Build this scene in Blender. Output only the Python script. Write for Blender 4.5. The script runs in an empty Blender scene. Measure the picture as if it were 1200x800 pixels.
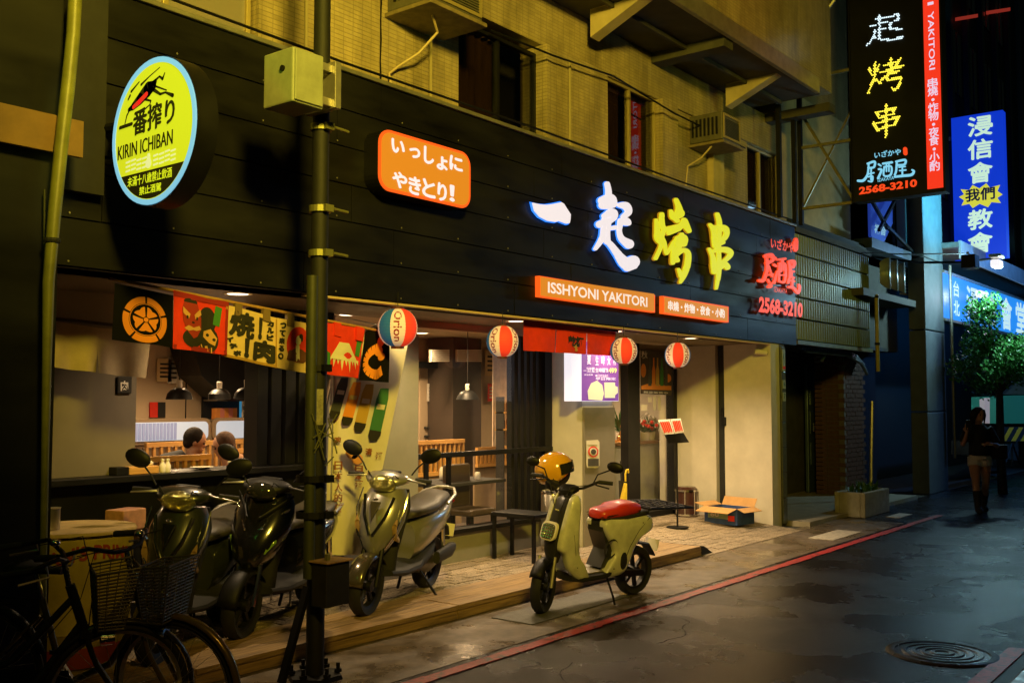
import bpy, bmesh, math, random
from mathutils import Vector, Matrix, Euler
R = math.radians
random.seed(7)
SC = bpy.context.scene
COL = SC.collection
# ------------------------------------------------------------------ camera
H = 1.70; FPX = 1167.0; YAW = math.atan2(921., FPX); PITCH = math.atan(69/FPX)
cam = bpy.data.cameras.new('camera'); cam.sensor_width = 36; cam.lens = FPX/1200*36; cam.clip_end = 500; cam.clip_start = .05
camo = bpy.data.objects.new('camera', cam); COL.objects.link(camo)
camo.location = (0, 0, H); camo.rotation_euler = (R(90)+PITCH, 0, YAW-R(90)); SC.camera = camo
# ------------------------------------------------------------------ night sky, exposure
w = bpy.data.worlds.new('World'); SC.world = w; w.use_nodes = True
bg = w.node_tree.nodes['Background']; bg.inputs[0].default_value = (.60, .95, .70, 1); bg.inputs[1].default_value = .005
SC.view_settings.view_transform = 'Standard'; SC.view_settings.look = 'None'; SC.view_settings.exposure = 0; SC.view_settings.gamma = 1
SC.render.engine = 'CYCLES'; SC.cycles.max_bounces = 6; SC.cycles.diffuse_bounces = 3; SC.cycles.glossy_bounces = 3
SC.cycles.transparent_max_bounces = 12; SC.cycles.sample_clamp_indirect = 4; SC.cycles.use_denoising = True
SC.cycles.caustics_reflective = False; SC.cycles.caustics_refractive = False
# assumed or added lamps outside the frame (posts, heads and green cross are built further down) - name, place, aim, colour, power, size
LAMPS = (('assumed_sodium_lamp', (.6, -1.2, 5.9), (5.9, 5.9, 5.3), (1, .74, .07), 4700, .5, 76), ('assumed_yellow_green_lamp', (13.2, -2.6, 5.0), (13.4, 5.7, 4.5), (.62, .80, .10), 300, .3, 58),
         ('assumed_green_lamp', (1.35, 4.35, 3.15), (3.75, 4.75, 3.7), (.45, 1, .05), 34, .15, 44), ('assumed_church_flood', (19.0, 3.2, 5.6), (19.5, 5.4, 5.4), (.10, .62, 1), 1700, .15, 60), ('added_gutter_spill', (.62, -1.2, 5.85), (7.0, 4.7, 0), (1, .56, .08), 470, .3, 58), ('added_far_lamp', (31, 1.0, 6.0), (22, 4.0, 0), (.1, .35, 1), 800, .2, 70))  # gutter spill: second spot added at the sodium head to brighten the gutter
for nm_, at_, aim_, cl_, en_, sz_, sp_ in LAMPS:
    l_ = bpy.data.lights.new(nm_, 'SPOT'); l_.energy = en_; l_.color = cl_; l_.shadow_soft_size = sz_; l_.spot_size = R(sp_); l_.spot_blend = .9
    o_ = bpy.data.objects.new(nm_, l_); COL.objects.link(o_); o_.location = at_; o_.rotation_euler = (Vector(aim_)-Vector(at_)).to_track_quat('-Z', 'Y').to_euler()
# ------------------------------------------------------------------ reading positions off the photograph (1200x800) onto known planes
_c, _s = math.cos(YAW), math.sin(YAW)
def ray(px, py):
    r = (px-600)/FPX; u = -(py-400)/FPX
    fh = math.cos(PITCH)-u*math.sin(PITCH); z = u*math.cos(PITCH)+math.sin(PITCH)
    return (fh*_c+r*_s, fh*_s-r*_c, z)
def PY(px, py, y): d = ray(px, py); t = y/d[1]; return Vector((t*d[0], y, H+t*d[2]))
def PX(px, py, x): d = ray(px, py); t = x/d[0]; return Vector((x, t*d[1], H+t*d[2]))
def PZ(px, py, z): d = ray(px, py); t = (z-H)/d[2]; return Vector((t*d[0], t*d[1], z))
# ------------------------------------------------------------------ materials
_m = {}
def mat(name, col, rough=.6, metal=0, em=None, es=1., var=0, sc=6., bump=0, rv=0, coat=0, spec=.5, stretch=(1, 1, 1), bd=.01):
    if name in _m: return _m[name]
    m = bpy.data.materials.new(name); m.use_nodes = True; _m[name] = m
    nt = m.node_tree; N = nt.nodes; L = nt.links; p = N['Principled BSDF']
    p.inputs['Base Color'].default_value = (*col, 1); p.inputs['Roughness'].default_value = rough; p.inputs['Metallic'].default_value = metal
    p.inputs['Specular IOR Level'].default_value = spec
    if coat: p.inputs['Coat Weight'].default_value = coat; p.inputs['Coat Roughness'].default_value = .08
    if em: p.inputs['Emission Color'].default_value = (*em, 1); p.inputs['Emission Strength'].default_value = es
    if var or bump or rv:
        tc = N.new('ShaderNodeTexCoord'); mp = N.new('ShaderNodeMapping'); mp.inputs['Scale'].default_value = stretch
        n1 = N.new('ShaderNodeTexNoise'); n1.inputs['Scale'].default_value = sc; n1.inputs['Detail'].default_value = 7; n1.inputs['Roughness'].default_value = .62
        L.new(tc.outputs['Object'], mp.inputs[0]); L.new(mp.outputs[0], n1.inputs['Vector'])
        if var:
            mr = N.new('ShaderNodeMapRange'); mr.inputs[1].default_value = .3; mr.inputs[2].default_value = .7
            mr.inputs[3].default_value = 1-var; mr.inputs[4].default_value = 1+var*.6
            mx = N.new('ShaderNodeVectorMath'); mx.operation = 'SCALE'; mx.inputs[0].default_value = col
            L.new(n1.outputs['Fac'], mr.inputs[0]); L.new(mr.outputs[0], mx.inputs['Scale']); L.new(mx.outputs[0], p.inputs['Base Color'])
        if rv:
            mr = N.new('ShaderNodeMapRange'); mr.inputs[1].default_value = .35; mr.inputs[2].default_value = .65
            mr.inputs[3].default_value = max(0.03, rough-rv); mr.inputs[4].default_value = min(1, rough+rv)
            n2 = N.new('ShaderNodeTexNoise'); n2.inputs['Scale'].default_value = sc*.45; n2.inputs['Detail'].default_value = 4
            L.new(mp.outputs[0], n2.inputs['Vector']); L.new(n2.outputs['Fac'], mr.inputs[0]); L.new(mr.outputs[0], p.inputs['Roughness'])
        if bump:
            bm = N.new('ShaderNodeBump'); bm.inputs['Strength'].default_value = bump; bm.inputs['Distance'].default_value = bd
            L.new(n1.outputs['Fac'], bm.inputs['Height']); L.new(bm.outputs[0], p.inputs['Normal'])
    return m
def emat(name, col, s=1.):
    return mat(name, tuple(c*.3 for c in col), .5, em=col, es=s)
def tilemat(name, col, mortar, sx, sy, rough=.35, axes='XZ', bump=.5, var=.12):
    if name in _m: return _m[name]
    m = bpy.data.materials.new(name); m.use_nodes = True; _m[name] = m
    nt = m.node_tree; N = nt.nodes; L = nt.links; p = N['Principled BSDF']
    tc = N.new('ShaderNodeTexCoord'); sp = N.new('ShaderNodeSeparateXYZ'); cb = N.new('ShaderNodeCombineXYZ'); ad = N.new('ShaderNodeMath')
    L.new(tc.outputs['Object'], sp.inputs[0])
    L.new(sp.outputs['X'], ad.inputs[0]); L.new(sp.outputs['Y'], ad.inputs[1]); L.new(ad.outputs[0], cb.inputs[0])
    L.new(sp.outputs['Z' if axes == 'XZ' else 'Y'], cb.inputs[1])
    br = N.new('ShaderNodeTexBrick'); br.inputs['Scale'].default_value = 1; br.inputs['Brick Width'].default_value = sx; br.inputs['Row Height'].default_value = sy
    br.inputs['Mortar Size'].default_value = min(sx, sy)*.09; br.inputs['Color1'].default_value = (*col, 1); br.inputs['Color2'].default_value = (*[c*(1-var*2) for c in col], 1)
    br.inputs['Mortar'].default_value = (*mortar, 1); br.offset = 0 if axes == 'XZ' else .5
    L.new(cb.outputs[0], br.inputs['Vector'])
    n1 = N.new('ShaderNodeTexNoise'); n1.inputs['Scale'].default_value = 1.3; n1.inputs['Detail'].default_value = 8; n1.inputs['Roughness'].default_value = .7
    mp = N.new('ShaderNodeMapping'); mp.inputs['Scale'].default_value = (2.2, 2.2, .6); L.new(tc.outputs['Object'], mp.inputs[0]); L.new(mp.outputs[0], n1.inputs['Vector'])
    mr = N.new('ShaderNodeMapRange'); mr.inputs[1].default_value = .3; mr.inputs[2].default_value = .7; mr.inputs[3].default_value = .42; mr.inputs[4].default_value = 1.1
    L.new(n1.outputs['Fac'], mr.inputs[0]); vm = N.new('ShaderNodeVectorMath'); vm.operation = 'SCALE'
    L.new(br.outputs['Color'], vm.inputs[0]); L.new(mr.outputs[0], vm.inputs['Scale']); L.new(vm.outputs[0], p.inputs['Base Color'])
    bm = N.new('ShaderNodeBump'); bm.inputs['Strength'].default_value = bump; bm.inputs['Distance'].default_value = .004; bm.invert = True
    n3 = N.new('ShaderNodeTexNoise'); n3.inputs['Scale'].default_value = 14; a2 = N.new('ShaderNodeMath'); a2.operation = 'ADD'
    L.new(tc.outputs['Object'], n3.inputs['Vector']); L.new(br.outputs['Fac'], a2.inputs[0]); L.new(n3.outputs['Fac'], a2.inputs[1])
    L.new(a2.outputs[0], bm.inputs['Height']); L.new(bm.outputs[0], p.inputs['Normal']); p.inputs['Roughness'].default_value = rough
    return m
def glassmat(name, tint=(1, 1, 1), refl=.12, rough=.02, dirt=0.0):
    if name in _m: return _m[name]
    m = bpy.data.materials.new(name); m.use_nodes = True; _m[name] = m
    nt = m.node_tree; N = nt.nodes; L = nt.links; N.remove(N['Principled BSDF']); out = N['Material Output']
    tr = N.new('ShaderNodeBsdfTransparent'); tr.inputs[0].default_value = (*tint, 1); gl = N.new('ShaderNodeBsdfGlossy'); gl.inputs['Roughness'].default_value = rough
    df = N.new('ShaderNodeBsdfDiffuse'); df.inputs[0].default_value = (.5, .5, .5, 1)
    fr = N.new('ShaderNodeLayerWeight'); fr.inputs[0].default_value = .25
    pw = N.new('ShaderNodeMath'); pw.operation = 'POWER'; pw.inputs[1].default_value = 2.5; L.new(fr.outputs['Facing'], pw.inputs[0])
    mu = N.new('ShaderNodeMath'); mu.operation = 'MULTIPLY_ADD'; mu.inputs[1].default_value = .6; mu.inputs[2].default_value = refl*.3
    L.new(pw.outputs[0], mu.inputs[0]); m1 = N.new('ShaderNodeMixShader'); L.new(mu.outputs[0], m1.inputs[0]); L.new(tr.outputs[0], m1.inputs[1]); L.new(gl.outputs[0], m1.inputs[2])
    m2 = N.new('ShaderNodeMixShader'); m2.inputs[0].default_value = dirt; L.new(m1.outputs[0], m2.inputs[1]); L.new(df.outputs[0], m2.inputs[2]); L.new(m2.outputs[0], out.inputs[0])
    return m
# ------------------------------------------------------------------ mesh builder
class B:
    def __init__(s): s.v = []; s.f = []
    def add(s, v, f):
        o = len(s.v); s.v += [tuple(p) for p in v]; s.f += [tuple(i+o for i in q) for q in f]; return s
    def box(s, a, b, M=None):      # two opposite corners
        x0, y0, z0 = a; x1, y1, z1 = b
        v = [Vector(p) for p in ((x0, y0, z0), (x1, y0, z0), (x1, y1, z0), (x0, y1, z0), (x0, y0, z1), (x1, y0, z1), (x1, y1, z1), (x0, y1, z1))]
        if M: v = [M @ p for p in v]
        return s.add(v, [(0, 3, 2, 1), (4, 5, 6, 7), (0, 1, 5, 4), (1, 2, 6, 5), (2, 3, 7, 6), (3, 0, 4, 7)])
    def cbox(s, c, d, rz=0, M=None):
        T = Matrix.Translation(c) @ (M if M else Matrix.Rotation(rz, 4, 'Z')); d = Vector(d)/2
        return s.box(-d, d, T)
    def tube(s, pts, r, n=8, cap=True):
        pts = [Vector(p) for p in pts]; m = len(pts); rs = r if isinstance(r, (list, tuple)) else [r]*m
        up = None; V = []
        for i, p in enumerate(pts):
            t = (pts[min(i+1, m-1)]-pts[max(i-1, 0)]).normalized()
            if up is None: up = t.orthogonal().normalized()
            up = (up-t*up.dot(t)).normalized() if (up-t*up.dot(t)).length > 1e-6 else t.orthogonal().normalized()
            bn = t.cross(up)
            for k in range(n):
                a = 2*math.pi*k/n; V.append(p+(up*math.cos(a)+bn*math.sin(a))*rs[i])
        F = [(i*n+k, i*n+(k+1) % n, (i+1)*n+(k+1) % n, (i+1)*n+k) for i in range(m-1) for k in range(n)]
        if cap: F += [tuple(range(n-1, -1, -1)), tuple((m-1)*n+k for k in range(n))]
        return s.add(V, F)
    def bar(s, a, b, w=.02, h=None):     # square section bar
        a = Vector(a); b = Vector(b); t = (b-a).normalized(); up = Vector((0, 0, 1)) if abs(t.z) < .95 else Vector((0, 1, 0))
        x = t.cross(up).normalized(); y = x.cross(t); h = h or w
        V = [p+x*i*w/2+y*j*h/2 for p in (a, b) for i, j in ((-1, -1), (1, -1), (1, 1), (-1, 1))]
        return s.add(V, [(0, 1, 2, 3), (7, 6, 5, 4), (0, 4, 5, 1), (1, 5, 6, 2), (2, 6, 7, 3), (3, 7, 4, 0)])
    def lathe(s, prof, n=24, M=None, a0=0, a1=2*math.pi):
        full = abs(a1-a0-2*math.pi) < 1e-6; k = n if full else n+1; V = []
        for i in range(k):
            a = a0+(a1-a0)*i/n
            for r, z in prof:
                p = Vector((r*math.cos(a), r*math.sin(a), z)); V.append(M @ p if M else p)
        m = len(prof); F = []
        for i in range(n):
            j = (i+1) % k
            for q in range(m-1): F.append((i*m+q, j*m+q, j*m+q+1, i*m+q+1))
        return s.add(V, F)
    def loft(s, rings, cap=True):
        n = len(rings[0]); V = [p for r in rings for p in r]; m = len(rings)
        F = [(i*n+k, i*n+(k+1) % n, (i+1)*n+(k+1) % n, (i+1)*n+k) for i in range(m-1) for k in range(n)]
        if cap: F += [tuple(range(n-1, -1, -1)), tuple((m-1)*n+k for k in range(n))]
        return s.add(V, F)
    def ball(s, c, r, n=12, m=8, M=None):
        if not isinstance(r, (tuple, list)): r = (r, r, r)
        T = Matrix.Translation(c) @ (M if M else Matrix())
        V = [T @ Vector((r[0]*math.sin(math.pi*j/m)*math.cos(2*math.pi*i/n), r[1]*math.sin(math.pi*j/m)*math.sin(2*math.pi*i/n), r[2]*math.cos(math.pi*j/m))) for j in range(1, m) for i in range(n)]
        V += [T @ Vector((0, 0, r[2])), T @ Vector((0, 0, -r[2]))]
        F = [(j*n+i, (j+1)*n+i, (j+1)*n+(i+1) % n, j*n+(i+1) % n) for j in range(m-2) for i in range(n)]
        k = (m-1)*n; F += [(k, i, (i+1) % n) for i in range(n)] + [(k+1, (m-2)*n+(i+1) % n, (m-2)*n+i) for i in range(n)]
        return s.add(V, F)
    def slab(s, pts, vec):           # polygon pushed along vec
        pts = [Vector(p) for p in pts]; n = len(pts); vec = Vector(vec)
        V = pts+[p+vec for p in pts]
        return s.add(V, [tuple(range(n)), tuple(range(2*n-1, n-1, -1))]+[(i, i+n, (i+1) % n+n, (i+1) % n) for i in range(n)])
def tag(o, label=None, cat=None, group=None, kind=None):
    if label: o['label'] = label
    if cat: o['category'] = cat
    if group: o['group'] = group
    if kind: o['kind'] = kind
    return o
def ob(name, b, m, parent=None, smooth=None, bevel=0, label=None, cat=None, group=None, kind=None, seg=2):
    me = bpy.data.meshes.new(name); me.from_pydata(b.v, [], b.f); me.update()
    bm = bmesh.new(); bm.from_mesh(me); bmesh.ops.recalc_face_normals(bm, faces=bm.faces); bm.to_mesh(me); bm.free()
    if smooth: me.shade_smooth(); me.set_sharp_from_angle(angle=R(smooth if smooth > 1 else 40))
    me.materials.append(m)
    o = bpy.data.objects.new(name, me); COL.objects.link(o)
    if bevel:
        md = o.modifiers.new('bevel', 'BEVEL'); md.width = bevel; md.segments = seg; md.limit_method = 'ANGLE'; md.harden_normals = False
    if parent: o.parent = parent
    return tag(o, label, cat, group, kind)
def thing(name, label, cat, loc=(0, 0, 0), rz=0, group=None, rot=None):
    o = bpy.data.objects.new(name, None); COL.objects.link(o); o.location = loc
    o.rotation_euler = rot if rot else (0, 0, rz); o.empty_display_size = .1
    return tag(o, label, cat, group)
def copy_tree(o, parent=None):
    c = o.copy(); COL.objects.link(c); c.parent = parent
    for ch in o.children: copy_tree(ch, c)
    return c
# flat work on a vertical plane
def onY(y): return lambda x, z, d=0.: PY(x, z, y-d) if False else (lambda p: Vector((p.x, p.y-d, p.z)))(PY(x, z, y))
def onX(x0): return lambda x, z, d=0.: (lambda p: Vector((p.x-d, p.y, p.z)))(PX(x, z, x0))
def poly(b, P, pts, d=.01, th=.008, tr=None):
    if tr: pts = [(tr[0]+x/tr[2], tr[1]+y/tr[2]) for x, y in pts]
    f = [P(x, y, d) for x, y in pts]; k = [P(x, y, d-th) for x, y in pts]
    n = len(f); return b.add(f+k, [tuple(range(n)), tuple(range(2*n-1, n-1, -1))]+[(i, i+n, (i+1) % n+n, (i+1) % n) for i in range(n)])
_z = [0]
def strokes(b, P, sts, d=.03, th=.03, tr=(0, 0, 1), grow=0., n=14):
    for st in sts:
        pts = [(tr[0]+x/tr[2], tr[1]+y/tr[2], w/2/tr[2]+grow) for x, y, w in st]
        # resample smoothly
        if len(pts) > 2:
            q = []
            for i in range(len(pts)-1):
                p0, p1, p2, p3 = pts[max(i-1, 0)], pts[i], pts[i+1], pts[min(i+2, len(pts)-1)]
                for k in range(4):
                    t = k/4; q.append(tuple(.5*((2*p1[j])+(-p0[j]+p2[j])*t+(2*p0[j]-5*p1[j]+4*p2[j]-p3[j])*t*t+(-p0[j]+3*p1[j]-3*p2[j]+p3[j])*t**3) for j in range(3)))
            q.append(pts[-1]); pts = q
        for i, (x, y, r) in enumerate(pts):
            _z[0] = (_z[0]+1) % 12; dd = d+_z[0]*.0004
            poly(b, P, [(x+r*math.cos(2*math.pi*k/n), y+r*math.sin(2*math.pi*k/n)) for k in range(n)], dd, th)
            if i:
                x0, y0, r0 = pts[i-1]; L = math.hypot(x-x0, y-y0)
                if L > 1e-4:
                    nx, ny = -(y-y0)/L, (x-x0)/L
                    poly(b, P, [(x0+nx*r0, y0+ny*r0), (x+nx*r, y+ny*r), (x-nx*r, y-ny*r), (x0-nx*r0, y0-ny*r0)], dd+.0002, th)
    return b
_tc = {}
def fptext(b, P, body, q, d=.006, fat=.25):
    for i, (dx, dy) in enumerate(((0, 0), (1, 0), (-1, 0), (0, 1), (0, -1), (.7, .7), (-.7, -.7))): ptext(b, P, body, [(x+dx*fat, y+dy*fat) for x, y in q], d+i*.0004, 0.)
    return b
def ftext(b, body, bl, br, tl, d=.0, fat=.01):
    bl, br, tl = Vector(bl), Vector(br), Vector(tl); X = (br-bl).normalized(); Y = (tl-bl).normalized()
    for i, (dx, dy) in enumerate(((0, 0), (1, 0), (-1, 0), (0, 1), (0, -1), (.7, .7), (-.7, -.7))): o_ = X*dx*fat+Y*dy*fat; text(b, body, bl+o_, br+o_, tl+o_, d+i*.0004, 0.)
    return b
def glyphs(body, bold=0., shear=0.):
    k = (body, bold, shear)
    if k in _tc: return _tc[k]
    cu = bpy.data.curves.new('t', 'FONT'); cu.body = body; cu.offset = bold; cu.shear = shear; cu.resolution_u = 3
    o = bpy.data.objects.new('t', cu); me = bpy.data.meshes.new_from_object(o)
    V = [tuple(v.co) for v in me.vertices]; F = [tuple(p.vertices) for p in me.polygons]
    bpy.data.objects.remove(o); bpy.data.curves.remove(cu); bpy.data.meshes.remove(me)
    xs = [v[0] for v in V]; ys = [v[1] for v in V]; x0, x1, y0, y1 = min(xs), max(xs), min(ys), max(ys)
    V = [((v[0]-x0)/(x1-x0), (v[1]-y0)/(y1-y0)) for v in V]
    _tc[k] = (V, F); return V, F
def text(b, body, bl, br, tl, d=.004, bold=0., shear=0., box=None):
    """letters filling the parallelogram bl, br, tl (world), standing d proud of it as thin plates"""
    V, F = glyphs(body, bold, shear); bl, br, tl = Vector(bl), Vector(br), Vector(tl); X = br-bl; Y = tl-bl; N = X.cross(Y).normalized()
    if box: V = [(box[0]+x*(box[2]-box[0]), box[1]+y*(box[3]-box[1])) for x, y in V]
    b.add([bl+X*x+Y*y+N*d for x, y in V], F)
    return b
def ptext(b, P, body, q, d=.006, bold=0., shear=0.):
    """q = pixel corners bottom-left, bottom-right, top-left"""
    return text(b, body, P(*q[0]), P(*q[1]), P(*q[2]), d, bold, shear)
exec_order = []
# ================================================================== palette
M_asph = mat('asphalt_wet', (.013, .0125, .015), .4, var=.8, sc=150, bump=.9, rv=.0, bd=.006)
def wet(m, lo, hi, sc=1.1, p0=.42, p1=.6):      # puddled roughness: smooth film of water in the hollows
    nt = m.node_tree; N = nt.nodes; L = nt.links; p = N['Principled BSDF']
    tc = N.new('ShaderNodeTexCoord'); n = N.new('ShaderNodeTexNoise'); n.inputs['Scale'].default_value = sc; n.inputs['Detail'].default_value = 5; n.inputs['Roughness'].default_value = .6
    mr = N.new('ShaderNodeMapRange'); mr.inputs[1].default_value = p0; mr.inputs[2].default_value = p1; mr.inputs[3].default_value = lo; mr.inputs[4].default_value = hi
    L.new(tc.outputs['Object'], n.inputs['Vector']); L.new(n.outputs['Fac'], mr.inputs[0]); L.new(mr.outputs[0], p.inputs['Roughness'])
    for b in [x for x in N if x.type == 'BUMP']:
        m2 = N.new('ShaderNodeMapRange'); m2.inputs[1].default_value = p0; m2.inputs[2].default_value = p1; m2.inputs[3].default_value = b.inputs['Strength'].default_value*.6; m2.inputs[4].default_value = b.inputs['Strength'].default_value
        L.new(n.outputs['Fac'], m2.inputs[0]); L.new(m2.outputs[0], b.inputs['Strength'])
wet(M_asph, .24, .33, 1.2); M_asph.node_tree.nodes['Principled BSDF'].inputs['Specular IOR Level'].default_value = .33
M_gut = mat('gutter_concrete', (.135, .105, .07), .5, var=.45, sc=9, bump=.35, bd=.01); wet(M_gut, .2, .6, 1.6)
M_red = mat('red_line_paint', (.42, .03, .028), .45, var=.3, sc=30, bump=.4)
def wornred():      # chips where the asphalt shows through
    nt = M_red.node_tree; N = nt.nodes; L = nt.links; p = N['Principled BSDF']; src = p.inputs['Base Color'].links[0].from_socket
    tc = N.new('ShaderNodeTexCoord'); n = N.new('ShaderNodeTexNoise'); n.inputs['Scale'].default_value = 11; n.inputs['Detail'].default_value = 9; n.inputs['Roughness'].default_value = .75
    cr = N.new('ShaderNodeMapRange'); cr.inputs[1].default_value = .52; cr.inputs[2].default_value = .60; mx = N.new('ShaderNodeMix'); mx.data_type = 'RGBA'
    L.new(tc.outputs['Object'], n.inputs['Vector']); L.new(n.outputs['Fac'], cr.inputs[0]); L.new(cr.outputs[0], mx.inputs['Factor']); L.new(src, mx.inputs['A']); mx.inputs['B'].default_value = (.05, .03, .03, 1); L.new(mx.outputs['Result'], p.inputs['Base Color'])
wornred()
M_brick = mat('paving_brick', (.33, .26, .17), .7, var=.75, sc=55, bump=.9)
M_joint = mat('paving_joint', (.12, .10, .08), .8, var=.3, sc=30)
M_wood = mat('step_timber', (.33, .21, .085), .6, var=.6, sc=3, stretch=(1, 14, 14), bump=.3)
M_tile = tilemat('cream_wall_tile', (.55, .44, .24), (.34, .27, .15), .10, .036, rough=.28, bump=.7, var=.08)
M_plast = mat('cream_plaster', (.55, .45, .26), .7, var=.25, sc=3, bump=.15)
M_slab = mat('old_concrete', (.075, .07, .052), .75, var=.35, sc=4, bump=.3)
M_fas = mat('black_fascia_board', (.0065, .0063, .0048), .5, var=.7, sc=3.2, rv=.14, bump=.12, stretch=(.5, 1, 2), spec=.35)
M_fasl = mat('dark_brown_cladding', (.050, .038, .022), .55, var=.5, sc=2.2, rv=.1, bump=.1, stretch=(.5, 1, 2))
M_blk = mat('black_metal', (.006, .006, .006), .5, rv=.1, sc=5, var=.3, spec=.3)
M_blkm = mat('black_matt', (.015, .015, .014), .7, var=.3, sc=12)
M_rub = mat('rubber', (.012, .012, .012), .75, bump=.2, sc=40)
M_alu = mat('weathered_aluminium', (.42, .40, .34), .4, .7, var=.25, sc=8)
M_steel = mat('brushed_steel', (.55, .52, .46), .28, .95, var=.1, sc=4, stretch=(40, 40, 1))
M_chr = mat('chrome', (.75, .73, .68), .12, 1)
M_wht = mat('white_plaster', (.60, .55, .45), .75, var=.14, sc=3, bump=.08)
M_gry = mat('grey_render', (.24, .23, .19), .75, var=.14, sc=3, bump=.1)
M_pil = mat('grey_pillar_render', (.16, .135, .10), .8, var=.12, sc=3, bump=.1)
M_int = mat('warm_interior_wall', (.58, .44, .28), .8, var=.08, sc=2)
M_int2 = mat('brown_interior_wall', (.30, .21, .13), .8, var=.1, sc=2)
M_ceil = mat('interior_ceiling', (.5, .4, .28), .85)
M_oak = mat('light_oak', (.62, .33, .09), .5, var=.2, sc=5, stretch=(1, 1, 8))
M_glass = glassmat('window_glass', (.97, .97, .97), .10, .015, .015)
M_dglass = mat('dark_window_glass', (.02, .02, .018), .06, spec=.8)
M_curt = mat('brown_curtain', (.25, .13, .06), .9, var=.3, sc=9, stretch=(4, 4, .3))
M_yfr = mat('yellowed_aluminium_frame', (.5, .4, .18), .45, .5)
M_redc = mat('red_cloth', (.75, .035, .015), .85, var=.12, sc=14, bump=.15)
M_blkc = mat('black_cloth', (.006, .006, .007), .95, spec=.1)
M_orc = mat('orange_print', (.80, .27, .03), .85)
M_crm = mat('cream_cloth', (.72, .52, .25), .85, var=.1, sc=10, bump=.12)
M_lin = mat('unbleached_linen', (.34, .27, .16), .9, var=.12, sc=12, bump=.15)
M_ink = mat('black_ink', (.02, .018, .015), .8)
M_whp = mat('white_print', (.75, .70, .60), .7)
M_blu = mat('blue_print', (.02, .12, .28), .7)
M_green = mat('green_print', (.05, .22, .04), .8)
M_skin = mat('skin', (.50, .27, .17), .55, var=.08, sc=12)
M_hair = mat('dark_hair', (.018, .014, .011), .85, var=.4, sc=30, bump=.4, spec=.2)
M_leaf = mat('leaf_green', (.045, .13, .03), .45, var=.5, sc=3)
M_bark = mat('bark', (.08, .06, .04), .9, var=.4, sc=12, bump=.6)
YF, YW = 5.56, 6.6
# ================================================================== ground
ob('ground', B().box((-60, -60, -.5), (140, 60, -.012)), M_slab, kind='structure')
ob('road', B().box((-30, 1.35, -.3), (60, 5.3, 0)), M_asph, kind='structure')
ob('gutter_strip', B().box((-30, 4.36, -.2), (14.3, 5.3, .004)), M_gut, kind='structure')
b = B()
for i in range(60):       # worn painted line, slightly uneven edge
    x0 = -12+i*.46; 
    if x0 > 15.3: break
    j = lambda: random.uniform(-.008, .008)
    b.slab([(x0, 4.19+j(), .005), (x0+.46, 4.19+j(), .005), (x0+.46, 4.29+j(), .005), (x0, 4.29+j(), .005)], (0, 0, .004))
ob('red_kerb_line', b, M_red, kind='structure')
ob('far_red_kerb_line', B().box((-12, 1.52, .004), (7.6, 1.63, .009)), M_red, kind='structure')
o = ob('far_side_pavement', B().box((-30, -6, -.2), (60, 1.35, .12)), M_gut, kind='structure', bevel=.02)
o = ob('shop_pavement', B().box((1.0, 5.72, -.2), (9.93, 12, .10)), M_joint, kind='structure')
def pz(x, y): return min(.10, max(.006, (y-5.12)*.085))
b = B()
for yy in [5.14+.17*i for i in range(9)]:
    y1 = yy+.17
    b.slab([(9.93, yy, -.1), (12.69, yy, -.1), (12.69, yy, pz(0, yy)-.012), (9.93, yy, pz(0, yy)-.012)], (0, .17, 0))
    n = len(b.v)
    for k in range(n-8, n):
        v = b.v[k]
        if v[2] > -.05 and v[1] > yy+.1: b.v[k] = (v[0], v[1], pz(0, y1)-.012)
b.box((9.93, 6.67, -.1), (12.69, 12, .088))
ramp = ob('entrance_pavement', b, M_joint, kind='structure')
def bricks(x0, x1, y0, y1, zf, stag=True):
    b = B(); L_, W_ = .205, .1; j = 0; y = y0
    while y < y1:
        x = x0-(L_/2 if j % 2 else 0)
        while x < x1:
            a, c = max(x+.004, x0), min(x+L_-.004, x1)
            if c-a > .03:
                h = random.uniform(-.0025, .0025); za, zb = zf(y)+h, zf(y+W_)+h
                b.add([(a, y+.004, za-.03), (c, y+.004, za-.03), (c, y+W_-.004, zb-.03), (a, y+W_-.004, zb-.03), (a, y+.004, za), (c, y+.004, za), (c, y+W_-.004, zb), (a, y+W_-.004, zb)],
                      [(4, 5, 6, 7), (0, 1, 5, 4), (1, 2, 6, 5), (2, 3, 7, 6), (3, 0, 4, 7)])
            x += L_
        y += W_; j += 1
    return b
def brickmat():
    m = M_brick; nt = m.node_tree; N = nt.nodes; L = nt.links; p = N['Principled BSDF']
    g = N.new('ShaderNodeNewGeometry'); mr = N.new('ShaderNodeMapRange'); mr.inputs[3].default_value = .82; mr.inputs[4].default_value = 1.1
    L.new(g.outputs['Random Per Island'], mr.inputs[0]); src = p.inputs['Base Color'].links[0].from_socket
    v = N.new('ShaderNodeVectorMath'); v.operation = 'SCALE'; L.new(src, v.inputs[0]); L.new(mr.outputs[0], v.inputs['Scale']); L.new(v.outputs[0], p.inputs['Base Color'])
brickmat()
ob('paving_brick', bricks(9.94, 12.68, 5.15, 6.98, lambda y: pz(0, y)+.003), M_brick, parent=ramp, kind='stuff')
shop_pave = bpy.data.objects['shop_pavement']
ob('paving_brick', bricks(3.0, 9.92, 5.73, 6.58, lambda y: .106), M_brick, parent=shop_pave, kind='stuff')
# recessed floor in front of the neighbour's steel door
ob('neighbour_pavement', B().box((13.15, 5.25, -.1), (18, 7.4, .06)), mat('pale_terrazzo', (.34, .30, .22), .5, var=.3, sc=6), kind='structure')
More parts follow.
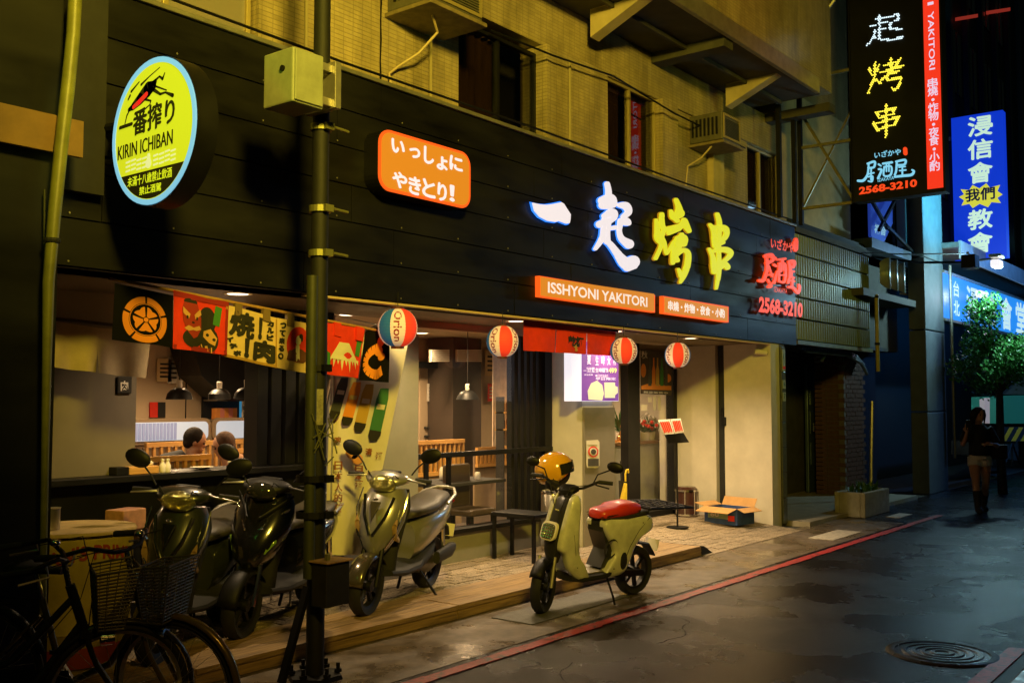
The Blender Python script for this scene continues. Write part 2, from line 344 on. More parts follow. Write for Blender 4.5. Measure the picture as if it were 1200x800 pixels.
# low timber step along the pavement edge
t = thing('timber_step', 'long low step of yellow timber planks under the parked scooters', 'step', (5, 5.45, 0))
t.location = (0, 0, 0)
for x0, x1 in ((1.2, 3.55), (3.56, 5.9), (5.91, 8.2), (8.21, 9.9)):
    for y0, y1 in ((5.19, 5.36), (5.365, 5.535), (5.54, 5.715)):
        ob('plank', B().box((x0, y0, .075), (x1, y1, .112+random.uniform(0, .004))), M_wood, parent=t, bevel=.004)
    ob('riser_board', B().box((x0, 5.2, .006), (x1, 5.225, .073)), M_wood, parent=t, bevel=.003)
ob('end_board', B().box((9.9, 5.2, .006), (9.93, 5.71, .1)), M_wood, parent=t)
b = B()
for k in range(12):
    a0, a1 = k/12, (k+1)/12; h = lambda a: .105*(math.cos(a*math.pi)*.5+.5)+.004
    b.add([(9.94+.32*a0, 5.2, 0), (9.94+.32*a1, 5.2, 0), (9.94+.32*a1, 5.66, 0), (9.94+.32*a0, 5.66, 0), (9.94+.32*a0, 5.2, h(a0)), (9.94+.32*a1, 5.2, h(a1)), (9.94+.32*a1, 5.66, h(a1)), (9.94+.32*a0, 5.66, h(a0))],
          [(4, 5, 6, 7), (0, 1, 5, 4), (3, 2, 6, 7)])
ob('rubber_ramp', b, M_rub, label='black rubber wedge ramp closing the right end of the timber step', cat='ramp')
ob('drain_cover', B().box((12.0, 4.5, .003), (13.0, 4.82, .010)), mat('pale_cover', (.5, .46, .38), .6, var=.4, sc=20), label='pale rectangular utility cover in the gutter beside the red line', cat='drain cover')
ob('far_cover', B().box((14.9, 4.6, .001), (15.5, 4.8, .008)), mat('pale_cover', (.5, .46, .38)), label='small pale cover in the road beyond the concrete planter', cat='drain cover')
ob('grey_cover', B().box((6.1, 4.62, .004), (7.5, 5.02, .012)), mat('grey_cover', (.10, .10, .085), .5, var=.4, sc=30, bump=.4), label='dark rectangular cover plate under the front wheel of the yellow scooter', cat='drain cover')
# manhole with rings of rain water
mh = thing('manhole_cover', 'round ringed manhole cover shining blue in the wet road', 'manhole', (7.15, 1.95, 0))
ob('rim', B().lathe([(.30, 0), (.30, .012), (.34, .014), (.36, .002)], 48), M_asph, parent=mh, smooth=1)
b = B()
for r in (.06, .12, .18, .24): b.lathe([(r-.02, .004), (r-.012, .012), (r+.012, .012), (r+.02, .004)], 40)
ob('ring', b, mat('wet_iron', (.035, .038, .042), .22, .6, bump=.6, sc=30), parent=mh, smooth=1)
b = B(); b.lathe([(0, .005), (.30, .005)], 32); ob('plate', b, mat('wet_iron', (.1, .11, .12)), parent=mh)
# ================================================================== restaurant building
bd = thing('restaurant_building', 'old tiled city building with a restaurant on its ground floor', 'building')
YU = 5.9
def wall(name, a, c, m, parent=bd, **k): return ob(name, B().box(a, c), m, parent=parent, **k)
# upper storey: wall strips round the openings (all butt jointed)
Z0, Z1 = 4.1, 5.45
wall('wall', (1.0, YU, Z0), (3.05, YU+.25, Z1), M_tile)
wall('wall', (4.47, YU, Z0), (5.70, YU+.25, Z1), M_tile)
wall('wall', (5.715, YU, Z0), (6.69, YU+.25, Z1), M_tile)
wall('wall', (7.93, YU-.09, Z0), (9.05, YU+.25, 5.28), M_tile)
wall('wall', (10.25, YU-.09, Z0), (10.62, YU+.25, 5.28), M_tile)
wall('wall', (10.62, YU, Z0), (12.75, YU+.25, 5.28), M_tile)
wall('pilaster', (11.55, YU-.09, Z0), (11.85, YU-.002, 5.27), M_plast)
wall('wall', (13.75, YU, Z0), (19.0, YU+.25, 6.4), M_plast)
for a, c in ((7.0, 9.05), (9.06, 13.75)): wall('spandrel', (a, YU-.02, 5.285), (c, YU+.25, 5.799), M_tile)
wall('spandrel', (6.69, YU, 5.2), (6.998, YU+.25, 5.449), M_tile); wall('wall', (7.0, YU+.02, 5.94), (7.19, YU+.25, 9), M_tile)
wall('backing_wall', (1, YU+.6, 3.9), (19, YU+.8, 9), M_slab)
wall('wall', (1.0, YU, Z1), (7.0, YU+.25, 9), M_tile)
# windows
def window(x0, x1, z0, z1, y, mull=1, curtain=True, fr=M_yfr, glass=M_dglass):
    w_ = .035
    f = B().box((x0, y, z0), (x0+w_, y+.06, z1)).box((x1-w_, y, z0), (x1, y+.06, z1)).box((x0+w_, y, z1-w_), (x1-w_, y+.06, z1)).box((x0+w_, y, z0), (x1-w_, y+.06, z0+w_))
    for k in range(mull):
        xm = x0+(x1-x0)*(k+1)/(mull+1); f.box((xm-.02, y-.003, z0+w_), (xm+.02, y+.057, z1-w_))
    fo = ob('window', f, fr, parent=bd, bevel=.003)
    ob('pane', B().box((x0+.01, y+.025, z0+.01), (x1-.01, y+.032, z1-.01)), glass, parent=fo)
    if curtain:
        c = B(); n = 40; xs = [x0+(x1-x0)*curtain*i/n for i in range(n+1)]
        for i in range(n):
            ya, yb = y+.12+.035*math.sin(i*1.1), y+.12+.035*math.sin((i+1)*1.1)
            c.add([(xs[i], ya, z0), (xs[i+1], yb, z0), (xs[i+1], yb, z1), (xs[i], ya, z1)], [(0, 1, 2, 3)])
        ob('curtain', c, M_curt, parent=fo, smooth=1)
    return fo
Mw = glassmat('see_through_dark_glass', (.5, .48, .4), .25, .02, 0)
window(6.70, 7.92, 4.1, 5.2, YU+.04, 1, .55, M_blk, Mw)
window(9.06, 10.24, 4.1, 5.28, YU+.0, 1, .42, M_yfr, Mw)
window(12.76, 13.74, 4.1, 5.28, YU+.04, 1, .9, M_yfr, Mw)
window(3.06, 4.46, 4.1, 5.44, YU+.08, 1, 1., M_yfr, glassmat('amber_glass', (.8, .6, .3), .3, .1, .35))
# overhanging floor slab with its beams
wall('floor_slab', (7.0, 4.91, 5.80), (12.9, 7.0, 5.93), M_slab)
wall('slab_flashing', (7.0, 4.85, 5.77), (12.75, 4.908, 5.97), M_alu, bevel=.008)
wall('upper_wall', (7.2, 4.97, 5.972), (13.5, 5.2, 9.8), M_tile); wall('upper_wall', (13.75, 5.9, 6.402), (19.0, 6.1, 9.8), M_tile)
for x in (8.55, 11.7):
    b = B().slab([(x, 5.70, 5.50), (x, 5.0, 5.798), (x, 5.70, 5.798)], (.16, 0, 0)); ob('bracket', b, M_plast, parent=bd)
for x in (10.1, 13.3): wall('ceiling_beam', (x, 4.93, 5.68), (x+.22, 5.87, 5.799), M_slab)
wall('edge_pipe', (7.2, 5.4, 5.74), (12.8, 5.44, 5.785), M_slab)
# ground floor structure
wall('soffit', (1.0, 5.62, 2.47), (13.5, 6.75, 2.55), mat('soffit_board', (.20, .15, .10), .6, var=.1, sc=4))
wall('soffit_trim', (4.7, 5.575, 2.452), (12.7, 5.66, 2.468), M_int)
wall('shop_ceiling', (1.0, 6.752, 2.62), (13.5, 14, 2.72), M_ceil)
wall('shop_floor', (1.0, 6.75, -.1), (13.5, 14, .098), mat('dark_floor', (.07, .055, .045), .35, var=.2, sc=8))
wall('back_wall', (1.0, 11.6, .1), (8.6, 11.8, 2.62), M_int)
wall('back_wall', (8.62, 10.2, .1), (13.5, 10.4, 2.62), M_int)
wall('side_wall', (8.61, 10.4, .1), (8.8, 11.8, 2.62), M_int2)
wall('side_wall', (13.3, 7.2, .1), (13.5, 10.2, 2.62), M_wht)
wall('side_wall', (.8, 5.6, 0), (1.0, 14, 4.1), M_blk)
# sill wall, rail and window frames
wall('sill_wall', (6.78, YW, .10), (9.08, YW+.16, .385), M_gry)
wall('sill_board', (6.78, YW-.05, .387), (9.08, YW+.14, .43), M_blk, bevel=.004)
wall('sill_wall', (1.0, YW+.1, .10), (5.75, YW+.2, 1.12), M_blk)
ct = wall('counter_board', (1.0, YW-.05, 1.12), (5.78, YW+.36, 1.165), M_blk, bevel=.004)
for z in (1.10,): ob('railing', B().box((6.78, YW-.035, 1.14), (9.06, YW+.015, 1.19)), M_blk, parent=bd, bevel=.005)
for x in (6.82, 7.0, 7.32): ob('baluster', B().box((x, YW-.02, .43), (x+.05, YW+.005, 1.138)), M_blk, parent=bd)
for i, x in enumerate((8.42, 8.53, 8.64, 8.75, 8.86)):      # folded black door leaves at the window corner
    wall('folded_door_leaf', (x, YW+.05, .43), (x+.05, YW+.12, 2.47), M_blk, bevel=.004)
wall('window_corner_post', (8.96, YW+.0, .43), (9.09, YW+.14, 2.47), M_blk)
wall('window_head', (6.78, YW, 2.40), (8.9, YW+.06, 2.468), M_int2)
ob('glass_pane', B().add([(6.80, YW+.045, .44), (8.41, YW+.045, .44), (8.41, YW+.045, 2.39), (6.80, YW+.045, 2.39)], [(0, 1, 2, 3)]), M_glass, parent=bd)
for i, x in enumerate((5.13, 5.27, 5.42, 5.56, 5.70, 5.84)):
    wall('folded_door_leaf', (x-.02, YW+.08, 1.167), (x+.085, YW+.26, 2.47), M_blk, bevel=.004)
wall('column', (3.42, 6.72, 1.167), (4.05, 7.4, 2.619), M_pil)
# curved grey partition with an arched head
pts = [PY(475, 640, 6.45), ]
xa, xb = 5.62, 6.74
prof = [(xb, .1), (xb, 2.30)]+[(xb-(xb-xa)*math.sin(a), 1.55+.90*math.cos(a)*1.0) for a in [R(q) for q in (14, 24, 34, 44, 54, 64, 74, 84, 90)]]+[(xa, .1)]
ob('arched_partition', B().slab([(x, 6.42, z) for x, z in prof], (0, .15, 0)), M_gry, parent=bd, bevel=.01)
ob('arch_trim', B().tube([(xb-(xb-xa)*math.sin(a)*1.03, 6.41, 1.57+.90*math.cos(a)) for a in [R(q) for q in range(8, 92, 8)]], .013, 6), M_int2, parent=bd, smooth=1)
# entrance
wall('entrance_column', (9.10, 6.2, .1), (9.72, 6.6, 2.469), M_wht)
wall('column_cladding', (9.102, 6.17, .1), (9.722, 6.198, 1.62), mat('grey_steel_cladding', (.30, .27, .22), .4, .2, var=.12, sc=3))
YD = 7.0
for x0, x1 in ((11.36, 11.66), (12.58, 12.69)): wall('door_post', (x0, YD, .1), (x1, YD+.12, 2.47), M_blk)
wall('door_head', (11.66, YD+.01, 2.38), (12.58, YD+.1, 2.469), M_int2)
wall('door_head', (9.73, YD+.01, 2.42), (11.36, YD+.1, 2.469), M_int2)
wall('door_rail', (11.661, YD+.02, .1), (12.579, YD+.09, .18), M_blk)
ob('glass_door_pane', B().add([(11.66, YD+.05, .18), (12.58, YD+.05, .18), (12.58, YD+.05, 2.38), (11.66, YD+.05, 2.38)], [(0, 1, 2, 3)]), M_glass, parent=bd)
wall('entrance_wall', (12.70, 6.40, .08), (13.12, 7.3, 2.469), M_wht)
wall('shutter_slot', (12.79, 6.27, .07), (12.95, 6.398, 2.469), M_blkm)
wall('entrance_wall', (12.70, 5.58, -.05), (12.98, 6.268, 2.469), M_wht)
tp = ob('tiled_pier_face', B().box((12.99, 5.575, 0), (13.14, 6.2, 2.47)), M_slab, parent=bd)
for k in range(7): ob('tile', B().box((12.995, 5.555, .03+k*.345), (13.135, 5.574, .365+k*.345)), mat('dark_green_tile', (.10, .11, .075), .3, var=.3, sc=20), parent=tp, bevel=.003)
wall('latch_box', (12.73, 6.30, 1.42), (12.80, 6.34, 1.60), M_blk, bevel=.006)
wall('latch_box', (12.66, 6.24, 1.35), (12.72, 6.30, 1.47), M_blk, bevel=.006)
# left dark pier and its parts
wall('dark_pier', (1.0, 5.25, 0), (2.68, 5.575, 4.1), M_fas)
wall('pier_fixing_board', (1.5, 5.16, 3.02), (2.76, 5.19, 3.22), mat('brown_plywood', (.25, .14, .05), .6, var=.3, sc=4))
# ------------------------------------------------------------------ fascia: rows of boards with open joints
fa = thing('shop_fascia', 'wide black boarded fascia over the restaurant front with a glowing shop name', 'shop sign')
ob('backing', B().box((1.0, YF+.02, 2.47), (13.55, YF+.34, 4.16)), M_blkm, parent=fa)
rows = 6; hh = (4.165-2.475)/rows
for r in range(rows):
    off = (0, .9, .45, 1.2, .3, .75)[r]
    xs = [1.0]; x = 1.0+off+1.2
    while x < 13.2: xs.append(x); x += 2.44
    xs.append(13.55)
    for a, c in zip(xs, xs[1:]):
        d = random.uniform(-.0015, .0015)
        ob('board', B().box((a+.003, YF+d, 2.475+r*hh+.005), (c-.003, YF+.018, 2.475+(r+1)*hh-.005)), M_fas, parent=fa)
ob('capping', B().box((1.0, YF-.03, 4.166), (13.57, YF+.36, 4.20)), M_alu, parent=fa, bevel=.006)
F_ = onY(YF-.0)
E_wht = emat('white_letter_light', (.78, .72, .78), 1.0); E_yel = emat('yellow_letter_light', (.66, .66, .015), 1.0); E_redl = emat('red_letter_light', (.92, .065, .012), 1.0)
E_bluh = mat('blue_halo_light', (.02, .1, .3), .5, em=(.01, .16, .8), es=1.5); E_yelh = mat('amber_halo_light', (.2, .15, .0), .5, em=(.8, .3, .01), es=.35)
TA = (600, 190, 5.3333); TB = (740, 220, 6.667); TC = (870, 260, 6.154)
yi = [(105, 258), (150, 268), (190, 271), (235, 265), (285, 255), (300, 265), (320, 297), (342, 330), (340, 362), (335, 385), (318, 388), (290, 378), (268, 370), (250, 377), (200, 370), (150, 345), (118, 308)]
def char(poly_pts, sts, tr, face, halo, name='character', d=.05):
    if poly_pts:
        cx = sum(p[0] for p in poly_pts)/len(poly_pts); cy = sum(p[1] for p in poly_pts)/len(poly_pts)
        b = B(); poly(b, F_, poly_pts, d, .014, tr); o = ob(name, b, face, parent=fa)
        b = B(); poly(b, F_, [(cx+(x-cx)*1.06, cy+(y-cy)*1.12) for x, y in poly_pts], d-.024, .006, tr); ob('halo_plate', b, halo, parent=o)
        return
    o = ob(name, strokes(B(), F_, sts, d, .014, tr), face, parent=fa)
    ob('halo_plate', strokes(B(), F_, sts, d-.024, .006, tr, grow=.55), halo, parent=o)
qi = [[(572, 140, 30), (580, 185, 34), (578, 235, 40)], [(540, 245, 50), (590, 235, 66), (605, 262, 56)], [(545, 272, 50), (585, 275, 46)], [(552, 340, 30), (600, 325, 64), (612, 338, 50)], [(525, 392, 44), (575, 372, 44), (612, 350, 40)],
      [(556, 360, 34), (548, 420, 30), (540, 480, 34), (498, 545, 20)], [(584, 380, 24), (574, 440, 26), (572, 500, 34)], [(590, 418, 22), (622, 412, 28)], [(545, 480, 30), (590, 515, 34), (640, 580, 46), (690, 635, 74), (735, 625, 78)], [(700, 655, 60), (740, 650, 40)],
      [(650, 272, 30), (690, 278, 48), (705, 315, 40), (672, 345, 30)], [(655, 372, 34), (690, 375, 50), (705, 385, 30)], [(655, 370, 34), (648, 430, 28), (662, 480, 36), (708, 515, 58)]]
kao = [[(165, 255, 22), (172, 330, 38), (177, 400, 44), (205, 450, 30), (160, 555, 28)], [(208, 212, 34), (212, 300, 42), (225, 330, 34), (190, 420, 40)], [(208, 390, 34), (232, 440, 28), (247, 518, 22), (290, 440, 18), (340, 390, 22)],
       [(322, 100, 32), (340, 150, 42), (345, 190, 60)], [(282, 185, 24), (300, 230, 50), (350, 205, 70)], [(300, 230, 40), (330, 262, 34)], [(262, 330, 50), (310, 325, 60), (360, 300, 44), (385, 258, 40), (400, 300, 50), (422, 340, 36)], [(262, 360, 30), (340, 320, 46)],
       [(330, 400, 40), (378, 400, 64), (380, 440, 50)], [(365, 370, 34), (330, 460, 70), (310, 520, 60), (295, 590, 30)], [(300, 520, 40), (330, 570, 34)], [(330, 520, 36), (380, 490, 34), (415, 520, 42), (405, 620, 46), (380, 690, 40), (355, 742, 20)], [(340, 640, 22), (362, 690, 40)]]
chuan = [[(645, 212, 32), (660, 280, 38), (655, 380, 36), (655, 500, 34), (655, 640, 38), (648, 720, 30), (637, 788, 20)], [(588, 292, 24), (612, 330, 38), (620, 400, 38), (628, 455, 44)], [(605, 312, 26), (690, 318, 50), (718, 350, 44), (695, 400, 40), (640, 412, 26)], [(625, 455, 34), (690, 430, 28)],
         [(584, 482, 24), (608, 540, 34), (616, 610, 44), (620, 658, 40)], [(600, 500, 28), (690, 485, 42), (738, 500, 46), (745, 530, 38), (690, 580, 30), (630, 590, 26)], [(640, 640, 50), (700, 600, 44), (722, 622, 46)]]
char(yi, None, TA, E_wht, E_bluh); char(None, qi, TA, E_wht, E_bluh); char(None, kao, TB, E_yel, E_yelh); char(None, chuan, TB, E_yel, E_yelh)
# red lit izakaya logo and phone number, at the right end of the fascia
b = B()
ptext(b, F_, 'いざかや', ((899, 291), (926, 297), (899.5, 278)), .05, .02); ob('kana_lettering', b, E_redl, parent=fa); b = B()
strokes(b, F_, [[(362, 130, 26), (360, 205, 26)], [(350, 150, 16), (352, 195, 16)], [(372, 140, 14), (370, 200, 14)]], .05, .02, TC)
strokes(b, F_, [[(140, 250, 26), (185, 245, 34), (195, 280, 22), (150, 300, 26)], [(150, 250, 22), (152, 340, 24), (130, 420, 26), (95, 425, 22)], [(165, 320, 14), (190, 395, 16)], [(155, 385, 14), (195, 380, 16)], [(160, 420, 18), (185, 465, 18), (160, 470, 14), (192, 440, 12)],
                 [(212, 262, 20), (225, 275, 14)], [(205, 310, 20), (222, 322, 14)], [(225, 360, 14), (205, 440, 22)], [(235, 275, 16), (285, 268, 18)], [(240, 300, 16), (238, 430, 18)], [(245, 305, 14), (285, 310, 18), (280, 430, 18), (245, 430, 14)], [(260, 270, 12), (256, 360, 14)], [(270, 280, 10), (272, 350, 12)], [(248, 385, 12), (275, 385, 12)],
                 [(312, 290, 22), (345, 290, 30), (345, 325, 22), (318, 330, 18)], [(315, 290, 22), (318, 380, 22), (305, 440, 20)], [(325, 355, 14), (350, 360, 14)], [(335, 360, 12), (330, 400, 14), (350, 405, 14)], [(322, 425, 12), (352, 430, 14)], [(338, 400, 14), (335, 470, 16)], [(310, 470, 18), (345, 480, 20), (378, 510, 24), (388, 470, 22), (382, 455, 16)]], .05, .02, TC)
ob('izakaya_characters', b, E_redl, parent=fa); b = B()
ptext(b, F_, 'IZAKAYA', ((903, 342), (918.5, 344.5), (903, 336)), .05, .0); ob('small_lettering', b, E_redl, parent=fa); b = B()
ptext(b, F_, '2568-3210', ((885, 366), (936.5, 372.5), (885.5, 347)), .05, .045)
ob('phone_number', b, E_redl, parent=fa)
# ------------------------------------------------------------------ orange strip signs
E_or = emat('orange_sign_light', (.62, .21, .012), 1.0); E_ored = emat('orange_red_edge_light', (1.0, .11, .01), 1.0); E_tx = emat('cream_text_light', (.85, .72, .62), 1.0)
def strip(name, label, q, body, inset, bold):
    """q: pixel corners bl, br, tr, tl"""
    t = thing(name, label, 'light box'); d = .05
    b = B(); poly(b, F_, [q[0], q[1], q[2], q[3]], d, .05); ob('case', b, E_ored, parent=t)
    cx = sum(p[0] for p in q)/4; cy = sum(p[1] for p in q)/4
    sh = lambda p: (p[0]+(1.3 if p[0] < cx else -1.3), p[1]+(1.3 if p[1] < cy else -1.3))
    b = B(); poly(b, F_, [sh(p) for p in q], d+.003, .003); ob('face', b, E_or, parent=t)
    L = lambda u, v: ((q[0][0]*(1-u)+q[1][0]*u)*(1-v)+(q[3][0]*(1-u)+q[2][0]*u)*v, (q[0][1]*(1-u)+q[1][1]*u)*(1-v)+(q[3][1]*(1-u)+q[2][1]*u)*v)
    ob('lettering', ptext(B(), F_, body, (L(inset, .24), L(1-inset, .24), L(inset, .78)), d+.006, bold) if bold else fptext(B(), F_, body, (L(inset, .24), L(1-inset, .24), L(inset, .78)), d+.006, .28), E_tx, parent=t)
strip('name_strip_sign', 'orange light strip reading ISSHYONI YAKITORI below the large white character', [(627, 348), (763, 366.5), (763, 346), (627, 323.5)], 'ISSHYONI YAKITORI', .07, .022)
strip('menu_strip_sign', 'shorter orange light strip of Chinese dish names below the large yellow characters', [(772.5, 367.5), (849.5, 378), (849.5, 359.5), (772.5, 347)], '串燒・炸物・夜食・小酌', .07, .0)
# rounded orange light box
bx = thing('rounded_sign_box', 'rounded orange light box with white brush kana above the lanterns', 'light box')
def rrect(x0, x1, z0, z1, r, n=6):
    P_ = []
    for cx, cz, a in ((x1-r, z1-r, 0), (x0+r, z1-r, 90), (x0+r, z0+r, 180), (x1-r, z0+r, 270)):
        P_ += [(cx+r*math.cos(R(a+90*k/n)), cz+r*math.sin(R(a+90*k/n))) for k in range(n+1)]
    return P_
rr = rrect(5.2, 6.17, 3.28, 3.70, .09)
q0 = [PY(444, 150, 5.4), PY(552, 178, 5.4), PY(444, 222, 5.4), PY(552, 247, 5.4)]
x0, x1 = q0[0].x, q0[1].x; z0, z1 = (q0[2].z+q0[3].z)/2, (q0[0].z+q0[1].z)/2
S_ = lambda k, y: [(x, y, z) for x, z in rrect(x0+k, x1-k, z0+k, z1-k, .12-k)]
ob('case', B().slab(S_(0, 5.412), (0, .15, 0)), M_blk, parent=bx, bevel=.004)
ob('edge', B().slab(S_(.006, 5.40), (0, .012, 0)), E_ored, parent=bx)
ob('face', B().slab(S_(.028, 5.397), (0, .004, 0)), E_or, parent=bx)
b = B(); Gp = onY(5.397)
for ch, x, y, w_, h_ in (('い', 459, 167, 15, 15), ('っ', 480, 175, 12, 11), ('し', 497, 178, 11, 19), ('ょ', 512, 187, 12, 15), ('に', 527, 187, 15, 16),
                      ('や', 460, 206, 17, 18), ('き', 479, 213, 14, 20), ('と', 495, 216, 15, 20), ('り', 513, 221, 10, 20), ('！', 527, 223, 5, 18)):
    sl = .26; fptext(b, Gp, ch, ((x, y+h_/2+3), (x+w_*.95, y+h_/2+3+w_*sl), (x, y-h_/2+3)), .004, .75)
ob('lettering', b, E_wht, parent=bx)
# ================================================================== projecting signs
# round beer sign, square to the street
ks = thing('round_beer_sign', 'round lit yellow beer sign with black running creature on a wall bracket', 'round sign', (3.0, 4.87, 3.17))
KX = Matrix.Rotation(R(90), 4, 'Y')      # lathe axis along +X
b = B(); b.lathe([(.405, .003), (.412, .0), (.412, .13), (0, .13)], 56, KX); ob('case', b, M_blk, parent=ks, smooth=1)
b = B(); b.lathe([(.375, 0), (.377, -.006), (.405, -.006), (.405, .004)], 56, KX); ob('ring', b, emat('pale_blue_ring_light', (.22, .55, .75), .95), parent=ks, smooth=1)
b = B(); b.lathe([(0, -.002), (.376, -.002)], 56, KX)
fm = emat('lime_face_light', (.60, .66, .012), 1.0); ob('face', b, fm, parent=ks)
# local text plane: u to the viewer's right = -y, v = up; tilt a little clockwise
def kp(u, v, d=.006): return Vector((-d, -u, v))
b = B()
def ktext(s, u0, v0, u1, v1, bold=0., sk=0.): ftext(b, s, kp(u0, v0), kp(u1, v0+sk), kp(u0, v1), .0, .0045 if bold > .01 else .001)
ktext('一番搾り', -.33, .0, .21, .14, .02, .01); ktext('KIRIN ICHIBAN', -.34, -.115, .20, -.035, .006, .01)
ob('lettering', b, M_ink, parent=ks)
# black chord at the foot
b = B(); b.add([kp(.372*math.sin(a), .372*-math.cos(a), .004) for a in [R(-55+110*k/16) for k in range(17)]], [tuple(range(17))]); ob('foot_band', b, M_ink, parent=ks)
b = B(); ktext('未滿十八歲禁止飲酒', -.23, -.283, .20, -.228, .0); ktext('禁止酒駕', -.11, -.343, .10, -.298, .0)
for k in range(len(b.v)): b.v[k] = (-.008, b.v[k][1], b.v[k][2])
ob('lettering', b, fm, parent=ks)
b = B()
for r_ in range(3):
    for k in range(9):
        if k == 4: continue
        u = -.26+k*.055; v = -.145-r_*.025+(.004*math.sin(k*2))
        b.slab([kp(u, v, .005), kp(u+.045, v+.004, .005), kp(u+.045, v+.014, .005), kp(u, v+.010, .005)], (.001, 0, 0))
b.lathe([(0, 0), (.028, 0)], 16, Matrix.Translation((-.006, .03, -.175)) @ KX)
b.slab([kp(-.04, -.12, .0055), kp(-.02, -.12, .0055), kp(-.012, -.17, .0055), kp(-.05, -.17, .0055)], (.001, 0, 0))
ob('small_print', b, emat('pale_print_light', (.72, .75, .3), 1), parent=ks)
def kst(m, sts, name='creature', d=.005):
    b = B()
    for st in sts:
        q = [(u, v, r) for u, v, r in st]
        for i, (u, v, r) in enumerate(q):
            b.add([kp(u+r*math.cos(R(30*k)), v+r*math.sin(R(30*k)), d) for k in range(12)], [tuple(range(12))])
            if i:
                u0, v0, r0 = q[i-1]; L = math.hypot(u-u0, v-v0) or 1; nx, ny = -(v-v0)/L, (u-u0)/L
                b.add([kp(u0+nx*r0, v0+ny*r0, d), kp(u+nx*r, v+ny*r, d), kp(u-nx*r, v-ny*r, d), kp(u0-nx*r0, v0-ny*r0, d)], [(0, 1, 2, 3)])
    return ob(name, b, m, parent=ks)
kst(M_ink, [[(-.20, .17, .022), (-.13, .20, .035), (-.05, .24, .045), (.0, .25, .03), (.02, .27, .016)], [(-.20, .17, .02), (-.24, .16, .012)], [(.0, .27, .01), (.06, .29, .006), (.09, .27, .009), (.11, .30, .004)], [(-.0, .23, .012), (.07, .19, .008), (.12, .19, .006), (.19, .16, .012)], [(.03, .24, .006), (.13, .20, .004)],
              [(-.08, .19, .008), (-.02, .17, .006), (-.03, .15, .004), (-.12, .12, .006), (-.14, .08, .004)], [(-.22, .17, .006), (-.26, .13, .006), (-.28, .08, .004)], [(-.12, .28, .008), (-.04, .31, .004), (.06, .34, .003)], [(-.22, .26, .008), (-.14, .30, .004)], [(-.25, .22, .006), (-.23, .24, .008)]])
kst(mat('mane_red', (.7, .03, .02), .6, em=(.7, .03, .02), es=.5), [[(-.19, .165, .012), (-.13, .185, .016), (-.06, .215, .014)]], 'mane', .0075)
b = B().tube([(.08, .40, .12), (.08, .66, .14)], .03, 8).box((.03, .64, -.02), (.16, .69, .28)).tube([(.08, .40, -.1), (.08, .66, -.06)], .02, 6); ob('bracket', b, M_blk, parent=ks)
# vertical sign over the street
vs = thing('vertical_shop_sign', 'tall black vertical sign with dotted bulb characters and a red edge stripe', 'vertical sign')
VX_ = 13.6; V_ = onX(VX_)
p00, p10 = PX(1000, 239, VX_), PX(1108, 222, VX_); zb = (p00.z+p10.z)/2
ya, yb = p00.y+.0, p10.y
ob('case', B().box((VX_, yb, zb), (VX_+.22, ya, 8.2)), M_blk, parent=vs, bevel=.006)
b = B().box((VX_-.012, yb+.145+.0, zb+.10), (VX_-.002, yb+.36-.0, 8.15)); 
# red stripe edges measured on the sign
y_r0, y_r1 = PX(1105.5, 215, VX_).y, PX(1087, 215, VX_).y
b = B().box((VX_-.012, y_r0, PX(1095, 221, VX_).z), (VX_-.002, y_r1, 8.15)); ob('stripe', b, emat('red_stripe_light', (.85, .035, .012), 1.05), parent=vs)
b = B(); yc = (y_r0+y_r1)/2
def vrot(s, zt, zl, w_=.075):      # latin word turned to read downwards: u runs down, v runs to the viewer's right
    text(b, s, (VX_-.016, yc+w_/2, zt), (VX_-.016, yc+w_/2, zl), (VX_-.016, yc-w_/2, zt), .0, .012)
zt = PX(1090, 3, VX_).z
vrot('YAKITORI', PX(1092, 14, VX_).z, PX(1094, 82, VX_).z); vrot('I', PX(1091, 3, VX_).z, PX(1091, 6.5, VX_).z)
for ch, yp in (('串', 97), ('燒', 107), ('・', 117), ('炸', 126), ('物', 136), ('・', 146), ('夜', 155), ('食', 165), ('・', 175), ('小', 184), ('酌', 195)):
    z = PX(1096, yp, VX_).z; k = .062 if ch != '・' else .018
    ftext(b, ch, (VX_-.016, yc+k, z-k), (VX_-.016, yc-k, z-k), (VX_-.016, yc+k, z+k), .0, .0025)
ob('lettering', b, emat('lilac_text_light', (.75, .62, .8), 1), parent=vs)
def led(sts, tr, m, name='bulb_character', sx=1., base=None):
    """bulbs in a hexagonal grid wherever a brush stroke passes"""
    P = onX(VX_); b = B(); pts = []
    for st in sts:
        for i in range(len(st)-1): pts.append((st[i], st[i+1]))
    xs = [p[0] for s in sts for p in s]; ys = [p[1] for s in sts for p in s]; mx = max(xs)-min(xs); my = max(ys)-min(ys)
    X0, Y0, X1, Y1 = tr; stp = 2.1; j = 0; y = Y0-3
    while y < Y1+3:
        x = X0-3+(stp/2 if j % 2 else 0)
        while x < X1+3:
            gx = min(xs)+(x-X0)/(X1-X0)*mx; gy = min(ys)+(y-Y0)/(Y1-Y0)*my
            for a, c in pts:
                dx, dy = c[0]-a[0], c[1]-a[1]; L2 = dx*dx+dy*dy or 1; t = max(0, min(1, ((gx-a[0])*dx+(gy-a[1])*dy)/L2))
                d = math.hypot(gx-a[0]-t*dx, gy-a[1]-t*dy); r = (a[2]*(1-t)+c[2]*t)/2*.72+3
                if d < r:
                    q = P(x, y-(x-(X0+X1)/2)*.16, .012); b.ball(q, .0105, 6, 4); break
            x += stp
        y += stp*.87; j += 1
    return ob(name, b, m, parent=vs, kind='stuff')
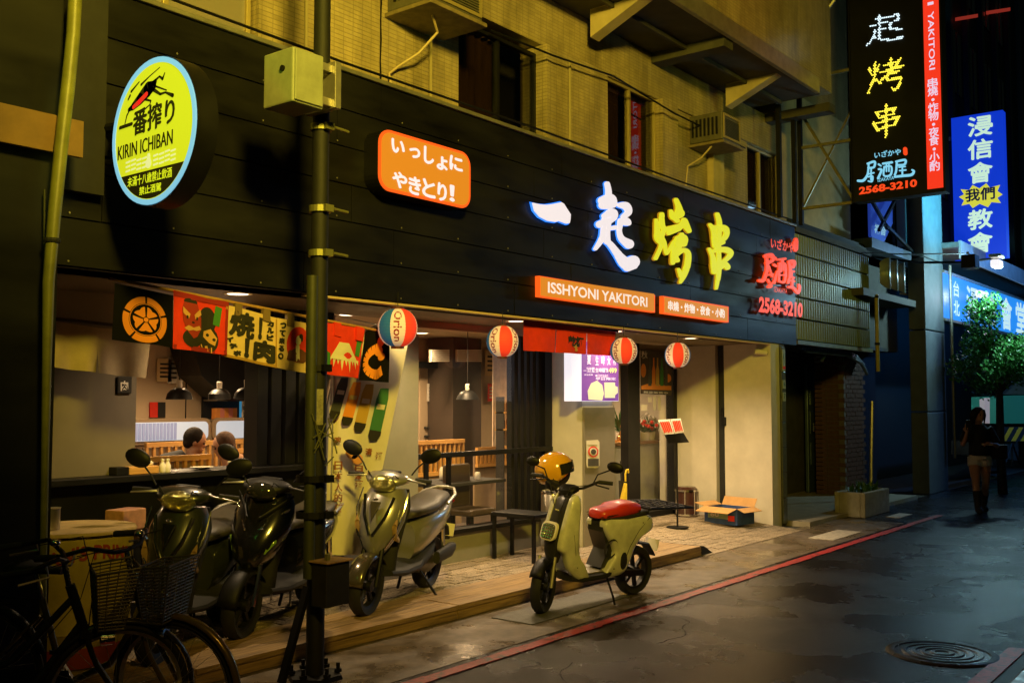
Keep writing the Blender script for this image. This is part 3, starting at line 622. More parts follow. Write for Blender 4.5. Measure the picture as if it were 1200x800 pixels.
QI2 = [[(572, 150, 20), (576, 300, 20)], [(520, 215, 20), (625, 200, 22)], [(500, 290, 22), (640, 270, 22)], [(576, 300, 18), (572, 470, 22)], [(580, 370, 16), (630, 360, 18)], [(540, 350, 18), (520, 470, 22), (470, 560, 20)], [(530, 470, 20), (600, 520, 26), (690, 550, 40), (760, 530, 50)],
       [(660, 200, 22), (740, 185, 24), (735, 270, 20)], [(665, 290, 20), (740, 270, 20)], [(665, 290, 22), (665, 390, 24), (760, 400, 28)]]
KA2 = [[(30, 60, 16), (50, 110, 16)], [(105, 40, 16), (85, 95, 14)], [(75, 20, 18), (72, 130, 18), (25, 250, 18)], [(75, 150, 16), (110, 190, 16)], [(135, 55, 16), (245, 40, 18)], [(190, 0, 20), (188, 85, 18)], [(120, 105, 18), (275, 80, 20)], [(260, 20, 20), (190, 110, 18), (110, 175, 18)],
       [(160, 135, 18), (250, 115, 16)], [(170, 130, 16), (160, 180, 18), (265, 165, 20), (250, 235, 20), (215, 265, 22), (195, 240, 16)]]
CH2 = [[(100, 0, 22), (104, 260, 22), (95, 300, 16)], [(30, 45, 18), (50, 110, 20)], [(35, 55, 20), (165, 38, 24), (150, 90, 22)], [(50, 105, 20), (150, 88, 20)], [(10, 145, 20), (45, 215, 22)], [(15, 155, 22), (190, 125, 26), (170, 185, 24)], [(45, 210, 22), (170, 185, 22)]]
led(QI2, (1017, 17, 1056, 50), emat('white_bulb_light', (.62, .78, .85), 1.7)); led(KA2, (1018, 69, 1058, 108), emat('yellow_bulb_light', (.85, .70, .05), 1.9)); led(CH2, (1024, 124, 1053, 162), emat('yellow_bulb_light', (.85, .70, .05)))
E_bl = emat('light_blue_logo_light', (.22, .62, .85), 1.); 
b = B(); VP = onX(VX_); TD = (1000, 110, 6.15)
ptext(b, VP, 'いざかや', ((1025, 186), (1056, 181.5), (1025, 178.5)), .013, .02)
strokes(b, VP, [[(105, 505, 14), (155, 490, 16), (150, 530, 14), (110, 535, 14)], [(112, 510, 12), (105, 580, 14), (75, 625, 18), (35, 628, 16)], [(130, 545, 10), (128, 620, 10)], [(110, 580, 10), (150, 570, 10)], [(110, 600, 10), (140, 595, 12), (135, 632, 12), (110, 630, 10)],
                 [(185, 510, 14), (200, 520, 12)], [(185, 545, 14), (205, 550, 14), (180, 610, 16)], [(215, 505, 14), (280, 495, 16)], [(225, 530, 12), (222, 590, 12), (270, 585, 14), (275, 525, 12), (225, 528, 12)], [(240, 505, 10), (240, 560, 10)], [(258, 505, 10), (258, 560, 10)],
                 [(310, 490, 14), (375, 478, 16), (370, 510, 14), (315, 515, 14)], [(315, 500, 14), (310, 560, 14), (300, 585, 14)], [(330, 530, 10), (375, 525, 10)], [(335, 555, 10), (380, 550, 10)], [(355, 530, 10), (355, 590, 12)], [(300, 600, 14), (360, 592, 18), (420, 585, 18), (438, 560, 16), (425, 550, 12)]], .013, .01, TD)
ptext(b, VP, 'IZAKAYA', ((1029, 213.5), (1048, 210.5), (1029, 209.5)), .016, .01)
ob('logo', b, E_bl, parent=vs)
b = B(); ptext(b, VP, '2568-3210', ((1007, 228.5), (1075, 219), (1007, 219.5)), .013, .04); ob('phone_number', b, E_redl, parent=vs)
b = B(); strokes(b, VP, [[(375, 400, 30), (377, 430, 30)]], .013, .01, TD); ob('seal', b, E_redl, parent=vs)
# lattice bracket holding it
tr_ = thing('sign_bracket_frame', 'braced steel frame carrying the tall vertical sign off the wall', 'bracket frame')
yw = 5.52; x = VX_+.1
for nm, a, c, w_ in (('rail', (x, yw, zb+.02), (x, ya-.0, zb+.02), .04), ('rail', (x, yw, zb+.9), (x, ya, zb+.9), .04), ('rail', (x, yw, zb+1.9), (x, ya, zb+1.9), .04),
                     ('post', (x, ya+.03, zb), (x, ya+.03, 7.9), .045), ('post', (x, yw, 4.21), (x, yw, 7.9), .06), ('post', (x-.22, yw, 4.21), (x-.22, yw, 5.79), .06), ('post', (x-.75, yw, 4.21), (x-.75, yw, 5.79), .06),
                     ('brace', (x, yw, zb+1.45), (x, ya+.02, zb+.04), .035), ('brace', (x+.07, yw, zb+.05), (x+.07, ya+.02, zb+1.4), .03)):
    ob(nm, B().bar(a, c, w_), mat('yellowish_steel', (.3, .27, .14), .4, .6, var=.3, sc=9) if nm in ('brace', 'rail') else M_blk, parent=tr_)
ob('stay', B().tube([PX(928, 66, 13.5), PX(978, 0, 13.5)], .025, 6), M_alu, parent=tr_)
# street-side signal cabinet on the pole, hung AC units
def ac(label, x0, x1, z0, z1, yo, cord):
    t = thing('air_conditioner', label, 'air conditioner', (x0, YU, z0)); W, D, Hh = x1-x0, YU-yo, z1-z0
    ob('housing', B().box((.03, -D, .05), (W-.03, .0, Hh)), mat('grimy_beige_enamel', (.11, .10, .07), .5, var=.3, sc=8), parent=t, bevel=.012)
    ob('tray', B().box((0, -D-.03, 0), (W, 0, .035)), mat('rusty_tray', (.22, .17, .09), .6, var=.4, sc=10), parent=t, bevel=.004)
    f = ob('grille_frame', B().box((.05, -D-.014, .07), (W-.05, -D-.002, .10)).box((.05, -D-.014, Hh-.05), (W-.05, -D-.002, Hh-.02)).box((.05, -D-.014, .101), (.08, -D-.002, Hh-.051)).box((W-.08, -D-.014, .101), (W-.05, -D-.002, Hh-.051)), M_yfr, parent=t)
    b = B(); n = 12
    for k in range(n): b.box((.081, -D-.012, .11+k*(Hh-.18)/n), (W-.081, -D-.003, .115+k*(Hh-.18)/n))
    ob('louvre', b, M_slab, parent=f, kind='stuff')
    b = B()
    for k in range(7): b.box((.02, -D+.06+k*.055, .12), (.029, -D+.085+k*.055, Hh-.06))
    ob('side_vent', b, M_blk, parent=t, kind='stuff')
    ob('drain_hose', B().tube([Vector(p)-Vector((x0, YU, z0)) for p in cord], .012, 6), mat('beige_hose', (.5, .38, .2), .5), parent=t, smooth=1)
    return t
p = [(5.95, 5.55, 4.92), (6.08, 5.6, 4.80), (5.98, 5.72, 4.62), (5.86, 5.84, 4.5), (5.78, 5.87, 4.42), (5.80, 5.84, 4.24)]
ac('large box air conditioner above the fascia with its beige hose curving down to the wall', 5.75, 6.46, 4.9, 5.35, 5.40, p)
ac('small box air conditioner on the wall near the right end of the upper storey', 11.05, 11.62, 4.86, 5.26, 5.45, [(11.15, 5.62, 4.87), (11.1, 5.75, 4.72), (10.95, 5.86, 4.6), (10.9, 5.87, 4.3)])
ob('wall_wire', B().tube([(5.70+.004*math.sin(i*2), YU-.012, 5.4-i*.1) for i in range(13)], .006, 5), M_blk, parent=bd)
# ================================================================== poles
po = thing('utility_pole', 'dark steel utility pole at the kerb with an olive pipe strapped to it', 'pole', (4.13, 4.80, 0))
ob('shaft', B().tube([(0, 0, .02), (0, 0, 3), (0, 0, 8)], [.056, .053, .050], 20), mat('dark_painted_pole', (.006, .0065, .004), .7, var=.5, sc=14, bump=.2), parent=po, smooth=1)
ob('cable_pipe', B().tube([(-.080, -.028, .62), (-.080, -.028, 2.47), ], .035, 14), mat('olive_pipe', (.035, .04, .010), .6, var=.25, sc=8), parent=po, smooth=1)
M_band = mat('band_steel', (.30, .30, .12), .5, .7)
for z, r in ((3.42, .068), (3.40-.5, .07), (2.62, .07), (2.52, .0), (1.9, .068), (1.22, .1), (1.0, .1)):
    if not r: continue
    b = B().lathe([(r-.012, -.02), (r, -.02), (r, .02), (r-.012, .02)], 20, Matrix.Translation((0 if r < .09 else -.035, 0, z))).box((-.03, -r-.02, z-.022), (.035, -r+.004, z+.022)); ob('band', b, M_band if z > 2.4 else M_blk, parent=po)
    if z > 2.4: ob('bolt', B().tube([(.04, -r-.012, z), (.16, -r-.012, z-.005)], .009, 6), M_band, parent=po)
ob('base_plate', B().lathe([(0, .03), (.17, .03), (.18, .0)], 6), M_blk, parent=po)
for k in range(6): a = R(60*k+20); ob('anchor_bolt', B().tube([(.14*math.cos(a), .14*math.sin(a), .02), (.14*math.cos(a), .14*math.sin(a), .09)], .013, 6).lathe([(0, .055), (.024, .055), (.024, .035)], 6, Matrix.Translation((.14*math.cos(a), .14*math.sin(a), 0))), M_blk, parent=po)
ob('strut', B().bar((-.24, .02, .02), (-.05, .02, .56), .05, .03), M_blk, parent=po)
tw = B()
for k in range(9): a = k*1.3; tw.tube([(-.02+.09*math.cos(a), -.07, 1.35+.3*((k*37) % 10)/10), (.10*math.cos(a+1.7), -.09, 1.30+.35*((k*53) % 10)/10)], .004, 4)
ob('wire_tie', tw, M_band, parent=po, kind='stuff')
jb = thing('junction_box', 'dark steel junction box with a rusty open lid at the foot of the pole', 'junction box', (4.13, 4.68, .72), .05); jb.scale = (.70, .70, .72)
ob('body', B().box((-.13, -.1, -.36), (.15, .08, 0)), mat('dark_box_paint', (.015, .014, .010), .65, var=.4, sc=12, bump=.2), parent=jb, bevel=.006)
ob('lid', B().box((-.15, -.13, .003), (.17, .1, .018)), mat('rusty_lid', (.34, .20, .09), .6, var=.5, sc=10), parent=jb, bevel=.003)
ob('stub', B().bar((-.04, -.02, .018), (-.04, -.02, .07), .035), M_band, parent=jb)
gp = PY(345, 53, 4.52); X0 = gp.x; far = PX(309, 65, X0); wid = PY(381, 63, 4.52).x; zlo = PY(345, 118, 4.52).z
cb_ = thing('signal_cabinet', 'pale metal cabinet strapped high on the utility pole, green lit on its left side', 'cabinet', (X0, 4.52, zlo))
ob('body', B().box((0, .012, 0), (wid-X0, far.y-4.52, gp.z-zlo)), mat('pale_cabinet_paint', (.27, .29, .20), .45, var=.2, sc=9, bump=.05), parent=cb_, bevel=.01)
ob('door', B().box((.012, 0, .012), (wid-X0-.012, .010, gp.z-zlo-.012)), mat('pale_cabinet_paint', (.27, .29, .20)), parent=cb_, bevel=.004)
ob('keyhole', B().lathe([(0, 0), (.018, 0), (.018, .012)], 12, Matrix.Translation((-.012, (far.y-4.52)*.35, .21)) @ KX), M_blk, parent=cb_)
ob('clamp', B().box((wid-X0+.002, .05, .05), (wid-X0+.14, .09, .10)).box((wid-X0+.002, .05, .26), (wid-X0+.14, .09, .31)).box((wid-X0+.1, .02, .04), (wid-X0+.15, .30, .33)), M_alu, parent=cb_, bevel=.004)
bp = thing('leaning_pipe', 'long yellowish pipe leaning against the dark pier at the left edge', 'pipe')
pp = [PY(90, -40, 5.12), PY(86, 40, 5.12), PY(80, 100, 5.12), PY(72, 170, 5.12), PY(64, 250, 5.12), PY(57, 330, 5.12), PY(55, 420, 5.12), PY(53, 520, 5.12), PY(51, 640, 5.12), PY(50, 720, 5.12)]
ob('pipe_shaft', B().tube(pp, [.036, .036, .036, .035, .034, .03, .024, .02, .018, .018], 12), mat('yellow_bamboo', (.20, .20, .035), .45, var=.3, sc=8), parent=bp, smooth=1)
ob('tie', B().lathe([(.040, -.012), (.044, 0), (.040, .012)], 12, Matrix.Translation(pp[4]+(pp[5]-pp[4])*.4)), M_blkm, parent=bp)
tag(ob('thin_rod', B().tube([PY(52, 222, 5.2), PY(51, 600, 5.2)], .006, 5), mat('olive_pipe', (.17, .2, .05))), 'thin olive rod standing beside the yellowish leaning pipe', 'rod')
tag(ob('cable_duct', B().box((2.82, 5.47, 2.9), (3.06, 5.555, 4.165)), M_blkm), 'wide dark vertical duct on the fascia behind the leaning pipe', 'duct')
# ================================================================== lanterns
def lantern(label, px, py, rpx, rot, cord=.12):
    c = PY(px, py, 5.48); dist = (c-Vector((0, 0, H))).length; r = rpx/FPX*dist*1.0
    t = thing('paper_lantern', label, 'paper lantern', c, R(rot), group='striped beer lanterns hanging under the fascia')
    N = 64; Mv = 22
    def S(th, ph, k=1.0): 
        zz = math.cos(ph)*r*1.0; rr = (math.sin(ph)**.85)*r*1.02*k*(1+.012*math.cos(ph*40)); return Vector((rr*math.cos(th), rr*math.sin(th), zz))
    cr = mat('lantern_red', (.75, .05, .025), .7, em=(.8, .04, .015), es=.6); cw = mat('lantern_cream', (.72, .58, .44), .7, em=(.8, .5, .3), es=.42); cb_l = mat('lantern_blue', (.02, .13, .30), .7, em=(.02, .14, .3), es=.25)
    cols = [(n_, m_, o_+a_, o_+c_) for o_ in (0, 180) for n_, m_, a_, c_ in (('blue_gore', cb_l, 0, 45), ('white_gore', cw, 45, 90), ('red_gore', cr, 90, 140), ('white_gore', cw, 140, 180))]
    for nm, m, a0, a1 in cols:
        b = B(); n = max(4, int((a1-a0)/6)); V = []; ph0, ph1 = R(16), R(164)
        for j in range(45):
            for i in range(n+1): V.append(S(R(a0+(a1-a0)*i/n), ph0+(ph1-ph0)*j/44))
        b.add(V, [(j*(n+1)+i, j*(n+1)+i+1, (j+1)*(n+1)+i+1, (j+1)*(n+1)+i) for j in range(44) for i in range(n)])
        ob(nm, b, m, parent=t, smooth=60)
    for s_, nm in ((1, 'top_ring'), (-1, 'bottom_ring')):
        ob(nm, B().lathe([(r*.30, s_*r*.93), (r*.34, s_*r*.93), (r*.34, s_*r*1.07), (r*.30, s_*r*1.07), (r*.30, s_*r*.93)], 20), mat('lantern_ring', (.10, .02, .02), .5), parent=t)
    ob('hook_wire', B().tube([(0, 0, r*1.05), (0, 0, r*1.05+cord)], .004, 4), M_blk, parent=t)
    # the word down each white gore, bent onto the paper
    V, F = glyphs('Orion', .018)
    for cen in (67.5, 160, 247.5, 340):
        b = B(); vv = []
        for u, v in V:      # u along the word (downwards), v height of the letters
            ph = R(38+u*100); th = R(cen-13+v*26) 
            vv.append(S(th, ph, 1.012))
        b.add(vv, F); ob('lettering', b, mat('lantern_text_red', (.35, .02, .03), .7), parent=t)
    return t
# gore order seen from the camera is set with the turn of each lantern
lantern('large striped lantern nearest the utility pole, at the end of the flag pole', 466, 384, 22.5, 158)
lantern('striped lantern hanging left of the red door curtain', 589, 400, 18.5, 117)
lantern('striped lantern hanging at the right edge of the red door curtain', 731, 411, 15.5, 110)
lantern('rightmost striped lantern, hanging alone under the phone number end of the fascia', 794, 416, 14.5, 97)
# ================================================================== cloth hangings
FY = 5.66
def cloth(name, label, q, m, fy=FY, amp=.012, n=14, hem=None, cat='flag', group=None, topdy=0, nz=8):
    """q: pixel tl, tr, br, bl on plane fy; returns thing and a mapper (u,v,d)->world following the folds"""
    t = thing(name, label, cat, group=group); ph = random.uniform(0, 6)
    c = [PY(*p, fy) for p in q]
    def P(u, v, d=0.):       # u to the right, v down
        a = c[0].lerp(c[1], u); e = c[3].lerp(c[2], u); p = a.lerp(e, v)
        return Vector((p.x, p.y-d+amp*v*math.sin(u*9+ph)+amp*.7*math.sin(u*4-v*2+ph*2), p.z))
    b = B(); V = [P(i/n, j/nz) for j in range(nz+1) for i in range(n+1)]; V2 = [P(i/n, j/nz, -.003) for j in range(nz+1) for i in range(n+1)]
    F = [(j*(n+1)+i, j*(n+1)+i+1, (j+1)*(n+1)+i+1, (j+1)*(n+1)+i) for j in range(nz) for i in range(n)]
    b.add(V, F); b.add(V2, F); ob('cloth', b, m, parent=t, smooth=80)
    return t, P
def pr(P, t, name, m, polys, d=.005, sub=3, label=None):
    """print patches: polygons in cloth u,v, finely cut so they follow the folds"""
    b = B()
    for pts in polys:
        bm = bmesh.new(); vs_ = [bm.verts.new((x, y, 0)) for x, y in pts]
        try: bm.faces.new(vs_)
        except Exception: bm.free(); continue
        bmesh.ops.triangulate(bm, faces=bm.faces); 
        (bmesh.ops.subdivide_edges(bm, edges=bm.edges, cuts=sub, use_grid_fill=True) if sub else None)
        bm.verts.ensure_lookup_table(); b.add([P(v.co.x, v.co.y, d) for v in bm.verts], [tuple(v.index for v in f.verts) for f in bm.faces]); bm.free()
    return ob(name, b, m, parent=t, label=label)
def ptx(P, b, s, u0, v0, u1, v1, d=.006, bold=.03, asp=None):
    V, F = glyphs(s, bold); b.add([P(u0+(u1-u0)*x, v1+(v0-v1)*y, d) for x, y in V], F); return b
def fatx(P, b, s, u0, v0, u1, v1, d=.006, fat=.02):
    for i, (du, dv) in enumerate(((0, 0), (1, 0), (-1, 0), (0, 1), (0, -1), (.7, .7), (-.7, .7), (.7, -.7), (-.7, -.7))): ptx(P, b, s, u0+du*fat, v0+dv*fat, u1+du*fat, v1+dv*fat, d+i*.0003, .0)
    return b
def circ(cx, cy, rx, ry, a0=0, a1=360, n=20, rin=0):
    o = [(cx+rx*math.cos(R(a0+(a1-a0)*k/n)), cy+ry*math.sin(R(a0+(a1-a0)*k/n))) for k in range(n+(0 if a1-a0 == 360 else 1))]
    if rin: o += [(cx+rx*rin*math.cos(R(a1-(a1-a0)*k/n)), cy+ry*rin*math.sin(R(a1-(a1-a0)*k/n))) for k in range(n+1)]
    return o
def sk(pts, w):       # thick line as quads in u,v
    out = []
    for (x0, y0), (x1, y1) in zip(pts, pts[1:]):
        L = math.hypot(x1-x0, y1-y0) or 1; nx, ny = -(y1-y0)/L*w, (x1-x0)/L*w; out.append([(x0+nx, y0+ny), (x1+nx, y1+ny), (x1-nx, y1-ny), (x0-nx, y0-ny)])
    return out
# black flag with the orange flower crest
t, P = cloth('crest_flag', 'black cloth flag with a round orange five petal flower crest', [(134, 332), (204, 346), (203.5, 407), (131, 398)], M_blkc)
cx, cy, rx, ry = .51, .56, .37, .42; pol = []
for k in range(5): a = -90+72*k; pol.append(circ(cx, cy, rx, ry, a+3, a+69, 10, .72))
for k in range(5):
    a = -54+72*k; f_ = []
    for j in range(13):
        th = a-30+60*j/12; rr = .47+.09*abs(math.sin(R((th-a)*2.9))); f_.append((cx+rx*rr*math.cos(R(th)), cy+ry*rr*math.sin(R(th))))
    f_ += [(cx+rx*.14*math.cos(R(a+24)), cy+ry*.14*math.sin(R(a+24))), (cx+rx*.14*math.cos(R(a-24)), cy+ry*.14*math.sin(R(a-24)))]
    pol.append(f_)
pol.append(circ(cx, cy, rx*.10, ry*.10))
cp = [(cx+rx*.685*math.cos(R(q)), cy+ry*.685*math.sin(R(q))) for q in range(0, 361, 12)]
pr(P, t, 'crest', M_orc, pol, sub=1); pr(P, t, 'crest_ring', M_orc, sk(cp, .007), sub=0)
# red flag with masks
t, P = cloth('mask_flag', 'red cloth flag printed with a frowning mask and round black doll faces', [(203, 340), (268, 354), (265.5, 416), (203, 408.5)], M_redc)
pr(P, t, 'black_shapes', M_ink, [circ(.3, .14, .13, .06), circ(.62, .42, .16, .25), circ(.33, .78, .19, .16), circ(.64, .76, .19, .24)], .004, 1)
pr(P, t, 'mask_face', mat('mask_red', (.35, .03, .015), .8), [[(.17, .16), (.43, .16), (.5, .4), (.5, .6), (.42, .74), (.34, .78), (.22, .66), (.15, .5), (.13, .3)]], .006, 1)
pr(P, t, 'mask_features', mat('mask_ochre', (.65, .35, .12), .8), [[(.15, .25), (.28, .36), (.25, .44), (.15, .36)], [(.48, .24), (.36, .36), (.38, .44), (.5, .34)], [(.16, .62), (.24, .56), (.34, .59), (.46, .54), (.5, .6), (.4, .64), (.33, .63), (.24, .66)],
   [(.55, .62), (.68, .56), (.80, .72), (.76, .86), (.66, .82), (.54, .72)]]+sk([(.5, .86), (.54, .96)], .01)+sk([(.6, .88), (.62, .98)], .025)+sk([(.7, .9), (.7, 1.0)], .01), .008, 1)
pr(P, t, 'mask_eyes', M_ink, [circ(.22, .42, .02, .03), circ(.41, .42, .02, .03), circ(.62, .68, .03, .03), circ(.74, .75, .03, .03), circ(.33, .50, .03, .015)], .010, 1)
pr(P, t, 'green_tag', M_green, [[(.76, .12), (.88, .14), (.84, .50), (.72, .47)]], .006, 1)
pr(P, t, 'hem', mat('dark_red_hem', (.3, .015, .02), .85), [[(0, 0), (1, 0), (1, .1), (0, .1)], [(0, .92), (1, .92), (1, 1), (0, 1)], [(.95, .1), (1, .1), (1, .92), (.95, .92)]], .0045, 2)
# two cream flags
t, P = cloth('barbecue_flag', 'cream cloth flag with big black brush characters for grilled meat', [(265, 357), (325, 372.5), (322, 431), (262, 417)], M_crm)
b = B(); fatx(P, b, '焼', .10, .08, .52, .54, .005, .022); ptx(P, b, '！', .62, .08, .70, .52, .005, .06)
for i, ch in enumerate('カルビ'): fatx(P, b, ch, .80, .10+i*.14, .92, .20+i*.14, .005, .012)
for i, ch in enumerate('イチボ'): fatx(P, b, ch, .05+i*.07, .60+i*.12, .16+i*.07, .69+i*.12, .005, .012)
b_dummy = 0
fatx(P, b, '肉', .57, .54, .94, .92, .005, .028); ptx(P, b, '！', .36, .56, .46, .94, .005, .06)
ob('lettering', b, M_ink, parent=t)
pr(P, t, 'hem', mat('ochre_hem', (.42, .24, .05), .85), [[(0, .03), (.03, .03), (.03, .97), (0, .97)], [(.97, .03), (1, .03), (1, .97), (.97, .97)], [(0, .95), (1, .95), (1, 1), (0, 1)]], .0045, 2)
t, P = cloth('red_sun_flag', 'cream cloth flag with a red sun and a robed man, brush kana down its side', [(325, 372.5), (383, 383), (380, 441), (321, 430)], M_crm)
b = B(); 
for i, ch in enumerate('って来るO'): fatx(P, b, ch, .06, .08+i*.155, .16, .19+i*.155, .005, .010)
ob('lettering', b, M_ink, parent=t)
pr(P, t, 'red_sun', M_redc, [circ(.43, .46, .22, .36)], .004, 1)
pr(P, t, 'robed_figure', mat('robe_brown', (.14, .05, .03), .85), [[(x-.16, y) for x, y in ((.40, .80), (.42, .62), (.52, .54), (.66, .55), (.76, .62), (.78, .74), (.70, .82))]], .006, 1)
pr(P, t, 'robed_figure_face', M_whp, [circ(.42, .38, .05, .10), [(.38, .48), (.45, .48), (.48, .8), (.42, .8)]], .007, 1); pr(P, t, 'topknot', M_ink, [circ(.46, .29, .035, .05), circ(.48, .34, .02, .06)], .009, 1)
# red mountain flag and black flag
t, P = cloth('mountain_flag', 'red cloth flag with a cream snow capped mountain, right of the pole', [(382, 378), (428, 385), (421.5, 443), (382, 438.5)], M_redc)
mts = [[(.34, .34), (.60, .34), (.70, .48), (.92, .70), (.08, .68), (.24, .48)]]+[[(x-.045, .66), (x+.045, .66), (x+dx, y)] for x, dx, y in ((.12, -.04, .74), (.22, -.02, .84), (.32, 0, .78), (.42, 0, .90), (.52, .01, .80), (.62, .02, .92), (.72, .03, .78), (.82, .05, .84), (.89, .05, .76))]
pr(P, t, 'mountain', M_whp, mts, .005, 1); pr(P, t, 'green_tag', M_green, [[(.84, .14), (.97, .18), (.94, .58), (.80, .56)], [(0, .55), (.09, .58), (.11, .94), (0, .93)]], .006, 1)
t, P = cloth('black_curling_flag', 'narrow black flag with an orange curled shape, half folded under the first lantern', [(430, 388), (455, 378), (455, 448), (421, 445)], M_blkc, amp=.02)
pr(P, t, 'orange_shape', M_orc, sk([(.52+.36*math.cos(R(a)), .64+.24*math.sin(R(a))) for a in range(40, 320, 20)], .09)+[circ(.66, .28, .15, .10), circ(.60, .46, .17, .09), circ(.72, .56, .14, .07)], .006, 1)
# bamboo poles carrying them
bpz = lambda a, c: [PY(*a, FY+.01), PY(*c, FY+.01)]
t = thing('flag_pole', 'thin bamboo pole under the fascia from which the cloth flags hang', 'pole')
ob('cane', B().tube(bpz((128, 326), (462, 391)), .011, 8), mat('bamboo_cane', (.45, .25, .08), .5, var=.25, sc=10), parent=t, smooth=1)
b_ = lambda px, m: ob('strap', B().slab([PY(px-4, 352+(px-265)*.192, FY-.012), PY(px+4, 353.5+(px-265)*.192, FY-.012), PY(px+4, 368+(px-265)*.205, FY-.012), PY(px-4, 366+(px-265)*.205, FY-.012)], (0, .03, 0)), m, parent=t)
for px in (280, 313, 341): b_(px, mat('brown_strap', (.2, .13, .05), .8))
for px in (396, 422): b_(px, M_redc)
# unbleached short curtain over the counter
for q, lb in (([(58, 375), (113, 384), (113, 436), (57, 430)], 'left panel of the short unbleached linen curtain above the counter'), ([(114, 384), (176, 388), (171, 443), (114, 437)], 'right panel of the short unbleached linen curtain above the counter')):
    t, P = cloth('linen_curtain', lb, q, M_lin, 6.35, .02, cat='curtain')
ob('curtain_rod', B().tube([PY(52, 372, 6.36), PY(180, 386, 6.36)], .012, 6), M_blk, parent=t)
# red door curtain
t = thing('door_curtain', 'short red door curtain in three panels with black brush lettering', 'door curtain')
q = [(613, 374), (721, 389), (720, 417), (613, 410.5)]; A_, B_, C_, D_ = [PY(*p, 5.70) for p in q]
def NP(u, v, d=0.): p = A_.lerp(B_, u).lerp(D_.lerp(C_, u), v); return Vector((p.x, p.y-d+.012*math.sin(u*24)*v, p.z))
for k in range(3):
    u0, u1 = k/3+.006, (k+1)/3-.006; b = B(); n, m_ = 8, 5
    for dd in (0, -.004): b.add([NP(u0+(u1-u0)*i/n, .02+j*.98/m_, dd) for j in range(m_+1) for i in range(n+1)], [(j*(n+1)+i, j*(n+1)+i+1, (j+1)*(n+1)+i+1, (j+1)*(n+1)+i) for j in range(m_) for i in range(n)])
    ob('panel', b, M_redc, parent=t, smooth=80)
pr(NP, t, 'header', mat('dark_red_hem', (.3, .015, .02)), [[(0, 0), (1, 0), (1, .2), (0, .2)]], .006, 3)
b = B(); ptx(NP, b, '乾杯', .45, .36, .63, .74, .008, .05); ob('lettering', b, M_ink, parent=t)
pr(NP, t, 'gold_mark', mat('gold_print', (.7, .38, .05), .7), [circ(.54, .72, .03, .08), circ(.55, .86, .02, .06)], .007, 1)
ob('rod', B().tube([A_+Vector((-.05, 0, .01)), B_+Vector((.05, 0, .01))], .012, 6), M_blk, parent=t)
# tall white banner with bottles
t, P = cloth('tall_banner', 'tall pale banner with printed sake bottles and brown writing beside the arch', [(391, 380), (480, 396), (424, 650), (384, 650)], mat('banner_cloth', (.72, .66, .58), .85, var=.1, sc=5), 6.05, .02, cat='banner', n=18, nz=20)
c = [PY(*p, 6.05) for p in [(386, 400), (520, 400), (520, 650), (386, 650)]]
def BP(u, v, d=0.): p = PY(386+u*134, 400+v*250, 6.05); return Vector((p.x, p.y-d-.02, p.z))
for x, y, h_, m in ((.11, .17, .19, mat('dark_glass_print', (.06, .065, .06), .4)), (.22, .19, .20, M_orc), (.33, .20, .22, mat('ochre_print', (.55, .34, .06), .8)), (.46, .22, .24, mat('bottle_green', (.05, .20, .09), .7))):
    ax = lambda u, v: (x+u-.10*v, y+v*h_)
    w_ = .045+.02*(x-.1)
    pr(BP, t, 'bottle_print', m, [[ax(-w_*.7, 0), ax(w_*.7, 0), ax(w_, .2), ax(w_, .9), ax(w_*.6, 1.0), ax(-w_*.6, 1.0), ax(-w_, .9), ax(-w_, .2)]], .012, 0)
    pr(BP, t, 'bottle_foot', M_ink, [[ax(-w_*1.02, .80), ax(w_*1.02, .84), ax(w_*1.02, .92), ax(w_*.6, 1.02), ax(-w_*.6, 1.02), ax(-w_*1.02, .90)]], .014, 0)
    pr(BP, t, 'bottle_label', M_whp if m != M_orc else M_crm, [[ax(-w_*.7, .30), ax(w_*.7, .32), ax(w_*.7, .42), ax(-w_*.7, .40)]], .014, 0)
b = B(); brn = mat('brown_print', (.28, .08, .02), .8)
for i, ch in enumerate('啤啤啤清酒'): ptx(BP, b, ch, .02+.09*i, .445+.018*i, .08+.09*i, .478+.018*i, .012, .03)
for i, ch in enumerate('日本酒'): ptx(BP, b, ch, .20, .58+.035*i, .27, .612+.035*i, .012, .03)
for i, ch in enumerate('日本人的酒'): ptx(BP, b, ch, .02, .56+.05*i, .09, .60+.05*i, .012, .015)
ob('lettering', b, brn, parent=t); pr(BP, t, 'maple_leaf_print', mat('pale_orange_print', (.75, .33, .12), .85), [circ(.18, .52, .06, .03), circ(.22, .55, .05, .025)], .011, 1)
ob('banner_pole', B().tube([PY(387, 640, 6.07), PY(392, 370, 6.07), PY(478, 388, 6.07)], .008, 6), M_alu, parent=t)
# ================================================================== inside: seen through the openings
FZ = .098
def slatbench(label, x0, x1, y, z0, z1, face=-1, n=None, m=M_oak):
    t = thing('slatted_partition', label, 'partition', (x0, y, 0)); W = x1-x0
    ob('rail', B().box((0, 0, z1-.05), (W, .05, z1)), m, parent=t); ob('rail', B().box((0, 0, z0), (W, .05, z0+.05)), m, parent=t)
    n = n or int(W/.09)
    for k in range(n+1): x = k*(W-.03)/n; ob('slat', B().box((x, .008, z0+.051), (x+.03, .042, z1-.051)), m, parent=t)
    ob('panel', B().box((0, .06, FZ), (W, .09, z1-.055)), M_int2, parent=t); return t
a = PY(167, 545, 8.2).x; c_ = PY(248, 545, 8.2).x
slatbench('slatted oak booth partition behind the white sauce bottles', a, c_, 8.2, .75, PY(220, 533, 8.2).z)
slatbench('long slatted oak booth back under the lit display windows', PY(172, 520, 9.9).x, PY(300, 520, 9.9).x, 9.9, .8, PY(220, 517, 9.9).z)
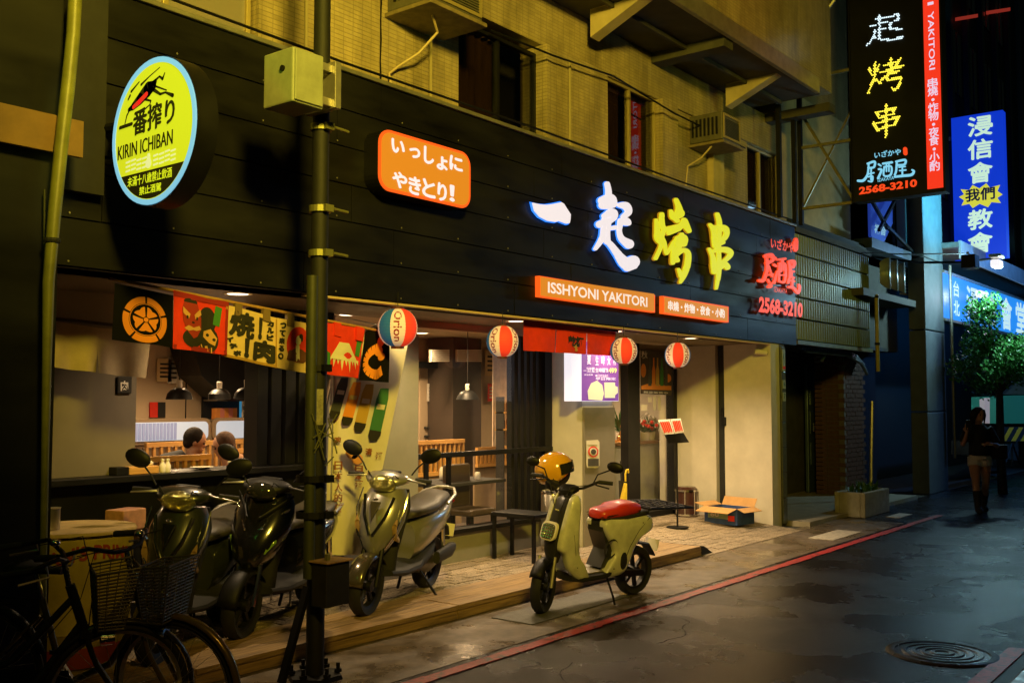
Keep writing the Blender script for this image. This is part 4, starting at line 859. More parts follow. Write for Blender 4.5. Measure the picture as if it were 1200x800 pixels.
slatbench('slatted oak booth back behind the diners at the black door leaves', PY(262, 525, 9.0).x, PY(312, 525, 9.0).x, 9.0, .8, PY(290, 525, 9.0).z)
slatbench('slatted oak booth back at the left edge beside the leaning pipe', PY(40, 520, 9.4).x, PY(118, 520, 9.4).x, 9.4, .7, PY(70, 513, 9.4).z)
slatbench('slatted oak booth back behind the window railing, left of the black post', PY(470, 520, 8.6).x, PY(545, 520, 8.6).x, 8.6, .75, PY(500, 516, 8.6).z)
slatbench('slatted oak booth back behind the window railing, right side', PY(560, 520, 9.2).x, PY(640, 520, 9.2).x, 9.2, .75, PY(600, 522, 9.2).z)
# glowing display windows with rounded frames
for a0, a1, lb in ((150, 247, 'long lit frosted display window with vertical stripes behind the man diner'), (250, 330, 'second lit frosted display window behind the other diner')):
    t = thing('display_window', lb, 'display window'); x0, x1 = PY(a0, 500, 10.6).x, PY(a1, 500, 10.6).x; z0, z1 = PY(220, 519, 10.6).z, PY(220, 490, 10.6).z
    ob('frame', B().slab([(x, 10.60, z) for x, z in rrect(x0, x1, z0, z1, .08)], (0, .04, 0)), mat('bronze_frame', (.3, .22, .14), .35, .7), parent=t)
    ob('frosted_pane', B().slab([(x, 10.592, z) for x, z in rrect(x0+.04, x1-.04, z0+.04, z1-.04, .06)], (0, .006, 0)), emat('frosted_light', (.60, .66, .74), .6), parent=t)
    n = 12
    if a0 == 150:
        for k in range(n): xx = x0+.08+(x1-x0)*.5*(k/n); ob('stripe', B().box((xx, 10.582, z0+.05), (xx+.035, 10.589, z1-.05)), mat('blue_grey_stripe', (.12, .14, .25), .6, em=(.2, .22, .35), es=.6), parent=t)
ob('kitchen_counter', B().box((PY(140, 500, 10.7).x, 10.66, FZ), (8.4, 11.2, PY(220, 519, 10.7).z)), M_int2, parent=bd)
# wall boards, shelves and black hood at the back
ob('stove_hood', B().slab([PY(*p, 10.9) for p in ((224, 400), (310, 400), (310, 452), (285, 470), (262, 464), (236, 440))], (0, .5, 0)), M_blk, parent=bd)
ob('menu_board', B().box((PY(262, 440, 11.0).x, 10.95, PY(262, 435, 11.0).z), (PY(298, 440, 11.0).x, 10.98, PY(262, 421, 11.0).z)), M_alu, parent=bd)
sh = thing('bottle_shelf', 'back wall shelf with small packets and a banner beyond the black lamps', 'shelf')
x0, x1 = PY(249, 480, 11.3).x, PY(300, 480, 11.3).x
for px_y in (491, 468): z = PY(270, px_y, 11.3).z; ob('board', B().box((x0, 11.2, z-.02), (x1, 11.5, z)), M_alu, parent=sh)
ob('back_panel', B().box((x0, 11.52, PY(270, 492, 11.5).z), (x1, 11.55, PY(270, 452, 11.5).z)), M_blkm, parent=sh)
for k, px_ in enumerate((253, 258, 263, 268, 273)):
    q_ = PY(px_, 488, 11.25); tag(ob('packet', B().box((q_.x, 11.25, PY(270, 491, 11.3).z+.002), (q_.x+.07, 11.35, PY(270, 491, 11.3).z+.15)), (mat('packet_orange', (.8, .3, .06), .6), mat('packet_pink', (.75, .25, .2), .6))[k % 2], bevel=.006), ('leftmost orange', 'leftmost pink', 'middle orange', 'second pink', 'rightmost orange')[k]+' packet in the small row on the back shelf', 'packet', 'packets on the back shelf')
tag(ob('white_jar', B().lathe([(0, 0), (.09, 0), (.11, .05), (.11, .2), (.07, .26), (0, .26)], 16, Matrix.Translation((PY(272, 455, 11.3).x, 11.3, PY(270, 468, 11.3).z))), M_whp, smooth=1), 'round pale jar on the upper back shelf between the black lamps', 'jar')
t = thing('shelf_banner', 'narrow white banner with black writing beside the back shelf', 'banner'); xa_, xb_ = PY(284, 470, 11.1).x, PY(290, 470, 11.1).x
ob('cloth', B().box((xa_, 11.1, PY(285, 491, 11.1).z), (xb_, 11.11, PY(285, 462, 11.1).z)), M_whp, parent=t)
b = B()
for k, ch in enumerate('生啤酒'): z = PY(285, 467+k*8, 11.1).z; text(b, ch, (xa_+.01, 11.096, z-.07), (xb_-.01, 11.096, z-.07), (xa_+.01, 11.096, z), 0, .03)
ob('lettering', b, M_ink, parent=t)
tag(ob('blue_bottle_case', B().box((PY(291, 480, 11.2).x, 11.2, PY(291, 491, 11.2).z), (PY(300, 480, 11.2).x, 11.4, PY(291, 463, 11.2).z)), mat('blue_glow_case', (.05, .25, .4), .4, em=(.06, .3, .5), es=.5)), 'blue lit case at the right end of the back shelf', 'case')
# pendant lamps
def pendant(label, px, py, yy, r=.135):
    c = PY(px, py, yy); t = thing('pendant_lamp', label, 'pendant lamp', c, group='black dome lamps hanging inside')
    ob('shade', B().lathe([(.02, .12), (.05, .115), (.09, .095), (.12, .06), (r, 0), (r-.006, 0), (.113, .055), (.085, .088), (.04, .106), (0, .108)], 28), M_blk, parent=t, smooth=1)
    ob('neck', B().lathe([(0, .12), (.028, .12), (.03, .19), (.02, .2), (0, .2)], 12), M_whp, parent=t); ob('cable', B().tube([(0, 0, .2), (0, 0, 2.62-c.z)], .005, 5), M_blk, parent=t)
    ob('bulb', B().ball((0, 0, .055), .035), emat('warm_bulb', (1., .62, .28), 9), parent=t, smooth=1)
    l = bpy.data.lights.new('pendant_light', 'POINT'); l.energy = 11; l.color = (1, .66, .34); l.shadow_soft_size = .05; lo = bpy.data.objects.new('pendant_light', l); COL.objects.link(lo); lo.parent = t; lo.location = (0, 0, -.02)
pendant('black dome pendant lamp hanging clear of the others beside the grey column', 210, 468, 9.0); pendant('middle black dome pendant lamp over the booths', 257, 468, 9.4, .12); pendant('black dome pendant lamp nearest the black door leaves', 289, 467, 8.6)
pendant('black dome pendant lamp seen through the railed window', 548, 468, 8.3, .15)
# soffit downlights, plus unseen ceiling lights added inside to light the room
def downlight(label, x, y, z, r=.075, e=14, col=(1, .72, .40), soft=.06, grp='round downlights in the soffit', em=6):
    t = thing('downlight', label, 'downlight', (x, y, z), group=grp)
    ob('trim_ring', B().lathe([(r, 0), (r+.02, -.006), (r+.03, 0)], 24), M_whp, parent=t, smooth=1)
    ob('lens', B().lathe([(0, -.001), (r, -.001)], 24), mat('downlight_lens', (1, .9, .7), .5, em=(1, .78, .48), es=em), parent=t)
    l = bpy.data.lights.new('downlight', 'SPOT'); l.energy = e; l.color = col; l.spot_size = R(150); l.spot_blend = .9; l.shadow_soft_size = soft
    lo = bpy.data.objects.new('downlight_beam', l); COL.objects.link(lo); lo.parent = t; lo.location = (0, 0, -.03)
for (x, y, e, lb) in ((4.40, 6.0, 75, 'soffit downlight above the cream flags left of the pole'), (7.6, 5.95, 170, 'soffit downlight left of the red door curtain'), (11.05, 5.9, 340, 'soffit downlight beside the rightmost lantern'),
                   (6.1, 6.05, 85, 'soffit downlight behind the lantern nearest the pole'), (9.4, 5.95, 170, 'soffit downlight behind the red door curtain')):
    downlight(lb, x, y, 2.468, e=e)
for x, y, e_, lb in ((4.2, 8.2, 150, 'added ceiling light over the booths behind the grey column'), (6.6, 9.9, 330, 'added ceiling light before the long lit display window'), (9.2, 8.2, 230, 'added ceiling light behind the railed window'), (11.9, 8.3, 200, 'added ceiling light over the reception counter'),
                     (7.3, 8.0, 170, 'added ceiling light behind the arched partition'), (9.9, 9.4, 260, 'added ceiling light in front of the sheer curtain'), (3.0, 9.0, 130, 'added ceiling light near the swirling print at the left')):
    downlight(lb, x, y, 2.618, .1, e=e_, col=(1, .68, .35), grp='added round ceiling lights inside', em=8)
# column face poster, wall poster on the left
t = thing('wall_poster', 'small framed picture hanging high on the grey column', 'picture'); p0 = PY(138, 458, 6.72)
ob('frame', B().box((PY(137, 450, 6.71).x, 6.70, PY(137, 461, 6.71).z), (PY(154, 450, 6.71).x, 6.717, PY(154, 441, 6.71).z)), M_ink, parent=t, bevel=.02)
b = B(); ptext(b, onY(6.70), '肉', ((141, 458), (150, 458), (141, 446)), .004, .03); ob('lettering', b, M_whp, parent=t)
t = thing('wave_print', 'framed print of dark swirls on orange high on the left back wall', 'picture'); GP = onY(9.9)
b = B(); poly(b, GP, [(66, 431), (96, 431), (96, 465), (66, 465)], .01, .02); ob('paper', b, mat('print_paper', (.7, .42, .2), .8), parent=t)
b = B(); poly(b, GP, [(68, 440), (78, 436), (94, 448), (94, 461), (74, 461), (68, 452)], .014, .003); ob('dark_shape', b, mat('print_dark', (.05, .06, .04), .8), parent=t)
b = B(); poly(b, GP, [(74, 452), (86, 440), (92, 446), (84, 458)], .018, .003); ob('orange_shape', b, M_orc, parent=t)
wall('side_back_wall', (1.5, 9.95, .1), (4.9, 10.0, 2.619), M_int)
t = thing('red_black_panel', 'small red and black sign board on the back wall beside the column', 'board')
b = B(); poly(b, onY(11.55), [(176, 471), (185, 471), (185, 489), (176, 489)], 0, .02); ob('red_half', b, M_redc, parent=t); b = B(); poly(b, onY(11.55), [(185.3, 471), (194, 471), (194, 489), (185.3, 489)], 0, .02); ob('black_half', b, M_ink, parent=t)
wall('wall_joint', (PY(218, 470, 11.58).x, 11.585, .1), (PY(218.8, 470, 11.58).x, 11.598, 2.6), M_blk)
# things on the left counter
t = thing('condiment_tray', 'oak tray with a dark end on the counter in front of the grey column', 'tray'); cz = 1.166
x0, x1 = PY(134, 545, 6.65).x, PY(184, 545, 6.65).x
ob('tray_body', B().box((x0+.1, 6.62, cz), (x1, 6.78, cz+.055)), M_oak, parent=t, bevel=.005); ob('dark_box', B().box((x0, 6.62, cz), (x0+.098, 6.78, cz+.058)), M_blk, parent=t, bevel=.004)
for k, (a_, r_) in enumerate(((163, .02), (168, .018), (175, .022))): ob('wrapped_cup', B().ball((PY(a_, 540, 6.7).x, 6.7, cz+.07), (r_*1.5, r_, r_)), M_whp, parent=t, smooth=1)
for px_, lb in ((190.5, 'white sauce bottle standing left of its twin on the counter'), (196.5, 'white sauce bottle standing right of its twin on the counter')):
    q_ = PY(px_, 545, 6.66); t = thing('sauce_bottle', lb, 'bottle', (q_.x, 6.66, cz), group='white sauce bottles')
    ob('bottle_body', B().lathe([(0, 0), (.021, 0), (.024, .01), (.024, .05), (.012, .075), (.010, .085), (0, .085)], 14), M_whp, parent=t, smooth=1); ob('cap', B().lathe([(0, .086), (.014, .086), (.014, .1), (0, .1)], 10), M_whp, parent=t)
# barrel
br = thing('beer_barrel', 'big yellow round barrel table with faded red writing behind the bicycles', 'barrel', (3.13, 5.86, .1)); br.scale = (1.05, 1.05, 1.13)
rb = .33
ob('drum', B().lathe([(0, 0), (rb-.03, 0), (rb-.015, .03), (rb-.01, .22), (rb-.002, .23), (rb-.01, .24), (rb-.01, .48), (rb, .50), (rb, .70), (rb-.02, .72)], 48), mat('yellow_drum', (.55, .43, .08), .45, var=.3, sc=5), parent=br, smooth=1)
ob('top_board', B().lathe([(0, .74), (rb+.012, .74), (rb+.02, .73), (rb+.02, .722), (rb-.02, .721), (0, .721)], 48), mat('barrel_top', (.62, .45, .2), .5, var=.35, sc=5), parent=br, smooth=1)
b = B()
for s, zz, a_, hgt in (("JAPAN'S PRIME", .50, 195, .10),):
    V, F = glyphs(s, .03); span = 110 if len(s) > 6 else 45
    b.add([((rb+.006)*math.cos(R(a_+span*u)), (rb+.006)*math.sin(R(a_+span*u)), zz+hgt*v+(.08*math.sin(u*2.6) if len(s) > 6 else 0)) for u, v in V], F)
ob('lettering', b, mat('barrel_red', (.35, .05, .02), .6), parent=br)
b = B().lathe([(rb+.002, .06), (rb+.002, .16)], 40, a0=R(180), a1=R(330)); ob('lower_band', b, mat('barrel_red', (.35, .05, .02)), parent=br)
tag(ob('steel_canister', B().lathe([(0, 0), (.055, 0), (.055, .12), (.06, .125), (0, .13)], 18, Matrix.Translation((2.98, 5.84, .94))), M_steel, smooth=1), 'small ribbed steel canister standing on the barrel table', 'canister')
tag(ob('snack_box', B().cbox((3.75, 6.32, .892), (.22, .16, .14), .3), mat('pale_red_box', (.5, .25, .15), .7, var=.3, sc=20), bevel=.008), 'pale red carton lying on a bar stool behind the green scooter', 'box')
# stool bench, bin, round stool
t = thing('black_bench', 'black backless bench with thin square legs below the railed window', 'bench', (8.03, 6.2, .106)); 
ob('seat', B().cbox((0, 0, .45), (.34, .55, .045)), M_blk, parent=t, bevel=.008)
for sx in (-1, 1):
    for sy in (-1, 1): ob('leg', B().box((sx*.145-.016, sy*.25-.016, 0), (sx*.145+.016, sy*.25+.016, .427)), M_blk, parent=t)
q_ = PZ(630, 651, .106); t = thing('steel_bin', 'tall round brushed steel bin between the bench and the entrance column', 'bin', (8.72, 6.32, .106))
ob('drum', B().lathe([(0, 0), (.125, 0), (.13, .01), (.13, .60), (.115, .62), (0, .61)], 36), M_steel, parent=t, smooth=1); ob('rim', B().lathe([(.112, .625), (.122, .632), (.133, .625), (.133, .60)], 36), M_chr, parent=t, smooth=1)
t = thing('round_stool', 'dark drum shaped stool with steel bands in the entrance corner', 'stool', (12.42, 6.72, .10))
ob('drum', B().lathe([(0, 0), (.15, 0), (.155, .02), (.15, .2), (.155, .38), (.12, .41), (0, .41)], 28), mat('dark_lacquer', (.05, .02, .015), .2, coat=.5), parent=t, smooth=1)
for z in (.03, .36): ob('band', B().lathe([(.15, z-.012), (.166, z-.012), (.166, z+.012), (.15, z+.012)], 28), M_chr, parent=t)
for k in range(5): a_ = R(150+k*50); ob('rod', B().tube([(.162*math.cos(a_), .162*math.sin(a_), .04), (.162*math.cos(a_), .162*math.sin(a_), .35)], .008, 6), M_chr, parent=t)
# open cardboard box
t = thing('open_carton', 'open cardboard box with blue and green sides against the white wall', 'carton', (12.22, 5.98, .085), R(-10))
bw = mat('blue_carton', (.03, .07, .22), .6, var=.3, sc=14); cb = mat('cardboard', (.50, .28, .10), .8, var=.15, sc=10)
ob('side', B().box((-.19, -.26, 0), (-.184, .26, .21)), bw, parent=t); ob('side', B().box((.184, -.26, 0), (.19, .26, .21)), bw, parent=t); ob('side', B().box((-.183, -.26, 0), (.183, -.254, .21)), bw, parent=t); ob('side', B().box((-.183, .254, 0), (.183, .26, .21)), bw, parent=t)
ob('green_panel', B().box((-.195, -.12, .07), (-.191, .20, .17)), mat('pale_green_print', (.3, .42, .22), .7), parent=t); ob('red_panel', B().box((-.195, -.22, .05), (-.191, -.12, .12)), M_redc, parent=t)
b = B(); text(b, '60', (-.197, .16, .09), (-.197, .02, .09), (-.197, .16, .15), 0, .03); ob('lettering', b, M_whp, parent=t)
ob('flap', B().slab([(-.19, -.26, .212), (-.19, .26, .212), (-.36, .28, .16), (-.36, -.24, .16)], (0, 0, .006)), cb, parent=t); ob('flap', B().slab([(.19, -.26, .212), (.19, .26, .212), (.26, .26, .32), (.26, -.26, .32)], (.006, 0, 0)), cb, parent=t)
ob('flap', B().slab([(-.19, .26, .212), (.19, .26, .212), (.22, .40, .25), (-.22, .40, .25)], (0, 0, .006)), cb, parent=t); ob('flap', B().slab([(-.19, -.26, .212), (.19, -.26, .212), (.2, -.38, .17), (-.2, -.38, .17)], (0, 0, .006)), cb, parent=t)
ob('base', B().box((-.183, -.253, .004), (.183, .253, .01)), cb, parent=t)
# security camera + number plates on the pier
t = thing('security_camera', 'small white security camera under the soffit beside the tiled pier', 'camera', (12.62, 5.72, 2.36))
ob('housing', B().tube([(-.05, .03, 0), (.06, -.10, -.02)], .035, 12), M_wht, parent=t); ob('lens', B().tube([(.061, -.101, -.02), (.066, -.107, -.021)], .026, 12), M_ink, parent=t); ob('mount', B().tube([(0, 0, .03), (0, .02, .107)], .012, 8), M_wht, parent=t)
for i, (z, h_, s) in enumerate(((2.10, .30, '↑'), (1.86, .12, '6'), (1.69, .12, '7'))):
    t = thing('number_plate', ('tall white sign plate with an arrow, topmost on the tiled pier', 'small pale number plate in the middle on the tiled pier', 'lowest small pale number plate on the tiled pier')[i], 'plate')
    ob('plate', B().box((13.02, 5.545, z), (13.11, 5.553, z+h_)), mat('greenish_plate', (.35, .40, .30), .4), parent=t); b = B(); text(b, s, (13.04, 5.542, z+h_*.3), (13.09, 5.542, z+h_*.3), (13.04, 5.542, z+h_*.85), 0, .02)
    ob('lettering', b, mat('green_paint', (.02, .12, .05), .6), parent=t)
    if i == 0: ob('red_band', B().box((13.025, 5.541, z+.03), (13.105, 5.544, z+.07)), M_redc, parent=t)
# ================================================================== scooters
KYm = Matrix.Rotation(R(90), 4, 'X')      # lathe axis along Y
def sect(x, zc, w_, h_, n=16, p=2.6, yc=0.):
    out = []
    for k in range(n):
        a = 2*math.pi*k/n; c, s_ = math.cos(a), math.sin(a)
        out.append(Vector((x, yc+w_*math.copysign(abs(c)**(2/p), c), zc+h_*math.copysign(abs(s_)**(2/p), s_))))
    return out
def dsect(z, xf, xb, w_, n=10, p=.85):    # D-shaped ring: rounded front, flat back, at height z
    out = []
    for k in range(n+1):
        a = math.pi*(k/n-.5); out.append(Vector((xb+(xf-xb)*math.cos(a)**p, w_*math.sin(a), z)))
    out += [Vector((xb-.015, w_*.55, z)), Vector((xb-.015, -w_*.55, z))]
    return out
def wheel(t, nm, x, r, rim_m, y=0, tw_=.05, spokes=5):
    T = Matrix.Translation((x, y, r)) @ KYm; ri = r-.055
    pr_ = [(ri, -tw_*.7), (r-.02, -tw_), (r-.004, -tw_*.55), (r, 0), (r-.004, tw_*.55), (r-.02, tw_), (ri, tw_*.7)]
    w_ = ob(nm, B().lathe(pr_, 36, T), M_rub, parent=t, smooth=50)
    b = B().lathe([(ri+.002, -tw_*.7), (ri-.02, -tw_*.5), (ri-.02, tw_*.5), (ri+.002, tw_*.7)], 36, T).lathe([(0, -.045), (.04, -.045), (.045, 0), (.04, .045), (0, .045)], 14, T)
    for k in range(spokes):
        a = 2*math.pi*k/spokes+.3; c, s_ = math.cos(a), math.sin(a); b.bar((x+.03*c, y, r+.03*s_), (x+(ri-.015)*c, y, r+(ri-.015)*s_), .028, .03)
    ob('rim', b, rim_m, parent=w_, smooth=30)
    if nm == 'front_wheel': ob('brake_disc', B().lathe([(.05, .05), (.105, .05), (.105, .054), (.05, .054)], 24, T), M_steel, parent=w_)
    return w_
def mirror(t, s_, x=.37, z=1.05, ox=.36, oz=1.21, oy=.33, m=None):
    mr = ob('mirror', B().ball((ox, s_*oy, oz), (.026, .088, .058), 14, 8, Matrix.Rotation(R(18)*s_, 4, 'X')), M_blk, parent=t, smooth=1)
    ob('stem', B().tube([(x, s_*.19, z), (x-.005, s_*.23, z+.06), (ox, s_*(oy-.03), oz-.03)], .006, 6), M_blk, parent=mr, smooth=1)
    ob('mirror_glass', B().ball((ox-.017, s_*oy, oz), (.008, .066, .042), 14, 6, Matrix.Rotation(R(18)*s_, 4, 'X')), M_chr, parent=mr, smooth=1)
def scooter(label, loc, rz, body, accent, lens, roll=3, style=0, steer=0):
    t = thing('parked_scooter', label, 'motor scooter', loc, rot=(R(roll), 0, rz), group='scooters parked on the timber step')
    wheel(t, 'front_wheel', .60, .225, M_blk); wheel(t, 'rear_wheel', -.60, .225, M_blk, tw_=.058)
    b = B()
    for s_ in (-1, 1): b.tube([(.60, s_*.075, .225), (.555, s_*.075, .42), (.52, s_*.07, .55)], .019, 8)
    ob('fork', b, M_chr if style else M_blk, parent=t, smooth=1)
    # front mudguard following the wheel
    b = B(); V = []; n = 14
    for i in range(n+1):
        a = R(8+150*i/n); rr = .248
        for k in range(7):
            q = (k/6-.5); V.append((.60+(rr-.018*abs(2*q)**2.5)*math.cos(a), q*.145, .225+(rr-.03*abs(2*q)**3)*math.sin(a)))
    b.add(V, [(i*7+k, i*7+k+1, (i+1)*7+k+1, (i+1)*7+k) for i in range(n) for k in range(6)])
    o = ob('mudguard', b, M_blk if style else accent, parent=t, smooth=60); md = o.modifiers.new('thick', 'SOLIDIFY'); md.thickness = .006
    # front shield
    if style == 0:
        rings = [dsect(.43, .56, .47, .045), dsect(.50, .595, .47, .10), dsect(.60, .60, .44, .150), dsect(.70, .575, .41, .180), dsect(.80, .535, .38, .188), dsect(.88, .49, .35, .17), dsect(.94, .45, .33, .135)]
    else:
        rings = [dsect(.46, .60, .47, .05, p=.5), dsect(.53, .64, .46, .12, p=.5), dsect(.62, .63, .43, .17, p=.6), dsect(.72, .58, .40, .205, p=.7), dsect(.82, .52, .37, .215, p=.8), dsect(.90, .46, .34, .20, p=.9), dsect(.97, .42, .33, .16)]
    ob('front_shield', B().loft(rings), body, parent=t, smooth=50)
    # inner leg shield and floor
    ob('leg_shield', B().loft([dsect(.30, .42, .36, .12, p=.5), dsect(.45, .43, .37, .13, p=.5), dsect(.62, .41, .36, .16, p=.5), dsect(.80, .35, .30, .175, p=.5), dsect(.93, .32, .27, .14, p=.5)]), M_blkm, parent=t, smooth=50)
    ob('floorboard', B().loft([sect(.42, .30, .13, .03), sect(.2, .28, .165, .04), sect(-.05, .28, .17, .05), sect(-.18, .32, .15, .06)]), M_blkm, parent=t, smooth=40)
    for s_ in (-1, 1):
        # pointed chevron trims and indicator lens on each side of the shield
        if style == 0:
            tri = [(.0, .90), (.135, .90), (.05, .66), (.0, .585)]
            ob('trim', B().tube([(.505, s_*.12, .885), (.565, s_*.085, .74), (.607, s_*.012, .60)], .012, 6), M_gloss, parent=t, smooth=1)
            ob('indicator', B().loft([sect(.44, .56, .012, .02, yc=s_*.155), sect(.50, .60, .02, .035, yc=s_*.150), sect(.53, .66, .02, .03, yc=s_*.155), sect(.52, .72, .006, .008, yc=s_*.165)]), mat('indicator_lens', (.35, .22, .1), .08, coat=1), parent=t, smooth=1)
            ob('side_trim', B().tube([(.535, s_*.085, .49), (.52, s_*.16, .62), (.475, s_*.195, .78), (.40, s_*.19, .92)], .006, 6), M_chr, parent=t, smooth=1)
        else:
            for j in range(4):
                z = .58+.085*j; ob('blade_trim', B().loft([sect(.60-.012*j, z-.03, .006, .012, yc=s_*.045), sect(.57-.03*j, z+.03, .010, .020, yc=s_*.11), sect(.48-.03*j, z+.12, .004, .007, yc=s_*(.18+.008*j))]), (M_chr, M_blk)[j % 2], parent=t, smooth=1)
            ob('indicator', B().loft([sect(.61, .54, .01, .012, yc=s_*.05), sect(.585, .60, .016, .028, yc=s_*.11), sect(.53, .66, .008, .012, yc=s_*.165)]), mat('green_tinted_lens', (.2, .35, .05), .06, coat=1), parent=t, smooth=1)
        ob('grip', B().tube([(.36, s_*.22, 1.015), (.345, s_*.345, 1.01)], .018, 10), M_rub, parent=t, smooth=1)
        ob('brake_lever', B().tube([(.40, s_*.17, 1.02), (.43, s_*.22, 1.015), (.415, s_*.33, 1.0)], [.008, .007, .005], 6), M_alu, parent=t, smooth=1)
        mirror(t, s_)
    if style == 0: ob('badge_panel', B().slab([(.560, -.045, .845), (.560, .045, .845), (.595, .02, .76), (.615, 0, .70), (.595, -.02, .76)], (.012, 0, .004)), accent, parent=t, bevel=.006); ob('badge', B().ball((.575, 0, .865), (.012, .022, .012)), M_chr, parent=t, smooth=1)
    else: ob('screen', B().loft([dsect(.97, .42, .40, .10), dsect(1.06, .38, .37, .075)]), M_dglass, parent=t, smooth=1)
    # handlebar cowl + headlight
    ob('handlebar_cowl', B().loft([sect(.27, 1.0, .07, .03, p=2), sect(.31, 1.01, .15, .045, p=2), sect(.38, 1.01, .19, .055, p=2), sect(.45, .995, .15, .052, p=2), sect(.49, .985, .09, .035, p=2)]), body if style == 0 else M_blk, parent=t, smooth=50)
    ob('headlight', B().ball((.462, 0, .975), (.066, .115, .066), 18, 10, Matrix.Rotation(R(25), 4, 'Y')), lens, parent=t, smooth=1)
    ob('reflector_bowl', B().ball((.452, 0, .985), (.048, .10, .035), 14, 8), M_chr, parent=t, smooth=1)
    ob('meter_panel', B().cbox((.33, 0, 1.055), (.07, .15, .02)), M_blk, parent=t, bevel=.008)
    # rear body, seat, tail
    ob('rear_body', B().loft([sect(-.06, .46, .09, .15), sect(-.14, .50, .135, .17), sect(-.32, .55, .16, .16), sect(-.52, .60, .165, .13), sect(-.70, .66, .14, .09), sect(-.86, .72, .09, .05), sect(-.93, .745, .04, .025)]), body, parent=t, smooth=50)
    ob('lower_cowl', B().loft([sect(.05, .26, .15, .03), sect(-.15, .31, .16, .06), sect(-.35, .36, .15, .05), sect(-.5, .42, .10, .03)]), M_blkm, parent=t, smooth=50)
    ob('seat', B().loft([sect(-.02, .68, .06, .03, p=2.3), sect(-.07, .70, .11, .045, p=2.3), sect(-.22, .715, .145, .05, p=2.3), sect(-.40, .725, .155, .055, p=2.3), sect(-.48, .75, .15, .06, p=2.3), sect(-.68, .785, .13, .05, p=2.3), sect(-.78, .79, .08, .03, p=2.3)], ), mat('seat_vinyl', (.05, .043, .03), .5, var=.15, sc=12, bump=.1), parent=t, smooth=60)
    ob('grab_rail', B().tube([(-.55, .16, .74), (-.75, .15, .80), (-.90, .08, .83), (-.92, 0, .835), (-.90, -.08, .83), (-.75, -.15, .80), (-.55, -.16, .74)], .013, 8), M_alu, parent=t, smooth=1)
    ob('tail_light', B().ball((-.915, 0, .72), (.03, .09, .03)), mat('tail_lens', (.35, .01, .01), .1, coat=1), parent=t, smooth=1)
    ob('rear_mudguard', B().loft([sect(-.72, .56, .07, .02), sect(-.86, .50, .075, .015), sect(-.95, .38, .06, .012)]), M_blkm, parent=t, smooth=40)
    ob('number_plate', B().cbox((-.935, 0, .46), (.006, .20, .11), M=Matrix.Rotation(R(-15), 4, 'Y')), M_whp, parent=t)
    ob('engine', B().loft([sect(-.22, .26, .10, .07), sect(-.4, .25, .13, .09), sect(-.62, .24, .08, .07)]).tube([(-.3, 0, .3), (-.3, 0, .42)], .06), mat('dirty_alloy', (.12, .11, .09), .45, .7, var=.3, sc=20), parent=t, smooth=40)
    ob('exhaust', B().tube([(-.32, -.12, .17), (-.45, -.15, .20), (-.56, -.155, .27), (-.82, -.16, .36), (-.87, -.16, .375)], [.018, .02, .05, .055, .04], 14), M_blk, parent=t, smooth=40); ob('heat_shield', B().loft([sect(-.56, .31, .018, .045, yc=-.205), sect(-.80, .38, .018, .04, yc=-.205)]), M_alu, parent=t, smooth=1)
    ob('air_box', B().loft([sect(-.42, .30, .03, .05, yc=.15), sect(-.7, .33, .04, .06, yc=.16), sect(-.8, .34, .03, .04, yc=.15)]), M_blkm, parent=t, smooth=40)
    ob('stand', B().tube([(-.2, .1, .22), (-.25, .24, .03), (-.22, .27, .01)], .011, 6), M_blk, parent=t); ob('centre_stand', B().tube([(-.35, -.12, .18), (-.38, -.16, .01)], .012, 6), M_blk, parent=t)
    for s_ in (-1, 1): ob('shock', B().tube([(-.62, s_*.13, .28), (-.55, s_*.13, .55)], .022, 8), M_chr, parent=t)
    ob('bar_cable', B().tube([(.40, .14, .99), (.50, .10, 1.05), (.46, .04, .95)], .005, 5).tube([(.40, -.14, .99), (.49, -.12, 1.06), (.46, -.05, .95)], .005, 5), M_rub, parent=t)
    return t
M_gold = mat('champagne_paint', (.26, .25, .235), .3, .4, coat=1, var=.05, sc=3); M_goldd = mat('dark_champagne_paint', (.10, .085, .055), .2, .5, coat=1)
M_gloss = mat('gloss_black_paint', (.007, .007, .008), .18, coat=1); M_olv = mat('olive_green_paint', (.02, .023, .012), .3, .0, coat=1); M_lens = mat('headlight_lens', (.45, .42, .12), .12, .85, coat=1, bump=1., sc=22, bd=.06)
rz = math.atan2(-.44, -1.14)
scooter('champagne silver scooter standing on the timber step right of the utility pole', (5.78, 5.74, .10), rz, M_gold, M_goldd, M_lens, -5)
scooter('gloss black scooter with blade shaped chrome nose between the pole and the green scooter', (4.74, 5.93, .10), rz+.10, M_gloss, M_blk, M_dglass, -5, 1)
scooter('olive green scooter behind the bicycles with its mirror raised in front of the counter', (3.96, 5.86, .10), rz+.25, M_olv, M_gloss, M_lens, -5, 0)
def puff(side, ys, ks, sub=4):
    n = len(side); P_ = []
    for i in range(n):
        p0, p1, p2, p3 = side[i-1], side[i], side[(i+1) % n], side[(i+2) % n]
        for k in range(sub):
            t_ = k/sub; P_.append(tuple(.5*((2*p1[j])+(-p0[j]+p2[j])*t_+(2*p0[j]-5*p1[j]+4*p2[j]-p3[j])*t_*t_+(-p0[j]+3*p1[j]-3*p2[j]+p3[j])*t_**3) for j in (0, 1)))
    cx_ = sum(p[0] for p in P_)/len(P_); cz_ = sum(p[1] for p in P_)/len(P_)
    return [[Vector((cx_+(x-cx_)*k, y, cz_+(z-cz_)*k)) for x, z in P_] for y, k in zip(ys, ks)]
